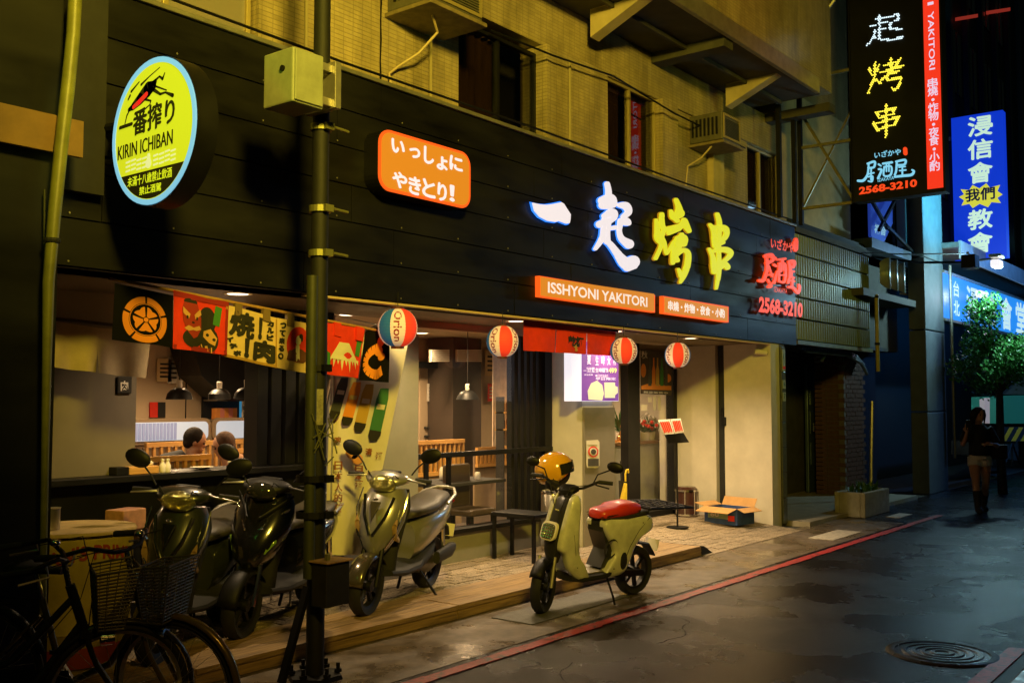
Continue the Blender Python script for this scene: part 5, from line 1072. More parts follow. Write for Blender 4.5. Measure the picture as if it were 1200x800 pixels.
# ------------------------------------------------------------------ yellow electric scooter in the gutter
f0 = Vector((6.50, 4.86, 0)); r0_ = Vector((7.62, 4.66, 0)); mid = (f0+r0_)/2; rz = math.atan2(f0.y-r0_.y, f0.x-r0_.x)
t = thing('electric_scooter', 'small cream and black electric scooter with red seat and wire rear rack', 'electric scooter', mid, rot=(R(-5), 0, rz+.02))
M_cy = mat('cream_yellow_paint', (.64, .64, .58), .34, coat=.4, var=.22, sc=9, bump=.03)
wheel(t, 'front_wheel', .565, .215, M_blk, tw_=.042, spokes=6); wheel(t, 'rear_wheel', -.565, .215, M_blk, tw_=.05, spokes=6)
b = B()
for s_ in (-1, 1): b.tube([(.565, s_*.065, .215), (.51, s_*.065, .45)], .016, 8)
ob('fork', b, M_alu, parent=t, smooth=1)
b = B(); V = []
for i in range(11):
    a = R(30+95*i/10)
    for k in range(5): q = k/4-.5; V.append((.565+(.238-.02*abs(2*q)**2)*math.cos(a), q*.12, .215+(.238-.03*abs(2*q)**2)*math.sin(a)))
b.add(V, [(i*5+k, i*5+k+1, (i+1)*5+k+1, (i+1)*5+k) for i in range(10) for k in range(4)])
o = ob('mudguard', b, M_blk, parent=t, smooth=60); o.modifiers.new('thick', 'SOLIDIFY').thickness = .005
ob('front_panel', B().loft([dsect(.40, .50, .44, .05, p=.35), dsect(.50, .515, .42, .075, p=.35), dsect(.62, .49, .39, .09, p=.35), dsect(.78, .435, .34, .095, p=.35), dsect(.90, .39, .30, .09, p=.35), dsect(.93, .36, .29, .07, p=.35)]), mat('satin_black', (.02, .02, .018), .3), parent=t, smooth=35)
for s_ in (-1, 1):
    up = [(.29, .93), (.37, .92), (.42, .80), (.47, .63), (.485, .52), (.43, .46), (.37, .34), (.26, .25), (.12, .225), (.20, .31), (.27, .46), (.29, .72)]
    ob('side_panel', B().loft(puff(up, [s_*y for y in (.075, .10, .118, .132, .140)], (1, 1, .97, .86, .55))), M_cy, parent=t, smooth=60)
    ob('grip', B().tube([(.285, s_*.24, 1.06), (.25, s_*.35, 1.055)], .017, 10), M_rub, parent=t, smooth=1)
    ob('brake_lever', B().tube([(.31, s_*.20, 1.05), (.34, s_*.24, 1.04), (.315, s_*.34, 1.02)], .006, 6), M_blk, parent=t, smooth=1)
ob('handlebar', B().tube([(.25, .35, 1.055), (.285, .24, 1.06), (.30, .12, 1.0), (.30, 0, .97), (.30, -.12, 1.0), (.285, -.24, 1.06), (.25, -.35, 1.055)], .012, 8), M_blk, parent=t, smooth=1)
ob('handlebar_cover', B().loft([sect(.25, .965, .04, .02), sect(.29, .985, .085, .035), sect(.35, .975, .075, .035), sect(.38, .955, .05, .02)]), M_blk, parent=t, smooth=1)
mr = ob('mirror', B().ball((.28, .37, 1.19), (.02, .07, .045), 12, 8, Matrix.Rotation(R(-10), 4, 'X')), M_blk, parent=t, smooth=1); ob('stem', B().tube([(.29, .20, 1.05), (.29, .23, 1.12), (.28, .34, 1.17)], .006, 6), M_blk, parent=mr)
mr = ob('mirror', B().ball((.28, -.34, 1.17), (.02, .06, .04), 12, 8), M_blk, parent=t, smooth=1); ob('stem', B().tube([(.29, -.20, 1.05), (.29, -.23, 1.12), (.28, -.33, 1.15)], .006, 6), M_blk, parent=mr)
hl = B(); sq = [(.085*math.copysign(abs(math.cos(R(a)))**.5, math.cos(R(a))), .072*math.copysign(abs(math.sin(R(a)))**.5, math.sin(R(a)))) for a in range(0, 360, 15)]
hp = lambda k, d: [Vector((.500+d-.30*v*k, u*k, .655+v*k)) for u, v in sq]
ob('headlight_rim', B().loft([hp(1, 0), hp(1, .022), hp(.86, .026)]), M_whp, parent=t, smooth=30); o = ob('headlight', B().loft([hp(.85, .010), hp(.84, .026), hp(.5, .034)]), mat('clear_lens', (.3, .3, .28), .05, .6, coat=1), parent=t, smooth=1)
b = B(); 
for iy in range(-2, 3):
    for iz in range(-2, 3): b.ball((.535-.3*iz*.022, iy*.026, .655+iz*.022), .008, 6, 4)
ob('facet', b, M_chr, parent=o, kind='stuff'); ob('badge', B().cbox((.432, 0, .82), (.01, .045, .01)), M_chr, parent=t)
ob('footboard', B().loft([sect(.32, .27, .10, .035, p=4), sect(.2, .25, .135, .03, p=4), sect(-.08, .25, .14, .03, p=4), sect(-.15, .28, .13, .04, p=4)]), M_blkm, parent=t, smooth=40)
ob('foot_mat', B().cbox((.06, 0, .285), (.24, .20, .008)), mat('silver_mat', (.35, .32, .25), .35, .5, bump=.3, sc=60), parent=t)
side = [(-.05, .24), (-.16, .215), (-.30, .24), (-.37, .33), (-.43, .45), (-.54, .55), (-.66, .60), (-.66, .68), (-.58, .72), (-.30, .72), (-.06, .71), (-.05, .62), (-.17, .44), (-.10, .32)]
for s_ in (-1, 1):
    ob('rear_side_panel', B().loft(puff(side, [s_*y for y in (.05, .08, .108, .124, .134, .138)], (1, 1, .98, .93, .80, .5))), M_cy, parent=t, smooth=60)
    ob('vent_disc', B().ball((-.27, s_*.130, .36), (.055, .014, .085), 16, 8), M_blkm, parent=t, smooth=1)
ob('battery_cover', B().loft([[Vector((x+.012, y, z)) for x, z in ((-.05, .69), (-.05, .61), (-.13, .45), (-.05, .31), (-.2, .31), (-.2, .69))] for y in (-.084, .084)]), mat('satin_black', (.02, .02, .018)), parent=t)
ob('seat', B().loft([sect(-.02, .745, .07, .028, p=2.8), sect(-.06, .752, .105, .045, p=3), sect(-.20, .758, .122, .052, p=3), sect(-.24, .768, .125, .064, p=3.2), sect(-.42, .778, .122, .064, p=3.2), sect(-.50, .775, .105, .045, p=3)]), mat('red_vinyl', (.62, .035, .02), .4, coat=.2, var=.08, sc=5), parent=t, smooth=60)
ob('seat_base', B().loft([sect(-.05, .715, .10, .02), sect(-.3, .72, .14, .02), sect(-.58, .74, .13, .03)]), M_blkm, parent=t, smooth=40)
rk = ob('rear_rack', B().tube([(-.50, -.21, .79), (-1.10, -.21, .76), (-1.10, .21, .76), (-.50, .21, .79), (-.50, -.21, .79)], .010, 6).tube([(-.5, -.10, .74), (-.75, -.12, .78)], .009, 6).tube([(-.5, .10, .74), (-.75, .12, .78)], .009, 6), M_blk, parent=t)
for k in range(5): ob('wire', B().tube([(-.60-.1*k, -.21, .785-.005*k), (-.60-.1*k, .21, .785-.005*k)], .007, 5), M_blk, parent=rk)
for k in range(3): ob('wire', B().tube([(-.50, -.105+.105*k, .79), (-1.10, -.105+.105*k, .76)], .007, 5), M_blk, parent=rk)
ob('number_plate', B().cbox((-.80, 0, .42), (.006, .15, .10), M=Matrix.Rotation(R(-15), 4, 'Y')), M_whp, parent=t); ob('brake_cable', B().tube([(.29, .2, 1.04), (.42, .12, 1.02), (.47, .06, .80), (.52, .07, .40), (.56, .06, .25)], .004, 5).tube([(.29, -.2, 1.04), (.40, -.13, 1.01), (.41, -.08, .9), (.36, -.06, .7)], .004, 5), M_rub, parent=t); ob('side_reflector', B().lathe([(0, .004), (.018, .004), (.02, 0)], 12, Matrix.Translation((.52, -.076, .36)) @ Matrix.Rotation(R(90), 4, 'X')), mat('amber_reflector', (.6, .2, .02), .15), parent=t)
ob('tail_light', B().cbox((-.665, 0, .66), (.02, .12, .04)), mat('tail_lens', (.35, .01, .01)), parent=t, bevel=.006)
ob('swing_arm', B().bar((-.2, .09, .25), (-.565, .09, .215), .05).bar((-.2, -.09, .25), (-.565, -.09, .215), .05), M_blk, parent=t); ob('rear_mudguard', B().loft([sect(-.50, .47, .06, .015), sect(-.70, .44, .06, .012), sect(-.80, .33, .05, .01)]), M_blkm, parent=t, smooth=40)
ob('stand', B().tube([(-.1, .1, .24), (-.12, .17, .08), (-.10, .22, 0)], .010, 6), M_blk, parent=t)
for s_ in (-1, 1):
    ob('panel_seam', B().tube([(-.60, s_*.128, .70), (-.45, s_*.139, .60), (-.34, s_*.1395, .47), (-.26, s_*.139, .32)], .0025, 4).tube([(.40, s_*.128, .80), (.36, s_*.139, .62), (.33, s_*.139, .46)], .0025, 4), M_ink, parent=t)
    for q in ((-.5, .135, .66), (-.15, .137, .30), (.40, .134, .60), (.30, .136, .36)): ob('screw', B().ball((q[0], s_*q[1], q[2]), (.006, .004, .006), 8, 4), M_blk, parent=t)
ob('seat_seam', B().tube([(-.03, -.09, .735), (-.03, .09, .735)], .004, 4).tube([(-.05, .118, .745), (-.48, .112, .765)], .004, 4).tube([(-.05, -.118, .745), (-.48, -.112, .765)], .004, 4), M_ink, parent=t)
ob('key_lock', B().lathe([(0, .006), (.012, .006), (.014, 0)], 12, Matrix.Translation((.300, 0, .93))), M_chr, parent=t); ob('chain_lock', B().lathe([(.07, 0), (.078, .008), (.086, 0), (.078, -.008), (.07, 0)], 20, Matrix.Translation((-.12, .12, .47)) @ Matrix.Rotation(R(80), 4, 'X')), M_rub, parent=t, smooth=1)
def steer(t, names, px_, ang):
    for o in t.children:
        if o.name.split('.')[0] in names: o.rotation_euler = (0, 0, ang); o.location = Vector((px_, 0, 0))-Matrix.Rotation(ang, 3, 'Z') @ Vector((px_, 0, 0))
steer(t, ('front_wheel', 'fork', 'mudguard'), .52, R(26)); steer(t, ('handlebar', 'grip', 'brake_lever', 'mirror', 'handlebar_cover'), .31, R(26))
# helmet hanging on the far mirror
hm = thing('yellow_helmet', 'glossy yellow open face helmet hung on the electric scooter handlebar', 'helmet', (0, 0, 0))
hp_ = PY(650, 551, 4.98); hm.location = hp_; hm.rotation_euler = (R(6), R(-8), -1.15); hm.scale = (1.2, 1.2, 1.2)
M_hel = mat('yellow_helmet_paint', (.72, .36, .02), .15, coat=1)
V = []; F = []; n, m_ = 28, 12; b = B()
for j in range(m_+1):
    for i in range(n):
        th = 2*math.pi*i/n; front = max(0, math.cos(th)); lo = 118-34*front**1.5+8*abs(math.sin(th)); ph = R(lo*j/m_)
        V.append((.135*math.sin(ph)*math.cos(th), .118*math.sin(ph)*math.sin(th), .125*math.cos(ph)))
b.add(V, [(j*n+i, (j+1)*n+i, (j+1)*n+(i+1) % n, j*n+(i+1) % n) for j in range(m_) for i in range(n)])
o = ob('shell', b, M_hel, parent=hm, smooth=80); o.modifiers.new('thick', 'SOLIDIFY').thickness = -.008
ob('lining', B().ball((-.006, 0, -.012), (.118, .104, .110), 18, 12), M_ink, parent=hm, smooth=1)
ob('visor', B().lathe([(.138, -.02), (.142, .02), (.138, .055)], 20, None, R(-60), R(60)), M_dglass, parent=hm, smooth=1)
ob('ear_pad', B().ball((-.01, .10, -.07), (.05, .022, .055)).ball((-.01, -.10, -.07), (.05, .022, .055)), M_ink, parent=hm, smooth=1)
ob('strap', B().tube([(0, .10, -.10), (.01, .05, -.17), (.01, -.03, -.18), (0, -.10, -.10)], .008, 6), M_ink, parent=hm)
# ================================================================== bicycles
def bicycle(label, loc, rz, roll, frame_m, col_b, steer=0):
    t = thing('bicycle', label, 'bicycle', loc, rot=(R(roll), 0, rz), group='bicycles at the lower left'); Rw = .33
    for x, nm in ((.53, 'front_wheel'), (-.53, 'rear_wheel')):
        T = Matrix.Translation((x, 0, Rw)) @ KYm
        w_ = ob(nm, B().lathe([(Rw+.018*math.cos(R(a))-.018, .018*math.sin(R(a))) for a in range(0, 361, 45)], 48, T), M_rub, parent=t, smooth=1)
        ob('rim', B().lathe([(Rw-.034, -.012), (Rw-.030, 0), (Rw-.034, .012), (Rw-.05, 0), (Rw-.034, -.012)], 48, T).lathe([(0, -.04), (.022, -.04), (.022, .04), (0, .04)], 10, T), M_alu, parent=w_, smooth=30)
        b = B()
        for k in range(28): a = 2*math.pi*k/28; a2 = a+(.5 if k % 2 else -.5); s_ = .03 if k % 4 < 2 else -.03; b.tube([(x+.02*math.cos(a2), s_, Rw+.02*math.sin(a2)), (x+(Rw-.04)*math.cos(a), 0, Rw+(Rw-.04)*math.sin(a))], .0012, 3)
        ob('spoke', b, M_alu, parent=w_, kind='stuff')
        g = B(); V = []
        for i in range(15):
            a = R((-10 if x > 0 else 20)+(150*i/14)) if x > 0 else R(20+160*i/14)
            for k in range(5): q = k/4-.5; V.append((x+(Rw+.028-.02*abs(2*q)**2)*math.cos(a), q*.055, Rw+(Rw+.028-.02*abs(2*q)**2)*math.sin(a)))
        g.add(V, [(i*5+k, i*5+k+1, (i+1)*5+k+1, (i+1)*5+k) for i in range(14) for k in range(4)])
        o = ob('mudguard', g, frame_m if x > 0 else M_blk, parent=t, smooth=60); o.modifiers.new('thick', 'SOLIDIFY').thickness = .003
    hd, bb, st = Vector((.33, 0, .80)), Vector((-.08, 0, .30)), Vector((-.20, 0, .72))
    lo = Vector((.37, 0, .68))
    ob('frame', B().tube([hd, Vector((.1, 0, .55)), Vector((-.13, 0, .45))], .017, 10).tube([lo, Vector((.18, 0, .42)), bb], .019, 10).tube([bb, st], .016, 10).tube([Vector((.315, 0, .86)), Vector((.385, 0, .64))], .022, 10)
       .tube([bb+Vector((0, .03, 0)), Vector((-.53, .06, Rw))], .010, 6).tube([bb+Vector((0, -.03, 0)), Vector((-.53, -.06, Rw))], .010, 6).tube([st-Vector((0, -.02, .08)), Vector((-.53, .06, Rw))], .008, 6).tube([st-Vector((0, .02, .08)), Vector((-.53, -.06, Rw))], .008, 6), frame_m, parent=t, smooth=1)
    ob('fork', B().tube([(.385, .045, .63), (.43, .05, .50), (.53, .05, Rw)], .012, 8).tube([(.385, -.045, .63), (.43, -.05, .50), (.53, -.05, Rw)], .012, 8).cbox((.385, 0, .635), (.05, .11, .03)), frame_m, parent=t, smooth=1)
    ob('stem', B().tube([(.31, 0, .86), (.285, 0, .98)], .013, 8), M_chr, parent=t, smooth=1)
    ob('handlebar', B().tube([(.02, .29, .99), (.12, .29, 1.0), (.24, .22, 1.03), (.29, .10, .99), (.29, 0, .98), (.29, -.10, .99), (.24, -.22, 1.03), (.12, -.29, 1.0), (.02, -.29, .99)], .011, 8), M_blk, parent=t, smooth=1)
    for s_ in (-1, 1): ob('grip', B().tube([(.13, s_*.29, 1.0), (.01, s_*.29, .99)], .017, 8), M_rub, parent=t, smooth=1); ob('brake_lever', B().tube([(.19, s_*.25, 1.01), (.20, s_*.29, .97), (.08, s_*.31, .95)], .006, 5), M_alu, parent=t)
    ob('bell', B().ball((.26, .14, 1.03), (.025, .025, .018)), M_chr, parent=t, smooth=1)
    ob('brake_cable', B().tube([(.2, .25, 1.0), (.38, .15, 1.05), (.42, .02, .85), (.40, 0, .66)], .003, 4).tube([(.2, -.25, 1.0), (.4, -.13, 1.03), (.36, -.02, .8), (.2, 0, .6)], .003, 4), M_rub, parent=t)
    ob('seat_post', B().tube([st, (-.235, 0, .84)], .012, 8), M_chr, parent=t); ob('saddle', B().loft([sect(-.08, .86, .02, .015), sect(-.16, .865, .03, .02), sect(-.27, .87, .08, .025), sect(-.34, .875, .095, .03), sect(-.37, .875, .07, .02)]), M_blk, parent=t, smooth=1)
    ob('crank', B().lathe([(.02, .03), (.085, .03), (.085, .036), (.02, .036)], 24, Matrix.Translation(bb) @ KYm).bar(bb+Vector((0, -.06, 0)), bb+Vector((.1, -.06, -.13)), .018).bar(bb+Vector((0, .06, 0)), bb+Vector((-.1, .06, .13)), .018), M_alu, parent=t)
    for s_ in (-1, 1): ob('pedal', B().cbox(bb+Vector((-.1*s_, .11*s_, .13*s_)), (.08, .09, .022)), M_rub, parent=t)
    ob('chain_guard', B().loft([sect(-.02, .33, .008, .06, yc=-.05), sect(-.3, .34, .008, .04, yc=-.055), sect(-.52, .34, .008, .03, yc=-.06)]), M_blk, parent=t)
    # wire basket in front
    bk = ob('basket', B().tube([(.41, .12, .92), (.60, .13, .94), (.60, -.13, .94), (.41, -.12, .92), (.41, .12, .92)], .006, 6).tube([(.43, .09, .66), (.54, .10, .66), (.54, -.10, .66), (.43, -.09, .66), (.43, .09, .66)], .005, 6), col_b, parent=t)
    b = B(); n = 17
    for k in range(n):
        f = k/n; z = .66+.26*f; q = [Vector((.43-.02*f, .09+.03*f, z)), Vector((.54+.06*f, .10+.03*f, z+.02*f)), Vector((.54+.06*f, -.10-.03*f, z+.02*f)), Vector((.43-.02*f, -.09-.03*f, z))]; b.tube(q+[q[0]], .0034, 4)
    for k in range(7): u = -1+k/3; b.tube([(.54, .10*u, .66), (.60, .13*u, .94)], .0026, 4); b.tube([(.43, .09*u, .66), (.41, .12*u, .92)], .0026, 4)
    for k in range(5):
        u = k/4; b.tube([(.43+.11*u, .095, .66), (.41+.19*u, .125, .93)], .0026, 4); b.tube([(.43+.11*u, -.095, .66), (.41+.19*u, -.125, .93)], .0026, 4); b.tube([(.43+.11*u, .095, .66), (.43+.11*u, -.095, .66)], .0026, 4)
    ob('basket_wire', b, col_b, parent=bk, kind='stuff')
    ob('front_lamp', B().tube([(.45, -.02, .60), (.51, -.02, .60)], .028, 12), M_chr, parent=t); ob('rear_carrier', B().tube([(-.25, .05, .70), (-.72, .06, .70), (-.72, -.06, .70), (-.25, -.05, .70)], .006, 5).tube([(-.66, .06, .70), (-.53, .07, .34)], .005, 5).tube([(-.66, -.06, .70), (-.53, -.07, .34)], .005, 5), M_blk, parent=t)
    ob('kickstand', B().tube([(-.5, .07, .3), (-.48, .22, .0)], .008, 6), M_alu, parent=t)
    return t
M_gb = mat('gold_frame_paint', (.17, .12, .03), .28, .5, coat=.6); M_gf = mat('grey_frame_paint', (.045, .043, .035), .3, .6)
M_bsk = mat('galvanised_wire', (.15, .135, .10), .5, .6)
bicycle('grey framed bicycle with a wire basket at the lower left corner', (2.10, 4.62, 0), R(-22), 4, M_gf, M_bsk)
bicycle('gold framed bicycle with a wire basket just left of the utility pole', (2.62, 4.78, 0), R(-66), 4, M_gb, M_bsk)
# yellow umbrella, stand, counter, posters in the entrance
t = thing('yellow_umbrella', 'yellow umbrella with hooked handle leaning beside the entrance post', 'umbrella', (10.2, 6.05, .1))
q_ = PY(731, 585, 6.3); q1 = PY(733, 556, 6.3); t.location = (0, 0, 0)
ob('canopy', B().tube([PY(729, 612, 6.3), PY(730, 590, 6.3), PY(733, 566, 6.3)], [.012, .05, .02], 8), mat('yellow_nylon', (.75, .55, .03), .5, var=.2, sc=20), parent=t, smooth=1)
hk = PY(733, 564, 6.3); ob('handle', B().tube([hk, hk+Vector((0, 0, .09)), hk+Vector((.02, 0, .135)), hk+Vector((.055, 0, .14)), hk+Vector((.07, 0, .10))], .011, 8), mat('yellow_nylon', (.75, .55, .03)), parent=t, smooth=1)
t = thing('umbrella_stand', 'black wire umbrella stand with dark umbrellas beside the entrance', 'umbrella stand', (PY(728, 620, 6.35).x, 6.35, .1))
for k in range(7): a = k*.9; ob('bar', B().tube([(.11*math.cos(a), .11*math.sin(a), 0), (.11*math.cos(a), .11*math.sin(a), .42)], .006, 5), M_blk, parent=t)
for z in (.02, .41): ob('hoop', B().lathe([(.105, z-.006), (.116, z-.006), (.116, z+.006), (.105, z+.006)], 20), M_blk, parent=t)
tag(ob('folded_umbrella', B().tube([(PY(728, 600, 6.35).x, 6.35, .12), (PY(729, 560, 6.35).x, 6.36, .75)], [.01, .035], 8).tube([(PY(729, 560, 6.35).x, 6.36, .75), (PY(729, 545, 6.35).x, 6.37, .98)], .01, 6), M_ink, smooth=1), 'folded black umbrella standing in the wire stand behind the yellow one', 'umbrella')
t = thing('reception_counter', 'pale stone reception counter behind the glass door', 'counter', (0, 0, 0)); x0, x1 = PY(716, 520, 7.6).x, PY(796, 520, 7.6).x; zt_ = PY(760, 516, 7.6).z
ob('front', B().box((x0, 7.6, .1), (x1, 8.2, zt_-.05)), mat('pale_stone', (.42, .40, .30), .35, var=.25, sc=3), parent=t); ob('top', B().box((x0-.03, 7.55, zt_-.045), (x1, 8.22, zt_)), mat('brown_wood_top', (.28, .15, .06), .35), parent=t, bevel=.005)
cz = zt_; cx_ = lambda px, yy=7.75: PY(px, 510, yy).x
def plant(label, x, y, z, n, h, m, red=None):
    t = thing('potted_plant', label, 'plant', (x, y, z)); ob('pot', B().lathe([(0, 0), (.06, 0), (.08, .12), (.07, .12), (0, .11)], 16), M_whp, parent=t, smooth=1); b = B(); f = B()
    for k in range(n):
        a, e = random.uniform(0, 6.28), random.uniform(.3, 1.3); L = h*random.uniform(.5, 1); d = Vector((math.cos(a)*math.cos(e), math.sin(a)*math.cos(e), math.sin(e))); p0 = Vector((0, 0, .11)); p1 = p0+d*L; s_ = d.cross(Vector((0, 0, 1))).normalized()*.02
        b.add([p0, p0.lerp(p1, .5)+s_, p1, p0.lerp(p1, .5)-s_], [(0, 1, 2, 3)])
        if red and k % 3 == 0: f.ball(p1, .03, 6, 5)
    ob('leaves', b, M_leaf, parent=t, kind='stuff')
    if red: ob('flower', f, red, parent=t, kind='stuff')
plant('bushy green plant with white flowers on the reception counter', cx_(762), 7.75, cz, 60, .30, M_leaf, M_whp); plant('tall green plant behind the entrance column', cx_(728, 7.9), 7.9, cz, 60, .55, M_leaf); plant('small plant with red berries right of the black door post', cx_(752), 7.70, cz, 40, .22, M_leaf, mat('red_berry', (.7, .03, .02), .4))
t = thing('gold_ornament', 'gilded lucky ornament on the counter left of the black door post', 'ornament', (cx_(731, 7.7), 7.70, cz)); M_gd = mat('gilded', (.75, .42, .14), .25, .9)
ob('ornament_body', B().ball((0, 0, .09), (.09, .07, .09)).ball((0, 0, .22), (.06, .05, .06)).ball((-.10, 0, .05), (.05, .05, .05)).ball((.10, 0, .05), (.05, .05, .05)).ball((.05, -.02, .28), (.02, .02, .05)), M_gd, parent=t, smooth=1); ob('ornament_base', B().lathe([(0, 0), (.16, 0), (.16, .02), (0, .02)], 20), M_gd, parent=t)
# lit menu box with a purple poster on the entrance column
t = thing('menu_light_box', 'lit white box with a purple drink menu poster on the entrance column', 'light box'); y_ = 6.10; Q = onY(y_)
x0, x1 = PY(669.5, 440, y_).x, PY(725, 440, y_).x; z0, z1 = PY(690, 470, y_).z, PY(690, 400, y_).z
ob('case', B().box((x0, y_, z0), (x1, 6.196, z1)), emat('white_box_light', (.78, .74, .78), 1.15), parent=t, bevel=.004)
b = B(); poly(b, Q, [(681.5, 400), (724.5, 400), (724.5, 469.5), (681.5, 469.5)], .004, .003); ob('poster', b, emat('purple_poster_light', (.20, .06, .30), 1.), parent=t)
b = B(); W_ = emat('poster_white_light', (.75, .62, .72), 1.)
for i, (s, a_, c__, y0, y1) in enumerate((('夏', 687, 692, 427, 416), ('生', 697, 700.5, 428, 417), ('啤', 704, 707.5, 428, 417), ('大', 711, 714.5, 428, 417), ('杯', 718, 721.5, 428, 417), ('—飲放題', 683, 696, 437, 430), ('生啤暢飲', 697, 712, 437, 431), ('啤酒沙瓦全品項', 697, 712, 442, 438.5), ('平日限定', 697, 721, 445.5, 442), ('詳洽店員', 684, 694, 440, 438))):
    ptext(b, Q, s, ((a_, y0), (c__, y0), (a_, y1)), .009, .02)
ob('lettering', b, W_, parent=t); b = B(); ptext(b, Q, '499', ((712.5, 437), (722, 437), (712.5, 431)), .009, .03); ob('price', b, emat('poster_yellow_light', (.8, .7, .2), 1), parent=t)
b = B(); poly(b, Q, [(689, 468), (688, 458), (692, 449), (699, 446), (705, 451), (707, 461), (705, 469)], .009, .002); poly(b, Q, [(707.5, 448), (720, 448), (720, 452), (723, 453), (723.5, 460), (720, 463), (720, 466), (708, 466)], .009, .002)
ob('mug_picture', b, emat('poster_cream_light', (.72, .66, .36), 1), parent=t)
t = thing('notice_sheet', 'rounded laminated notice with a red no symbol on the grey column cladding', 'notice'); Q = onY(6.165)
b = B(); poly(b, Q, [(687, 516), (700, 515), (702, 518), (702, 545), (700, 548), (688, 548), (687, 545)], .006, .004); ob('sheet', b, M_whp, parent=t)
b = B(); poly(b, Q, circ(694.5, 529, 6, 6.5, 0, 360, 20), .009, .002)
ob('red_disc', b, M_redc, parent=t); b = B(); poly(b, Q, circ(694.5, 529, 4.3, 4.7), .011, .002); poly(b, Q, [(689, 519), (699, 519), (699, 521), (689, 521)], .009, .002); ob('pale_disc', b, M_whp, parent=t)
b = B(); poly(b, Q, [(688.5, 537), (701, 537), (701, 546), (688.5, 546)], .009, .002); poly(b, Q, circ(694.5, 529, 3, 3.2), .013, .002); ob('dark_print', b, M_slab, parent=t)
# posters on the glass door
t = thing('bottle_poster', 'dark poster of drink bottles hanging inside the glass door', 'poster'); Q = onY(6.99)
b = B(); poly(b, Q, [(750.5, 409), (786.5, 412), (786.5, 463), (750.5, 461)], .006, .004); ob('paper', b, mat('poster_dark', (.05, .035, .025), .5), parent=t)
for px_, m in ((761, M_ink), (765.5, M_orc), (770, mat('ochre_print', (.55, .34, .06))), (775, M_green), (780, M_ink)):
    b = B(); poly(b, Q, [(px_-1.9, 452), (px_-1.9, 434), (px_-.7, 428), (px_-.7, 419), (px_+.7, 419), (px_+.7, 428), (px_+1.9, 434), (px_+1.9, 452)], .009, .002); ob('bottle_print', b, m if m != M_ink else mat('dark_glass_print', (.12, .13, .12), .4), parent=t)
b = B(); poly(b, Q, circ(753.5, 434, 3, 8), .008, .002); poly(b, Q, circ(782, 443, 4, 5), .008, .002); poly(b, Q, [(751, 452), (760, 449), (786, 452), (786, 457), (751, 456)], .008, .002); ob('food_print', b, M_orc, parent=t)
b = B(); ptext(b, Q, '炭火', ((751, 420), (758, 420), (751, 411)), .009, .04); ptext(b, Q, '限定販售中', ((754, 460.6), (782, 461.6), (754, 458)), .009, .01); ob('lettering', b, M_whp, parent=t)
t = thing('door_notice', 'group of small pale notices stuck below the bottle poster on the glass door', 'notice')
for (a_, y0, c__, y1) in ((759, 465, 763, 471), (765, 464, 768.5, 481), (770.5, 464, 774, 481), (751, 474, 758, 481)): b = B(); poly(b, Q, [(a_, y0), (c__, y0), (c__, y1), (a_, y1)], .006, .002); ob('slip', b, mat('slip_paper', (.5, .45, .34), .7), parent=t)
# open menu on a stand in front of the door frame
t = thing('menu_stand', 'open red and white menu resting on a black stand before the entrance', 'menu stand'); Q = onY(6.2); Qb = onY(6.16)
b = B(); poly(b, Q, [(779, 507), (801, 507), (807.5, 518), (785, 519.5)], .0, .02); ob('ledge', b, M_blk, parent=t)
for (p_, l_) in (([(771, 492), (785, 491), (790, 508), (778, 509)], 'left'), ([(786, 491), (797.5, 490), (801.5, 506), (791, 508)], 'right')):
    b = B(); poly(b, Qb, p_, .0, .006); pg = ob('menu_page', b, M_whp, parent=t)
    L_ = lambda u, v: tuple((p_[0][i]*(1-u)+p_[1][i]*u)*(1-v)+(p_[3][i]*(1-u)+p_[2][i]*u)*v for i in (0, 1))
    b = B()
    for k in range(5): poly(b, Qb, [L_(.1+k*.17, .12), L_(.1+k*.17+.11, .12), L_(.1+k*.17+.11, .88-.1*(k % 2)), L_(.1+k*.17, .9)], .004, .002)
    ob('red_print', b, M_redc, parent=pg)
sp = PY(793, 514, 6.22); ob('post', B().tube([(sp.x, 6.22, sp.z), (sp.x, 6.22, .1)], .012, 8), M_blk, parent=t); ob('foot', B().lathe([(0, 0), (.14, 0), (.14, .012), (0, .015)], 20, Matrix.Translation((sp.x, 6.22, .10))), M_blk, parent=t)
# what stands behind the window: door, vents, curtain, table things
M_dr = mat('beige_door', (.45, .34, .22), .6)
x0, x1 = PY(492, 460, 10.1).x, PY(530, 460, 10.1).x
t = thing('interior_door', 'beige inner door with dark lever handle seen through the railed window', 'door'); ob('leaf', B().box((x0, 10.10, .1), (x1, 10.15, PY(500, 428, 10.1).z)), M_dr, parent=t, bevel=.01)
for yy in (501, 511): h_ = PY(498, yy, 10.08); ob('handle', B().tube([h_, h_+Vector((.1, 0, 0))], .018, 6), M_ink, parent=t)
wall('interior_beam', (PY(477, 430, 9.9).x, 9.9, PY(500, 431, 9.9).z), (PY(533, 430, 9.9).x, 10.09, PY(500, 424, 9.9).z), M_blk)
wall('interior_pillar', (PY(531, 440, 9.6).x, 9.6, .1), (PY(564, 440, 9.6).x, 10.1, 2.619), mat('dark_brown_wall', (.05, .032, .022), .7))
for a_, c__, lb in ((504, 526, 'left white slatted vent grille near the ceiling inside the window'), (535, 564, 'right white slatted vent grille near the ceiling inside the window')):
    t = thing('vent_grille', lb, 'vent'); Q = onY(9.5); b = B(); poly(b, Q, [(a_, 409.5), (c__, 409.5), (c__, 424), (a_, 424)], 0, .02); ob('grille_back', b, M_int2, parent=t)
    for k in range(6): b = B(); y0 = 410+k*2.4; poly(b, Q, [(a_+.5, y0), (c__-.5, y0), (c__-.5, y0+1.4), (a_+.5, y0+1.4)], .02, .015); ob('slat', b, M_whp, parent=t)
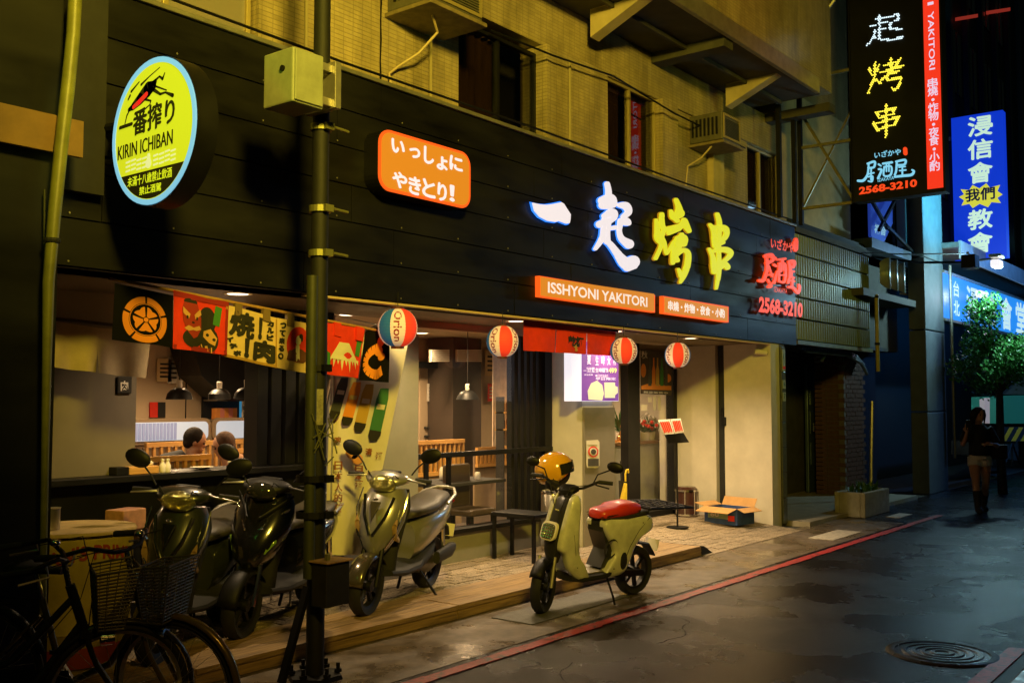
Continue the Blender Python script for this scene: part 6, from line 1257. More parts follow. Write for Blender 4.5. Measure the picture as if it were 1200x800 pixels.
x0, x1 = PY(578, 450, 9.0).x, PY(607, 450, 9.0).x; b = B(); n = 24; xs = [x0+(x1-x0)*i/n for i in range(n+1)]; zb_, zt_ = PY(590, 522, 9.0).z, 2.6
for i in range(n): b.add([(xs[i], 9.0+.04*math.sin(i*1.2), zb_), (xs[i+1], 9.0+.04*math.sin(i*1.2+1.2), zb_), (xs[i+1], 9.0+.04*math.sin(i*1.2+1.2), zt_), (xs[i], 9.0+.04*math.sin(i*1.2), zt_)], [(0, 1, 2, 3)])
tag(ob('sheer_curtain', b, mat('sheer_white', (.75, .62, .48), .8, var=.3, sc=6), smooth=1), 'pale pleated sheer curtain inside the window beside the black leaves', 'curtain')
t = thing('dining_table', 'dark table with white cups behind the window railing', 'table', (8.15, 7.25, .1)); ob('tabletop', B().box((-.55, -.3, .70), (.55, .3, .735)), M_ink, parent=t, bevel=.006); ob('leg', B().tube([(0, 0, 0), (0, 0, .7)], .03, 8), M_blk, parent=t)
for (dx, dy, s_, lb) in ((-.18, -.12, 1, 'white lidded jar on the dark window table, left of the teapot'), (.10, -.05, 1.25, 'white teapot shaped jar on the dark window table'), (.0, .12, 1.4, 'clear acrylic holder with white cards on the window table'), (.25, -.14, .8, 'small white cup on the right of the window table')):
    t = thing('table_jar', lb, 'jar', (8.15+dx, 7.25+dy, .836)); ob('jar_body', B().lathe([(0, 0), (.035*s_, 0), (.042*s_, .02), (.042*s_, .08*s_), (.03*s_, .1*s_), (0, .105*s_)], 16), M_whp, parent=t, smooth=1)
for (x, y, lb) in ((7.0, 7.6, 'dark upholstered chair back left of the window table'), (8.05, 6.92, 'brown cushioned chair back facing the window railing')):
    t = thing('dining_chair', lb, 'chair', (x, y, .1)); lm = mat('brown_leather', (.06, .04, .025), .4)
    ob('seat', B().box((-.2, -.2, .40), (.2, .2, .47)), lm, parent=t, bevel=.02); ob('backrest', B().box((-.2, .16, .47), (.2, .22, .92)), lm, parent=t, bevel=.02)
    for sx in (-1, 1):
        for sy in (-1, 1): ob('leg', B().box((sx*.17-.015, sy*.17-.015, 0), (sx*.17+.015, sy*.17+.015, .4)), M_blk, parent=t)
# ================================================================== next door and the far end of the lane
nb = thing('neighbour_building', 'dark neighbouring building with ribbed green metal siding above a recessed steel door', 'building')
M_sid = mat('green_grey_siding', (.075, .11, .08), .4, .3, var=.25, sc=4)
x0, x1, z0, z1 = 13.58, 16.75, 2.56, 4.10; nr = 5; hh = (z1-z0)/nr
for r in range(nr):
    zz = z0+r*hh
    p_ = ob('siding_panel', B().box((x0, 5.60, zz+.012), (x1, 5.62, zz+hh-.012)), M_sid, parent=nb)
    b = B(); n = 34
    for k in range(n): xx = x0+.01+(x1-x0-.03)*k/n; b.slab([(xx, 5.5995, zz+.014), (xx+.018, 5.57, zz+.014), (xx+.040, 5.57, zz+.014), (xx+.058, 5.5995, zz+.014)], (0, 0, hh-.028))
    ob('rib', b, M_sid, parent=p_, kind='stuff')
def nwall(nm, a, c, m, **k): return ob(nm, B().box(a, c), m, parent=nb, **k)
nwall('siding_back', (13.6, 5.625, 2.5), (16.75, 5.7, 4.3), M_blkm); nwall('siding_cap', (13.60, 5.56, 4.11), (16.8, 5.72, 4.19), M_slab); nwall('siding_foot', (13.60, 5.56, 2.50), (16.78, 5.62, 2.555), mat('yellowish_steel', (.3, .27, .14)))
nwall('recess_wall', (13.2, 7.1, 0), (18.2, 7.3, 4.4), M_slab); nwall('side_face', (13.15, 6.21, 0), (13.3, 7.09, 4.0), M_slab); nwall('recess_ceiling', (13.31, 5.71, 2.56), (18, 7.09, 2.62), M_blkm)
nwall('side_pillar', (13.34, 6.3, .06), (13.75, 6.7, 2.5), mat('blue_grey_paint', (.10, .13, .17), .45, var=.3, sc=6))
d0, d1 = PY(947, 500, 6.9).x, PY(975, 500, 6.9).x; dz = PY(960, 425, 6.9).z
dr = nwall('steel_door', (d0, 6.90, .07), (d1, 6.96, dz), mat('blue_steel', (.12, .17, .22), .3, .6, var=.2, sc=5), bevel=.01)
for zz in (.55, 1.1, 1.62, 1.98): ob('door_panel', B().box((d0+.08, 6.885, zz), (d1-.08, 6.899, zz+.4 if zz != 1.62 else zz+.28)), mat('blue_steel', (.12, .17, .22)), parent=dr, bevel=.006)
ob('handle', B().tube([(d0+.1, 6.84, 1.15), (d0+.1, 6.84, 1.3)], .02, 8), M_chr, parent=dr)
b = B(); bx0, bx1 = PY(990, 500, 6.2).x, PY(1012, 500, 6.2).x
M_rb = mat('dark_red_brick', (.08, .032, .02), .7, var=.4, sc=20, bump=.3)
bp_ = nwall('brick_pier', (bx0+.012, 6.212, .06), (bx1-.012, 6.6, 2.55), M_joint)
bm_ = bpy.data.meshes.new('brick'); tmp = B().box((0, 0, 0), (.205, .10, .068)); bm_.from_pydata(tmp.v, [], tmp.f); bm_.materials.append(M_rb)
tmp = B().box((0, 0, 0), (.10, .205, .068)); bm2 = bpy.data.meshes.new('brick'); bm2.from_pydata(tmp.v, [], tmp.f); bm2.materials.append(M_rb)
for j in range(31):
    z = .07+j*.08; x = bx0+.0-(.1 if j % 2 else 0)
    while x < bx1-.05:
        if x > bx0-.05: o = bpy.data.objects.new('brick', bm_); COL.objects.link(o); o.parent = bp_; o.location = (x, 6.2+random.uniform(-.003, .003), z)
        x += .215
    for k in range(2): o = bpy.data.objects.new('brick', bm2); COL.objects.link(o); o.parent = bp_; o.location = (bx0+random.uniform(-.003, .003), 6.305+k*.215-(.1 if j % 2 else 0)*0, z)
for k in range(3): nwall('conduit', (0, 0, 0), (.001, .001, .001), M_blk) if 0 else ob('conduit', B().tube([PY(938+k*3, 407+k*2, 5.8), PY(965+k*4, 408+k*3, 5.8), PY(985+k*4, 410+k*3, 5.8), PY(1003+k*3, 417+k*4, 5.8), PY(1012+k*2, 428+k*5, 5.8)], .028, 8), mat('blue_grey_paint', (.10, .13, .17)), parent=nb, smooth=1)
ob('conduit', B().tube([PY(963, 422, 5.9), PY(967, 414, 5.9), PY(978, 410, 5.9)], .03, 8), mat('blue_grey_paint', (.10, .13, .17)), parent=nb, smooth=1)
nwall('upper_block', (16.8, 5.9, 2.6), (19.2, 7.5, 9), M_slab); nwall('dark_shopfront', (17.2, 6.4, 0), (19.4, 6.6, 2.59), M_blkm)
dp = thing('yellow_downpipe', 'yellow painted downpipe at the right end of the ribbed siding', 'downpipe'); pa = [PY(1027, 345, 5.4), PY(1028, 400, 5.4), PY(1029, 435, 5.4)]
ob('pipe_shaft', B().tube(pa, .032, 10), mat('yellow_pipe', (.45, .36, .06), .5, var=.3, sc=12), parent=dp, smooth=1)
for k in (0, 1): ob('collar', B().tube([pa[k]+Vector((0, 0, -.06)), pa[k]+Vector((0, 0, -.02))], .042, 10), M_blk, parent=dp)
ob('lower_pipe', B().tube([PY(1022, 470, 5.6), PY(1021, 540, 5.6), PY(1021, 590, 5.6)], .03, 8), M_alu, parent=dp, smooth=1)
c0 = PZ(1014, 607, 0); pl = thing('concrete_planter', 'rectangular concrete planter trough on the pavement edge before the dark doorway', 'planter', (c0.x, c0.y, 0))
ob('trough', B().box((0, 0, 0), (1.1, .07, .36)).box((0, .38, 0), (1.1, .45, .36)).box((0, .071, 0), (.07, .379, .36)).box((1.03, .071, 0), (1.1, .379, .36)), mat('planter_concrete', (.32, .29, .21), .8, var=.3, sc=8, bump=.3), parent=pl, bevel=.012)
ob('soil', B().box((.071, .071, .1), (1.029, .379, .31)), mat('soil', (.04, .03, .02), .95, bump=.6, sc=40), parent=pl)
b = B()
for k in range(140):
    p = Vector((random.uniform(.3, 1.0), random.uniform(.1, .36), .31)); a, e = random.uniform(0, 6.28), random.uniform(.6, 1.4); L = random.uniform(.06, .22); d = Vector((math.cos(a)*math.cos(e), math.sin(a)*math.cos(e), math.sin(e))); s_ = Vector((-math.sin(a), math.cos(a), 0))*.018; b.add([p, p+d*L*.6+s_, p+d*L, p+d*L*.6-s_], [(0, 1, 2, 3)])
tag(ob('planter_shrub', b, M_leaf, kind='thing'), 'low dark grassy plant growing in the concrete planter', 'shrub'); bpy.data.objects['planter_shrub'].location = pl.location; bpy.data.objects['planter_shrub']['kind'] = 'stuff'
# balcony level of the neighbour: sign, hanging sheet, louvres
t = thing('tilted_blue_sign', 'small tilted blue sign panel with pale lettering behind steel braces', 'sign'); Q = onY(5.6)
b = B(); poly(b, Q, [(1020, 236), (1046, 236), (1046, 262), (1036, 284), (1021, 277)], 0, .05); ob('panel', b, mat('blue_sign_paint', (.02, .06, .35), .4, em=(.02, .06, .45), es=.45), parent=t)
b = B(); ptext(b, Q, '福音', ((1022, 273), (1036, 277), (1023, 262)), .03, .03); ob('lettering', b, emat('pale_cyan_light', (.25, .5, .65), .8), parent=t)
for a, c in (((1022, 236), (1040, 268)), ((1048, 236), (1030, 270)), ((1036, 262), (1070, 296))): ob('brace', B().bar(PY(*a, 5.5), PY(*c, 5.5), .05), M_blk, parent=t)
t = thing('scalloped_sheet', 'pale rippled metal sheet with scalloped ends hanging over the dark shopfront', 'metal sheet'); b = B(); n = 36
pa, pc = PY(1034, 296, 5.35), PY(1060, 302, 5.35); zb0 = PY(1040, 342, 5.35).z
V = []
for i in range(n+1):
    u = i/n; x = pa.x+(pc.x-pa.x)*u; yy = 5.35+.05*math.cos(u*2*math.pi*3); sc_ = .10*abs(math.sin(u*math.pi*3)); V += [(x, yy, pa.z-.16+sc_), (x, yy, zb0+.14-sc_)]
b.add(V, [(2*i, 2*i+2, 2*i+3, 2*i+1) for i in range(n)]); o = ob('sheet', b, mat('pale_sheet', (.45, .5, .5), .35, .4), parent=t, smooth=1); o.modifiers.new('thick', 'SOLIDIFY').thickness = .01
t = thing('balcony_ledge', 'dark balcony ledge with white louvred window behind the rippled sheet', 'ledge')
ob('ledge_slab', B().box((PY(1012, 350, 5.4).x, 5.4, PY(1040, 352, 5.4).z), (PY(1073, 350, 5.4).x, 5.9, PY(1040, 344, 5.4).z)), M_slab, parent=t); ob('upper_ledge', B().box((PY(1022, 290, 5.5).x, 5.5, PY(1040, 296, 5.5).z), (PY(1068, 290, 5.5).x, 5.9, PY(1040, 285, 5.5).z)), mat('blue_grey_paint', (.1, .13, .17)), parent=t)
for k in range(9): b = B(); poly(b, onY(5.7), [(1056, 314+k*3.6), (1069, 316+k*3.6), (1069, 318+k*3.6), (1056, 316+k*3.6)], 0, .03); ob('louvre', b, M_wht, parent=t)
# concrete column washed in cyan light
xa, xb = PY(1084, 350, 5.3).x, PY(1106, 350, 5.3).x
cc = thing('concrete_column', 'tall pale concrete column of stacked segments washed by cyan floodlight', 'column', (xa, 5.3, 0)); M_cc = mat('pale_concrete', (.13, .15, .15), .6, var=.2, sc=5, bump=.1)
W = xb-xa; z = 0; 
for k, h in enumerate((1.5, 1.5, 1.34, 1.5, 1.5, 1.5)): ob('segment', B().box((0, 0, z), (W, .30, z+h-.02)), M_cc, parent=cc, bevel=.015); z += h
ob('rod', B().tube([(W+.1, -.1, .6), (W+.1, -.1, 4.3)], .03, 8), M_alu, parent=cc)
# church building and its signs
x20 = PY(1104, 317, 5.3).x
ch = thing('church_building', 'dark building front behind the blue church signs', 'building'); cwal = lambda nm, a, c, m: ob(nm, B().box(a, c), m, parent=ch)
cwal('wall', (x20-.1, 6.1, 4.5), (36, 6.4, 14), mat('dark_teal_wall', (.05, .07, .065), .7, var=.3, sc=1.5)); cwal('shopfront_wall', (19.45, 7.2, 0), (36, 7.4, 4.5), M_blkm)
for k in range(9): cwal('pilaster', (x20+.8+k*1.5, 5.98, 4.9), (x20+1.0+k*1.5, 6.098, 13.5), mat('teal_pilaster', (.07, .13, .11), .5))
for k in range(6):
    for zz in (6.2, 8.9, 11.4): wn = cwal('window', (x20+1.15+k*1.5, 6.06, zz), (x20+2.1+k*1.5, 6.097, zz+1.5), M_dglass); ob('frame', B().box((x20+1.6+k*1.5, 6.04, zz), (x20+1.65+k*1.5, 6.058, zz+1.5)), M_alu, parent=wn)
cwal('awning', (x20, 5.0, 4.62), (31, 6.09, 4.72), M_alu); cwal('awning_lip', (x20, 4.95, 4.40), (31, 4.99, 4.74), mat('pale_awning', (.45, .50, .50), .4, .2, var=.3, sc=5))
t = thing('church_strip_sign', 'long lit blue horizontal church sign under the pale awning', 'light box'); Q = onY(5.25)
zt_, zb_ = PY(1104, 319, 5.3).z, PY(1104, 372, 5.3).z; ob('case', B().box((x20+.02, 5.3, zb_), (30, 5.5, zt_)), mat('church_blue_face', (.02, .08, .4), .4, em=(.015, .20, .66), es=1.25), parent=t); ob('edge', B().box((x20, 5.27, zt_), (30, 5.5, zt_+.05)).box((x20, 5.27, zb_-.05), (30, 5.5, zb_)), M_alu, parent=t)
hgt = zt_-zb_; b = B(); E_cy = emat('pale_cyan_text_light', (.50, .74, .78), 1.05)
for s, u, w_, h_, v in (('台', .75, .42, .34, .56), ('北', .75, .42, .34, .12), ('浸', 1.75, .95, .76, .12), ('信', 3.25, 1.0, .82, .09), ('會', 4.75, 1.1, .82, .09), ('堂', 6.3, 1.1, .82, .09)): ftext(b, s, (x20+u, 5.295, zb_+hgt*v), (x20+u+w_, 5.295, zb_+hgt*v), (x20+u, 5.295, zb_+hgt*(v+h_)), 0, .022 if w_ > .5 else .006)
ob('lettering', b, E_cy, parent=t)
t = thing('church_vertical_sign', 'tall lit blue vertical sign with white characters and a yellow burst', 'vertical sign'); XS = 22.0; Q = onX(XS)
a0, a1 = PX(1119, 306, XS), PX(1180, 300, XS); zt_ = PX(1150, 133, XS).z; ob('case', B().box((XS, a1.y, a0.z), (XS+.25, a0.y, zt_)), emat('church_royal_blue', (.004, .035, .55), 1.0), parent=t)
b = B()
for s, y0, y1 in (('浸', 160, 138), ('信', 187, 165), ('會', 215, 192), ('教', 269, 247), ('會', 297, 274)): fptext(b, Q, s, ((1135, y0+1), (1163, y0-3), (1135, y1+1)), .02, .7)
ob('lettering', b, emat('pale_green_text_light', (.55, .78, .62), 1), parent=t)
b = B(); bst = [(1124, 231), (1130, 228), (1126, 222), (1136, 223), (1140, 217), (1148, 221), (1156, 215), (1160, 220), (1172, 217), (1169, 224), (1175, 228), (1169, 232), (1173, 238), (1162, 237), (1158, 243), (1148, 239), (1140, 244), (1136, 239), (1127, 241), (1130, 235)]
poly(b, Q, bst, .02, .015); ob('burst', b, emat('burst_yellow_light', (.62, .60, .05), 1), parent=t); b = B(); fptext(b, Q, '我們', ((1132, 237), (1166, 233), (1132, 223)), .03, .45); ob('burst_lettering', b, mat('deep_blue_print', (.01, .02, .15), .6), parent=t)
for z in (a0.z+.4, zt_-.4): ob('bracket', B().bar((XS+.12, a0.y, z), (XS+.12, 6.08, z), .07), M_alu, parent=t)
tag(ob('added_glare_lamp', B().cbox(PY(1150, 345, 5.05), (.5, .12, .14)), emat('flood_white', (.8, .78, .8), 1.2), bevel=.03), 'added white lamp imitating floodlight glare on the blue strip sign above the tree', 'lamp')  # glowing box and point light added to imitate the floodlight's glare
l = bpy.data.lights.new('glare', 'POINT'); l.energy = 14; l.color = (.85, .8, 1); l.shadow_soft_size = .1; lo = bpy.data.objects.new('glare_light', l); COL.objects.link(lo); lo.location = PY(1150, 345, 4.85)
fl = thing('white_floodlight', 'white floodlight on an arm below the blue vertical sign', 'floodlight'); c0 = PY(1168, 308, 4.2)
ob('hood', B().cbox(c0+Vector((0, 0, .12)), (.36, .2, .06)), M_whp, parent=fl, bevel=.02); ob('lamp_face', B().cbox(c0+Vector((0, 0, -.02)), (.3, .16, .14)), emat('flood_white', (.8, .78, .8), 1.2), parent=fl, bevel=.03); ob('arm', B().tube([c0+Vector((.1, 0, .1)), c0+Vector((.3, .9, .1)), c0+Vector((.3, 1.8, .3))], .02, 6), M_blk, parent=fl)
l = bpy.data.lights.new('flood', 'POINT'); l.energy = 170; l.color = (.5, .9, 1); l.shadow_soft_size = .12; lo = bpy.data.objects.new('flood_light', l); COL.objects.link(lo); lo.parent = fl; lo.location = c0+Vector((0, -.05, -.2))
fl = thing('black_floodlight', 'black floodlight on an arm left of the white one', 'floodlight'); c0 = PY(1137, 307, 4.2)
ob('housing', B().cbox(c0, (.3, .22, .22)), M_blk, parent=fl, bevel=.01); ob('bracket', B().cbox(c0+Vector((0, 0, .14)), (.32, .04, .03)), M_alu, parent=fl); ob('arm', B().tube([c0, c0+Vector((.3, .9, .1)), c0+Vector((.3, 1.8, .3))], .02, 6), M_blk, parent=fl)
tag(ob('span_wire', B().tube([PY(1010, 296, 5.0), PY(1060, 298, 4.9), PY(1130, 297, 4.6)], .012, 5), M_blk), 'black cable strung from the neighbour to the floodlights', 'cable')
for k, (x, y, w_, lb) in enumerate(((1122, 20.5, 24, 'left dim red light bar high on the dark far building'), (1158, 13, 26, 'right dim red light bar high on the dark far building'))):
    b = B(); poly(b, onY(5.9), [(x, y), (x+w_, y-4), (x+w_, y), (x, y+4)], 0, .05); tag(ob('red_light_bar', b, emat('dim_red_light', (.22, .02, .012), 1)), lb, 'light bar')
# roadside tree
tb = PX(1170, 402, 20.0); tr = thing('roadside_tree', 'small leafy green tree lit from behind at the right edge of the lane', 'tree', (20.0, tb.y, 0)); tz = tb.z
b = B().tube([(0, 0, 0), (.03, .02, .9), (-.03, 0, 1.7), (.05, .03, tz-.3)], [.09, .075, .065, .05], 10)
cl = []
for k in range(15):
    a = k*2.4; rr = random.uniform(.25, .85); p = Vector((rr*math.cos(a)*.8, rr*math.sin(a), tz-.65+random.uniform(0, 1.45)-.25*rr)); cl.append(p); b.tube([(.0, 0, tz-.8+random.uniform(-.3, .3)), p*.5+Vector((0, 0, (tz-.4)*.5)), p], [.03, .02, .008], 5)
ob('trunk', b, M_bark, parent=tr, smooth=1); b = B()
for p in cl:
    for j in range(620):
        d = Vector((random.gauss(0, 1), random.gauss(0, 1), random.gauss(0, .8))); d = d.normalized()*random.uniform(.05, .38)**.8; c_ = p+d*.8; n_ = Vector((random.gauss(0, 1), random.gauss(0, 1), random.gauss(0, 1)+.8)).normalized(); u = n_.orthogonal().normalized(); v = n_.cross(u); s_ = random.uniform(.014, .036)
        b.add([c_-u*s_*1.5, c_+v*s_*.7, c_+u*s_*1.5, c_-v*s_*.7], [(0, 1, 2, 3)])
ob('crown', b, mat('leaf_gloss', (.08, .30, .06), .3, var=.5, sc=3), parent=tr, kind='stuff')
# barrier, awning, at the right edge
t = thing('striped_barrier', 'yellow and black diagonally striped barrier board on a black tripod', 'barrier'); Q = onY(4.75)
b = B(); poly(b, Q, [(1171, 500), (1215, 500), (1215, 517), (1171, 517)], 0, .03); ob('board', b, M_ink, parent=t)
for k in range(4): b = B(); x = 1174+k*11; poly(b, Q, [(x, 516.5), (x+9, 500.5), (x+14, 500.5), (x+5, 516.5)], .004, .004); ob('stripe', b, mat('barrier_yellow', (.65, .6, .04), .5, em=(.3, .3, .02), es=.12), parent=t)
for a, c in (((1186, 518), (1178, 543)), ((1186, 518), (1186, 548)), ((1186, 518), (1195, 543))): ob('leg', B().tube([PY(*a, 4.78), PY(*c, 4.78)], .02, 5), M_blk, parent=t)
t = thing('green_awning', 'green fabric awning over the far stall at the right edge', 'awning'); Q = onY(5.0)
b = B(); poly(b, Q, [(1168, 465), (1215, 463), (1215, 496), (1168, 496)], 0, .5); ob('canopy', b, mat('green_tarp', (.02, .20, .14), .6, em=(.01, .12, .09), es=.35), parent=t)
b = B(); poly(b, Q, [(1168, 517), (1215, 517), (1215, 540), (1168, 534)], -.4, .5); ob('low_wall', b, M_slab, parent=t)
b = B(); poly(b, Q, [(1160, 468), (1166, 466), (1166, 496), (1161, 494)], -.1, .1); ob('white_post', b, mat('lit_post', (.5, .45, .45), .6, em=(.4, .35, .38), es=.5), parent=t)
tag(ob('grey_parasol', B().lathe([(0, .5), (.35, .38), (.8, 0)], 8, Matrix.Translation(PY(1212, 462, 5.2))), mat('grey_canvas', (.2, .26, .28), .7)), 'grey parasol top just above the green awning', 'parasol')
# ================================================================== people
def body(name, b, m, parent, vox=.011, sm=4):
    o = ob(name, b, m, parent=parent); md = o.modifiers.new('skin', 'REMESH'); md.mode = 'VOXEL'; md.voxel_size = vox; md.use_smooth_shade = True
    md = o.modifiers.new('soft', 'SMOOTH'); md.factor = .5; md.iterations = sm; return o
def head(b, c, s=1., yaw=0, pitch=0):
    M_ = Matrix.Translation(c) @ Matrix.Rotation(yaw, 4, 'Z') @ Matrix.Rotation(pitch, 4, 'Y'); q = lambda x, y, z: M_ @ Vector((x*s, y*s, z*s)); Rm = Matrix.Rotation(yaw, 4, 'Z') @ Matrix.Rotation(pitch, 4, 'Y')
    b.ball(q(0, 0, .02), (.095*s, .074*s, .10*s), 16, 12, Rm); b.ball(q(.035, 0, -.055), (.052*s, .05*s, .06*s), 14, 10, Rm); b.ball(q(.094, 0, -.018), (.018*s, .013*s, .026*s), 10, 8, Rm)
    b.ball(q(.083, 0, -.062), (.014*s, .024*s, .011*s), 10, 6, Rm); b.ball(q(.075, 0, -.095), (.022*s, .02*s, .018*s), 10, 6, Rm)
    for s_ in (-1, 1): b.ball(q(-.005, s_*.077, -.01), (.018*s, .01*s, .03*s), 10, 8, Rm)
    return q
def face(q, s, t, Rm=None):
    for s_ in (-1, 1): ob('eye', B().ball(q(.083, s_*.032, .005), .011*s, 8, 6), M_ink, parent=t); ob('eyebrow', B().tube([q(.090, s_*.018, .028), q(.084, s_*.048, .030)], .004*s, 5), M_hair, parent=t)
    ob('lips', B().tube([q(.092, -.02, -.062), q(.098, 0, -.062), q(.092, .02, -.062)], .005*s, 5), mat('lips', (.35, .10, .08), .5), parent=t)
def hand(b, w_, d, up, s=1., curl=.5):
    d = d.normalized(); side = d.cross(up).normalized(); nrm = side.cross(d)
    b.ball(w_+d*.045*s, (.03*s, .03*s, .03*s), 10, 8); b.tube([w_, w_+d*.04*s, w_+d*.08*s], [.022*s, .030*s, .028*s], 8)
    for k, L in enumerate((.065, .075, .07, .055)):
        o = side*(k-1.5)*.018*s; p = w_+d*.08*s+o; p1 = p+(d*math.cos(curl)-nrm*math.sin(curl))*L*.5*s; p2 = p1+(d*math.cos(curl*2)-nrm*math.sin(curl*2))*L*.5*s; b.tube([p-d*.02*s, p, p1, p2], [.0085*s, .009*s, .0085*s, .007*s], 6)
    p = w_+d*.02*s-side*.028*s; b.tube([p, p-side*.025*s+d*.025*s, p-side*.025*s+d*.055*s-nrm*.01*s], [.011*s, .010*s, .008*s], 6)
V3 = Vector
# woman walking up the lane
pw = PZ(1149, 601, 0); t = thing('person', 'woman in dark shirt and white shorts walking up the lane holding a phone', 'person', (16.4, 3.86, 0), math.atan2(-3.86, -16.4)+.25)
b = B(); q = head(b, V3((.03, 0, 1.475)), .95, .35)
b.tube([(0, 0, 1.28), (.01, 0, 1.36), (.02, 0, 1.42)], [.06, .05, .048], 12)
b.tube([(0, 0, .80), (0, 0, .95), (.0, 0, 1.10), (0, 0, 1.24), (0, 0, 1.31)], [.12, .115, .11, .12, .08], 14)
for s_ in (-1, 1):
    kx, fx = (.10, .16) if s_ < 0 else (-.02, -.16)
    b.tube([(0, s_*.075, .84), (kx*.5, s_*.085, .66), (kx, s_*.085, .45), (kx+(fx-kx)*.45, s_*.085, .30), (fx, s_*.08, .08)], [.095, .082, .055, .055, .035], 12)
    b.ball((fx+.06, s_*.08, .045), (.11, .04, .035), 12, 8)
# right hand (viewer's left) raised with phone, other arm bent with a bag
b.tube([(0, -.15, 1.28), (.0, -.22, 1.12), (.03, -.245, 1.02)], [.05, .042, .036], 10); b.tube([(.03, -.245, 1.02), (.16, -.235, 1.12), (.24, -.23, 1.22)], [.036, .032, .022], 10); hand(b, V3((.24, -.23, 1.22)), V3((.3, 0, 1)), V3((1, 0, 0)), 1, .7)
b.tube([(0, .15, 1.28), (-.02, .22, 1.12), (.0, .26, 1.00)], [.05, .042, .036], 10); b.tube([(.0, .26, 1.00), (.12, .20, 1.03), (.20, .12, 1.05)], [.036, .032, .022], 10); hand(b, V3((.20, .12, 1.05)), V3((.4, -1, .1)), V3((0, 0, 1)), 1, .6)
bo = body('body', b, M_skin, t); face(q, .95, t)
ob('phone', B().cbox((.275, -.215, 1.33), (.012, .075, .15)), M_blk, parent=t, bevel=.006)
b = B(); b.tube([(0, 0, .86), (0, 0, .98), (0, 0, 1.12), (0, 0, 1.25), (0, 0, 1.335)], [.155, .15, .145, .15, .085], 16)
b.tube([(0, -.13, 1.28), (0, -.20, 1.16), (.01, -.24, 1.06)], [.07, .062, .058], 10); b.tube([(0, .13, 1.28), (-.01, .20, 1.16), (0, .25, 1.05)], [.07, .062, .058], 10)
body('shirt', b, mat('dark_shirt', (.012, .013, .016), .85), t, .014)
b = B(); b.tube([(0, 0, .80), (0, 0, .90)], [.145, .14], 16)
for s_ in (-1, 1): b.tube([(0, s_*.07, .84), (.03 if s_ < 0 else 0, s_*.085, .70)], [.105, .10], 12)
body('shorts', b, mat('white_shorts', (.8, .78, .74), .8), t, .014)
b = B()
for s_ in (-1, 1): kx, fx = (.10, .16) if s_ < 0 else (-.02, -.16); b.tube([(kx+(fx-kx)*.42, s_*.085, .34), (fx, s_*.08, .08)], [.062, .05], 12); b.ball((fx+.06, s_*.08, .05), (.13, .052, .05), 12, 8)
body('boots', b, M_ink, t, .014)
b = B(); b.ball(q(-.02, 0, .04), (.10, .086, .095), 14, 10); 
for k in range(-6, 7): b.tube([q(-.03, k*.011, .09), q(-.085, k*.012, .02), q(-.08, k*.016, -.16)], [.03, .03, .012], 6)
for s_ in (-1, 1): b.tube([q(.04, s_*.05, .085), q(.02, s_*.088, .0), q(.0, s_*.088, -.15)], [.03, .025, .01], 6)
body('hair', b, M_hair, t, .010, 2)
ob('shoulder_bag', B().cbox((-.02, .27, .92), (.12, .26, .22)), M_ink, parent=t, bevel=.03); ob('white_packet', B().cbox((.22, .06, 1.04), (.03, .16, .03)), M_whp, parent=t, bevel=.008)
# two diners in the booth
def diner(label, px, py, yy, yaw, pitch, hair_m, bald, shirt):
    c = PY(px, py, yy); t = thing('person', label, 'person', (c.x, c.y, 0)); z = c.z; b = B(); q = head(b, V3((0, 0, z)), 1.05, yaw, pitch); f = V3((math.cos(yaw), math.sin(yaw), 0)); sd = V3((-f.y, f.x, 0))
    b.tube([f*-.05+V3((0, 0, z-.20)), f*-.02+V3((0, 0, z-.08))], [.06, .055], 12); b.tube([f*-.30+V3((0, 0, z-.75)), f*-.30+V3((0, 0, z-.45)), f*-.12+V3((0, 0, z-.20))], [.13, .15, .09], 14)
    for s_ in (-1, 1): sh_ = f*-.09+sd*s_*.17+V3((0, 0, z-.25)); el = sh_+f*.10+sd*s_*.07+V3((0, 0, -.28)); wr = el+f*.22-sd*s_*.08+V3((0, 0, .05)); b.tube([sh_, el], [.055, .045], 10); b.tube([el, wr], [.042, .028], 10); hand(b, wr, f, V3((0, 0, 1)), 1, .6)
    for s_ in (-1, 1): b.tube([f*-.1+sd*s_*.09+V3((0, 0, .55)), f*.32+sd*s_*.1+V3((0, 0, .55)), f*.32+sd*s_*.1+V3((0, 0, .14))], [.09, .065, .04], 10); b.ball(f*.38+sd*s_*.1+V3((0, 0, .13)), (.09, .045, .03))
    b.tube([f*-.10+V3((0, 0, .52)), f*-.10+V3((0, 0, z-.7))], [.14, .14], 12)
    body('body', b, M_skin, t, .012); face(q, 1.05, t); b = B(); b.tube([f*-.28+V3((0, 0, .5)), f*-.30+V3((0, 0, z-.45)), f*-.20+V3((0, 0, z-.22)), f*-.09+V3((0, 0, z-.13))], [.165, .19, .17, .07], 16)
    for s_ in (-1, 1): sh_ = f*-.09+sd*s_*.17+V3((0, 0, z-.25)); el = sh_+f*.10+sd*s_*.07+V3((0, 0, -.28)); b.tube([f*-.09+sd*s_*.08+V3((0, 0, z-.22)), sh_, el], [.09, .078, .062], 10)
    body('shirt', b, shirt, t, .014); b = B(); Rm = Matrix.Rotation(yaw, 4, 'Z') @ Matrix.Rotation(pitch, 4, 'Y')
    b.ball(q(-.028, 0, .034), (.106, .096, .108), 18, 12, Rm); b.ball(q(-.06, 0, -.03), (.055, .078, .06), 12, 8, Rm)
    body('hair', b, hair_m, t, .010, 2)
    return t
diner('man with short dark hair hunched over a booth table before the lit window', 229, 517, 8.9, R(-35), R(18), M_hair, False, mat('charcoal_shirt', (.02, .022, .025), .85))
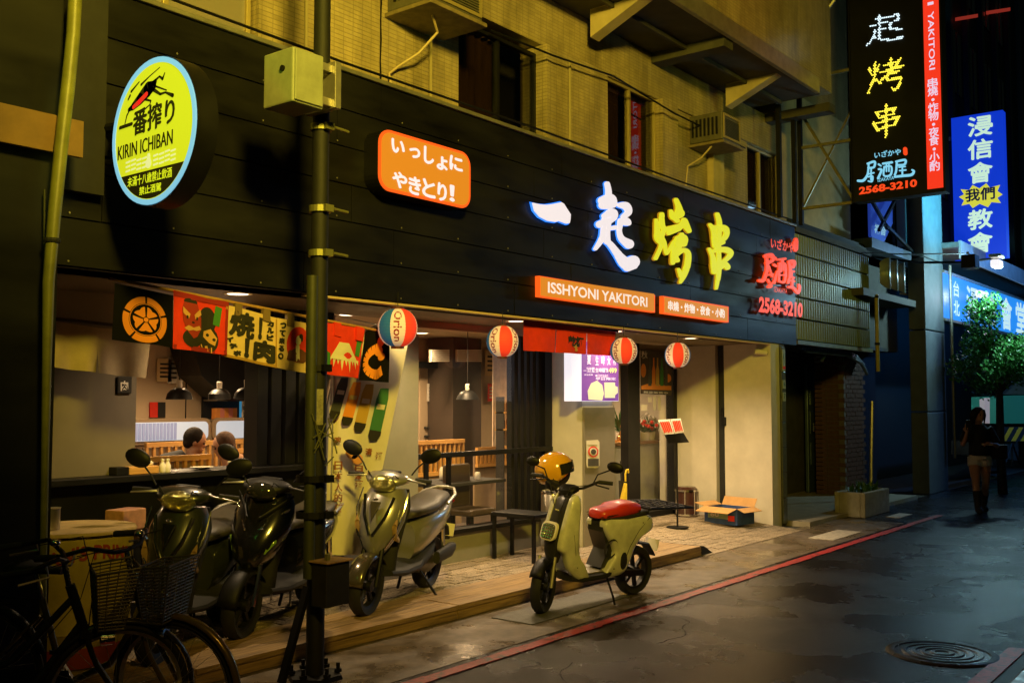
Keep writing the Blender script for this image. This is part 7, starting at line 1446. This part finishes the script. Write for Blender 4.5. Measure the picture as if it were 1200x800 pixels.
diner('brown haired diner facing the man, seen over the booth partition', 262, 522, 8.7, R(150), R(22), mat('brown_hair', (.07, .035, .018), .85, var=.4, sc=30), False, mat('brown_top', (.30, .15, .07), .85))
# third guest: forearm reaching past the grey column
t = thing('person', 'guest mostly hidden behind the grey column, one bare forearm on the counter', 'person', (0, 0, 0)); e_, w_ = PY(96, 534, 7.0), PY(72, 549, 6.9)
b = B(); sh_ = V3((e_.x+.16, 7.45, e_.z+.20)); b.tube([sh_, e_+V3((.05, .1, 0)), e_, w_], [.055, .05, .042, .026], 10); hand(b, w_, (w_-e_), V3((0, 0, 1)), 1, .4)
hc = V3((sh_.x+.10, 7.62, sh_.z+.24)); q = head(b, hc, 1, R(215), R(15)); b.tube([hc+V3((0, .03, -.10)), hc+V3((0, .05, -.2))], [.055, .06], 10); b.tube([hc+V3((.02, .08, -.9)), hc+V3((0, .08, -.22))], [.15, .13], 14)
body('body', b, M_skin, t, .011); b = B(); b.tube([hc+V3((.02, .08, -1.0)), hc+V3((0, .08, -.4)), hc+V3((0, .06, -.17))], [.18, .18, .09], 14); b.tube([hc+V3((0, .06, -.25)), sh_, e_+V3((.06, .1, .02))], [.1, .075, .06], 10); body('shirt', b, mat('charcoal_shirt', (.02, .022, .025)), t, .014)
b = B(); b.ball(q(-.02, 0, .04), (.10, .088, .092), 14, 10); body('hair', b, M_hair, t, .011, 2)
# ================================================================== assumed lamps, unseen outside the picture, added to light the lane
def lamp_post(name, label, base, hd_, em):
    t = thing(name, label, 'street lamp', base); d = V3(hd_)-V3(base); ob('post', B().tube([(0, 0, 0), (0, 0, d.z+.15), (d.x*.5, d.y*.5, d.z+.4), (d.x, d.y, d.z+.22)], [.09, .06, .045, .04], 12), M_alu, parent=t, smooth=1)
    ob('lamp_head', B().loft([sect(-.25, .2, .05, .04), sect(0, .18, .15, .07), sect(.3, .17, .10, .05)], ), M_alu, parent=t, smooth=1).location = d-V3((0, 0, .05)); ob('lens', B().lathe([(0, .06), (.12, .06)], 16), em, parent=t).location = d
lamp_post('added_street_lamp', 'assumed sodium street lamp on the near side of the lane behind the camera', (-.9, -1.6, .12), LAMPS[0][1], emat('sodium_lens', (1, .6, .12), 6))  # unseen lamp, assumed from the yellow light on the upper wall
lamp_post('added_street_lamp', 'assumed yellow green street lamp across the lane from the entrance', (12.5, -2.8, .12), LAMPS[1][1], emat('sodium_lens', (1, .6, .12)))  # second unseen lamp, assumed from the yellow light on the right-hand wall
lamp_post('added_street_lamp', 'added white blue street lamp at the far end of the lane', (31, -.4, .12), LAMPS[5][1], emat('cool_lens', (.4, .7, 1), 6))  # no lamp visible here; added for cool light on the far lane
lamp_post('assumed_flood_post', 'assumed post mounted floodlight aimed at the pale concrete column', (18.8, 1.2, .12), LAMPS[3][1], emat('cool_lens', (.4, .7, 1), 6))  # unseen post and flood, assumed as source of the column's cyan wash
t = thing('assumed_green_sign', 'assumed small lit green cross left of the picture, unseen source of green light', 'shop sign', (1.2, 4.35, 3.15)); ob('cross', B().box((-.05, -.25, -.08), (.05, .25, .08)).box((-.049, -.08, -.25), (.049, .08, -.081)).box((-.049, -.08, .081), (.049, .08, .25)), emat('assumed_green_light', (.2, 1, .1), 1.5), parent=t); ob('arm', B().bar((0, .2, 0), (0, 1.2, 0), .05), M_blk, parent=t)  # cross shape invented; stands for an assumed green source out of view

# ================================================================== more of what fills the place
t = thing('range_hood', 'long brushed steel hood behind the booth at the left edge', 'hood'); ob('hood_body', B().slab([PY(*p, 9.7) for p in ((40, 492), (96, 492), (96, 508), (40, 512))], (0, .2, 0)), M_steel, parent=t); ob('hood_lip', B().slab([PY(*p, 9.66) for p in ((40, 509), (96, 506), (96, 508.5), (40, 512))], (0, .03, 0)), M_alu, parent=t)
tag(ob('wall_shelf', B().slab([PY(*p, 9.8) for p in ((45, 471), (95, 471), (95, 474), (45, 474))], (0, .14, 0)), M_ink), 'dark wall shelf under the swirling print', 'shelf')
for k in range(3): q = PY(76+k*7, 487, 9.6); tag(ob('bottle', B().lathe([(0, 0), (.03, 0), (.03, .09), (.012, .13), (.012, .16), (0, .16)], 10, Matrix.Translation((q.x, 9.75, PY(76, 492, 9.7).z))), (M_blu, M_whp, M_green)[k], smooth=1), ('blue', 'white', 'green')[k]+' bottle standing on the long steel hood', 'bottle')
for k, px in enumerate((58, 66)): q = PY(px, 549, 6.8); tag(ob('drinking_glass', B().lathe([(.0, .002), (.028, .002), (.034, .11), (.031, .11), (.026, .008)], 16, Matrix.Translation((q.x, 6.8, 1.166))), glassmat('tumbler_glass', (.9, .9, .9), .3), smooth=1), ('left', 'right')[k]+' drinking glass beside the bare forearm on the counter', 'glass')
for k, x in enumerate((3.0, 3.75, 4.5, 5.2)):
    t = thing('bar_stool', 'backless bar stool below the counter, '+('nearest the barrel', 'second from the barrel', 'third from the barrel', 'nearest the arched partition')[k], 'stool', (x, 6.32, .1), group='bar stools below the counter')
    ob('seat', B().lathe([(0, .72), (.15, .72), (.16, .70), (.15, .66), (0, .66)], 20), mat('dark_stool_seat', (.05, .025, .015), .35), parent=t, smooth=1)
    for j in range(4): a = R(45+90*j); ob('leg', B().tube([(.10*math.cos(a), .10*math.sin(a), .66), (.17*math.cos(a), .17*math.sin(a), 0)], .010, 6), M_chr if k % 2 else M_blk, parent=t)
    ob('foot_ring', B().lathe([(.15, .25), (.158, .255), (.15, .26)], 20), M_chr, parent=t)
t = thing('bottle_rack', 'small rack of amber and brown bottles at the foot of the sheer curtain', 'rack'); x0 = PY(585, 510, 8.8).x
for z in (1.28, 1.52): ob('shelf_board', B().box((x0, 8.7, z), (x0+.62, 8.88, z+.02)), M_oak, parent=t)
for sx in (0, .60): ob('upright', B().box((x0+sx, 8.72, .1), (x0+sx+.02, 8.86, 1.75)), M_ink, parent=t)
for k in range(10): z = 1.302 if k < 5 else 1.542; tag(ob('bottle', B().lathe([(0, 0), (.032, 0), (.032, .11), (.012, .15), (.012, .19), (0, .19)], 10, Matrix.Translation((x0+.07+.11*(k % 5), 8.79, z))), mat('amber_bottle', (.5, .2, .03), .15) if k % 2 else mat('brown_bottle', (.12, .05, .02), .15), smooth=1), ('leftmost', 'second', 'middle', 'fourth', 'rightmost')[k % 5]+' dark bottle on the '+('lower', 'upper')[k//5]+' board of the rack by the sheer curtain', 'bottle', 'bottles in the rack by the curtain')
# cables and conduits over the old wall
for k, (pts, lb) in enumerate((([(3.2, 5.52, 4.24), (5.0, 5.53, 4.225), (7.4, 5.52, 4.24), (10.2, 5.53, 4.225), (13.4, 5.52, 4.235)], 'black cable lying along the top of the fascia'), ([(7.1, 5.86, 5.18), (7.9, 5.70, 5.12), (9.0, 5.70, 5.20), (10.3, 5.70, 5.1), (12.6, 5.86, 5.16)], 'thin cable drooping between the upper windows'))):
    tag(ob('wall_cable', B().tube(pts, .011, 5), M_blk, smooth=1), lb, 'cable')
for k, x in enumerate((4.9, 6.3, 8.3, 11.95)): tag(ob('wall_conduit', B().tube([(x, YU-.02 if x != 8.3 else YU-.11, 4.12), (x, YU-.02 if x != 8.3 else YU-.11, 5.2)], .014, 6), mat('painted_conduit', (.36, .30, .17), .6), smooth=1), ('leftmost thin conduit on the tiled upper wall', 'thin conduit on the tiled wall under the large air conditioner', 'thin conduit on the tiled pier between the dark windows', 'thin conduit on the wall right of the small air conditioner')[k], 'conduit')
# fixings along the fascia
b = B()
for r_ in range(6):
    for k in range(16): b.lathe([(0, .0), (.006, .0), (.007, .003)], 6, Matrix.Translation((2.9+k*.68, YF-.003, 2.505+r_*.2817)) @ Matrix.Rotation(R(90), 4, 'X'))
ob('screw', b, M_alu, parent=fa, kind='stuff')
b = B()
for k in range(420):      # grit, leaves and paper scraps along the gutter
    x = random.uniform(3, 14); y = 5.15-abs(random.gauss(0, .28)); s_ = random.uniform(.003, .012); a = random.uniform(0, 3)
    if y < 4.4: continue
    b.add([(x, y, .006), (x+s_*math.cos(a), y+s_*math.sin(a), .006+s_*.4), (x+s_*math.cos(a+2), y+s_*math.sin(a+2), .006+s_*.3)], [(0, 1, 2)])
tag(ob('gutter_litter', b, mat('litter_brown', (.22, .15, .08), .9)), 'scattered grit and scraps along the gutter', 'litter', kind='stuff')

# asphalt repairs and cracks
b = B()
for (x, y, a, n) in ((6.2, 3.6, .2, 26), (8.9, 2.6, -.5, 30), (11.5, 3.4, .1, 26), (4.6, 2.9, .9, 18)):
    for k in range(n):
        a += random.uniform(-.5, .5); x1, y1 = x+.07*math.cos(a), y+.07*math.sin(a); w_ = random.uniform(.003, .008)
        if y1 > 4.15 or y1 < 1.7: a = -a; continue
        b.add([(x, y-w_, .0015), (x1, y1-w_, .0015), (x1, y1+w_, .0015), (x, y+w_, .0015)], [(0, 1, 2, 3)]); x, y = x1, y1
ob('road_crack', b, M_rub, kind='structure')

# small things that fill the room
for k, (px, py, yy, w_, h_, m, lb) in enumerate(((183, 447, 11.55, .22, .30, M_crm, 'small cream paper slip on the back wall left of the lamps'), (196, 449, 11.55, .16, .34, M_whp, 'narrow white paper slip on the back wall beside the cream one'), (60, 452, 9.9, .12, .3, M_crm, 'cream paper slip left of the swirling print'),
                                             (500, 470, 10.08, .18, .26, M_whp, 'white paper notice on the beige inner door'), (568, 440, 10.1, .26, .40, M_crm, 'cream poster on the wall right of the dark inner pillar'), (571, 470, 10.1, .2, .28, M_redc, 'red poster below the cream poster right of the inner pillar'))):
    p = PY(px, py, yy); t = thing('wall_slip', lb, 'poster', (p.x, yy-.012, p.z)); ob('paper', B().box((0, 0, 0), (w_, .008, h_)), m, parent=t); b = B()
    for j in range(4): b.box((w_*.2, -.003, h_*(.18+.18*j)), (w_*.8, -.001, h_*(.18+.18*j)+h_*.08))
    ob('print', b, M_ink if m != M_redc else M_whp, parent=t, kind='stuff')
for k, (x, y, lb) in enumerate(((4.62, 6.72, 'white plate on the counter near the black door leaves'), (4.9, 6.68, 'small white bowl on the counter near the black door leaves'))):
    tag(ob('dish', B().lathe([(0, .004), (.05, .004), (.09-.03*k, .02+.03*k), (.085-.03*k, .02+.03*k), (.045, .008), (0, .008)], 24, Matrix.Translation((x, y, 1.166))), M_whp, smooth=1), lb, 'dish')
for k in range(4):
    p = PY(283+k*5, 541, 7.9); tag(ob('drinking_glass', B().lathe([(0, .002), (.03, .002), (.037, .12), (.033, .12), (.028, .008)], 14, Matrix.Translation((p.x, 7.9, 1.0))), glassmat('tumbler_glass', (.9, .9, .9)), smooth=1), ('first', 'second', 'third', 'last')[k]+' tumbler in the row on the booth table by the black leaves', 'glass')
t = thing('booth_table', 'dark booth table carrying a row of tumblers', 'table', (PY(283, 541, 7.9).x-.3, 7.65, .1)); ob('tabletop', B().box((0, 0, .86), (1.3, .5, .895)), M_oak, parent=t); ob('leg', B().box((.6, .2, 0), (.68, .28, .86)), M_blk, parent=t)
t = thing('red_strip_poster', 'narrow red vertical poster between the black door leaves', 'poster'); Q = onY(7.2); b = B(); poly(b, Q, [(340.5, 503), (346, 503), (346, 540), (340.5, 540)], 0, .01); ob('paper', b, M_redc, parent=t)
b = B()
for k in range(4): poly(b, Q, [(341.5, 510+k*6), (345, 510+k*6), (345, 514+k*6), (341.5, 514+k*6)], .003, .002)
ob('print', b, M_whp, parent=t, kind='stuff')
t = thing('brown_wall_strip', 'pinkish brown wall strip lit between the black door leaves', 'panel'); b = B(); poly(b, onY(7.3), [(334, 425), (347, 427), (347, 545), (334, 545)], 0, .03); ob('panel_board', b, M_int, parent=t)
# stickers, plates and tied rubbish on poles and scooters
st_ = thing('pole_sticker', 'faded paper sticker wrapped on the utility pole at head height', 'sticker', (4.13, 4.80, 1.55)); b = B().lathe([(.0565, 0), (.0565, .22)], 12, None, R(190), R(265)); ob('paper', b, mat('faded_paper', (.30, .28, .18), .8, var=.5, sc=30), parent=st_)
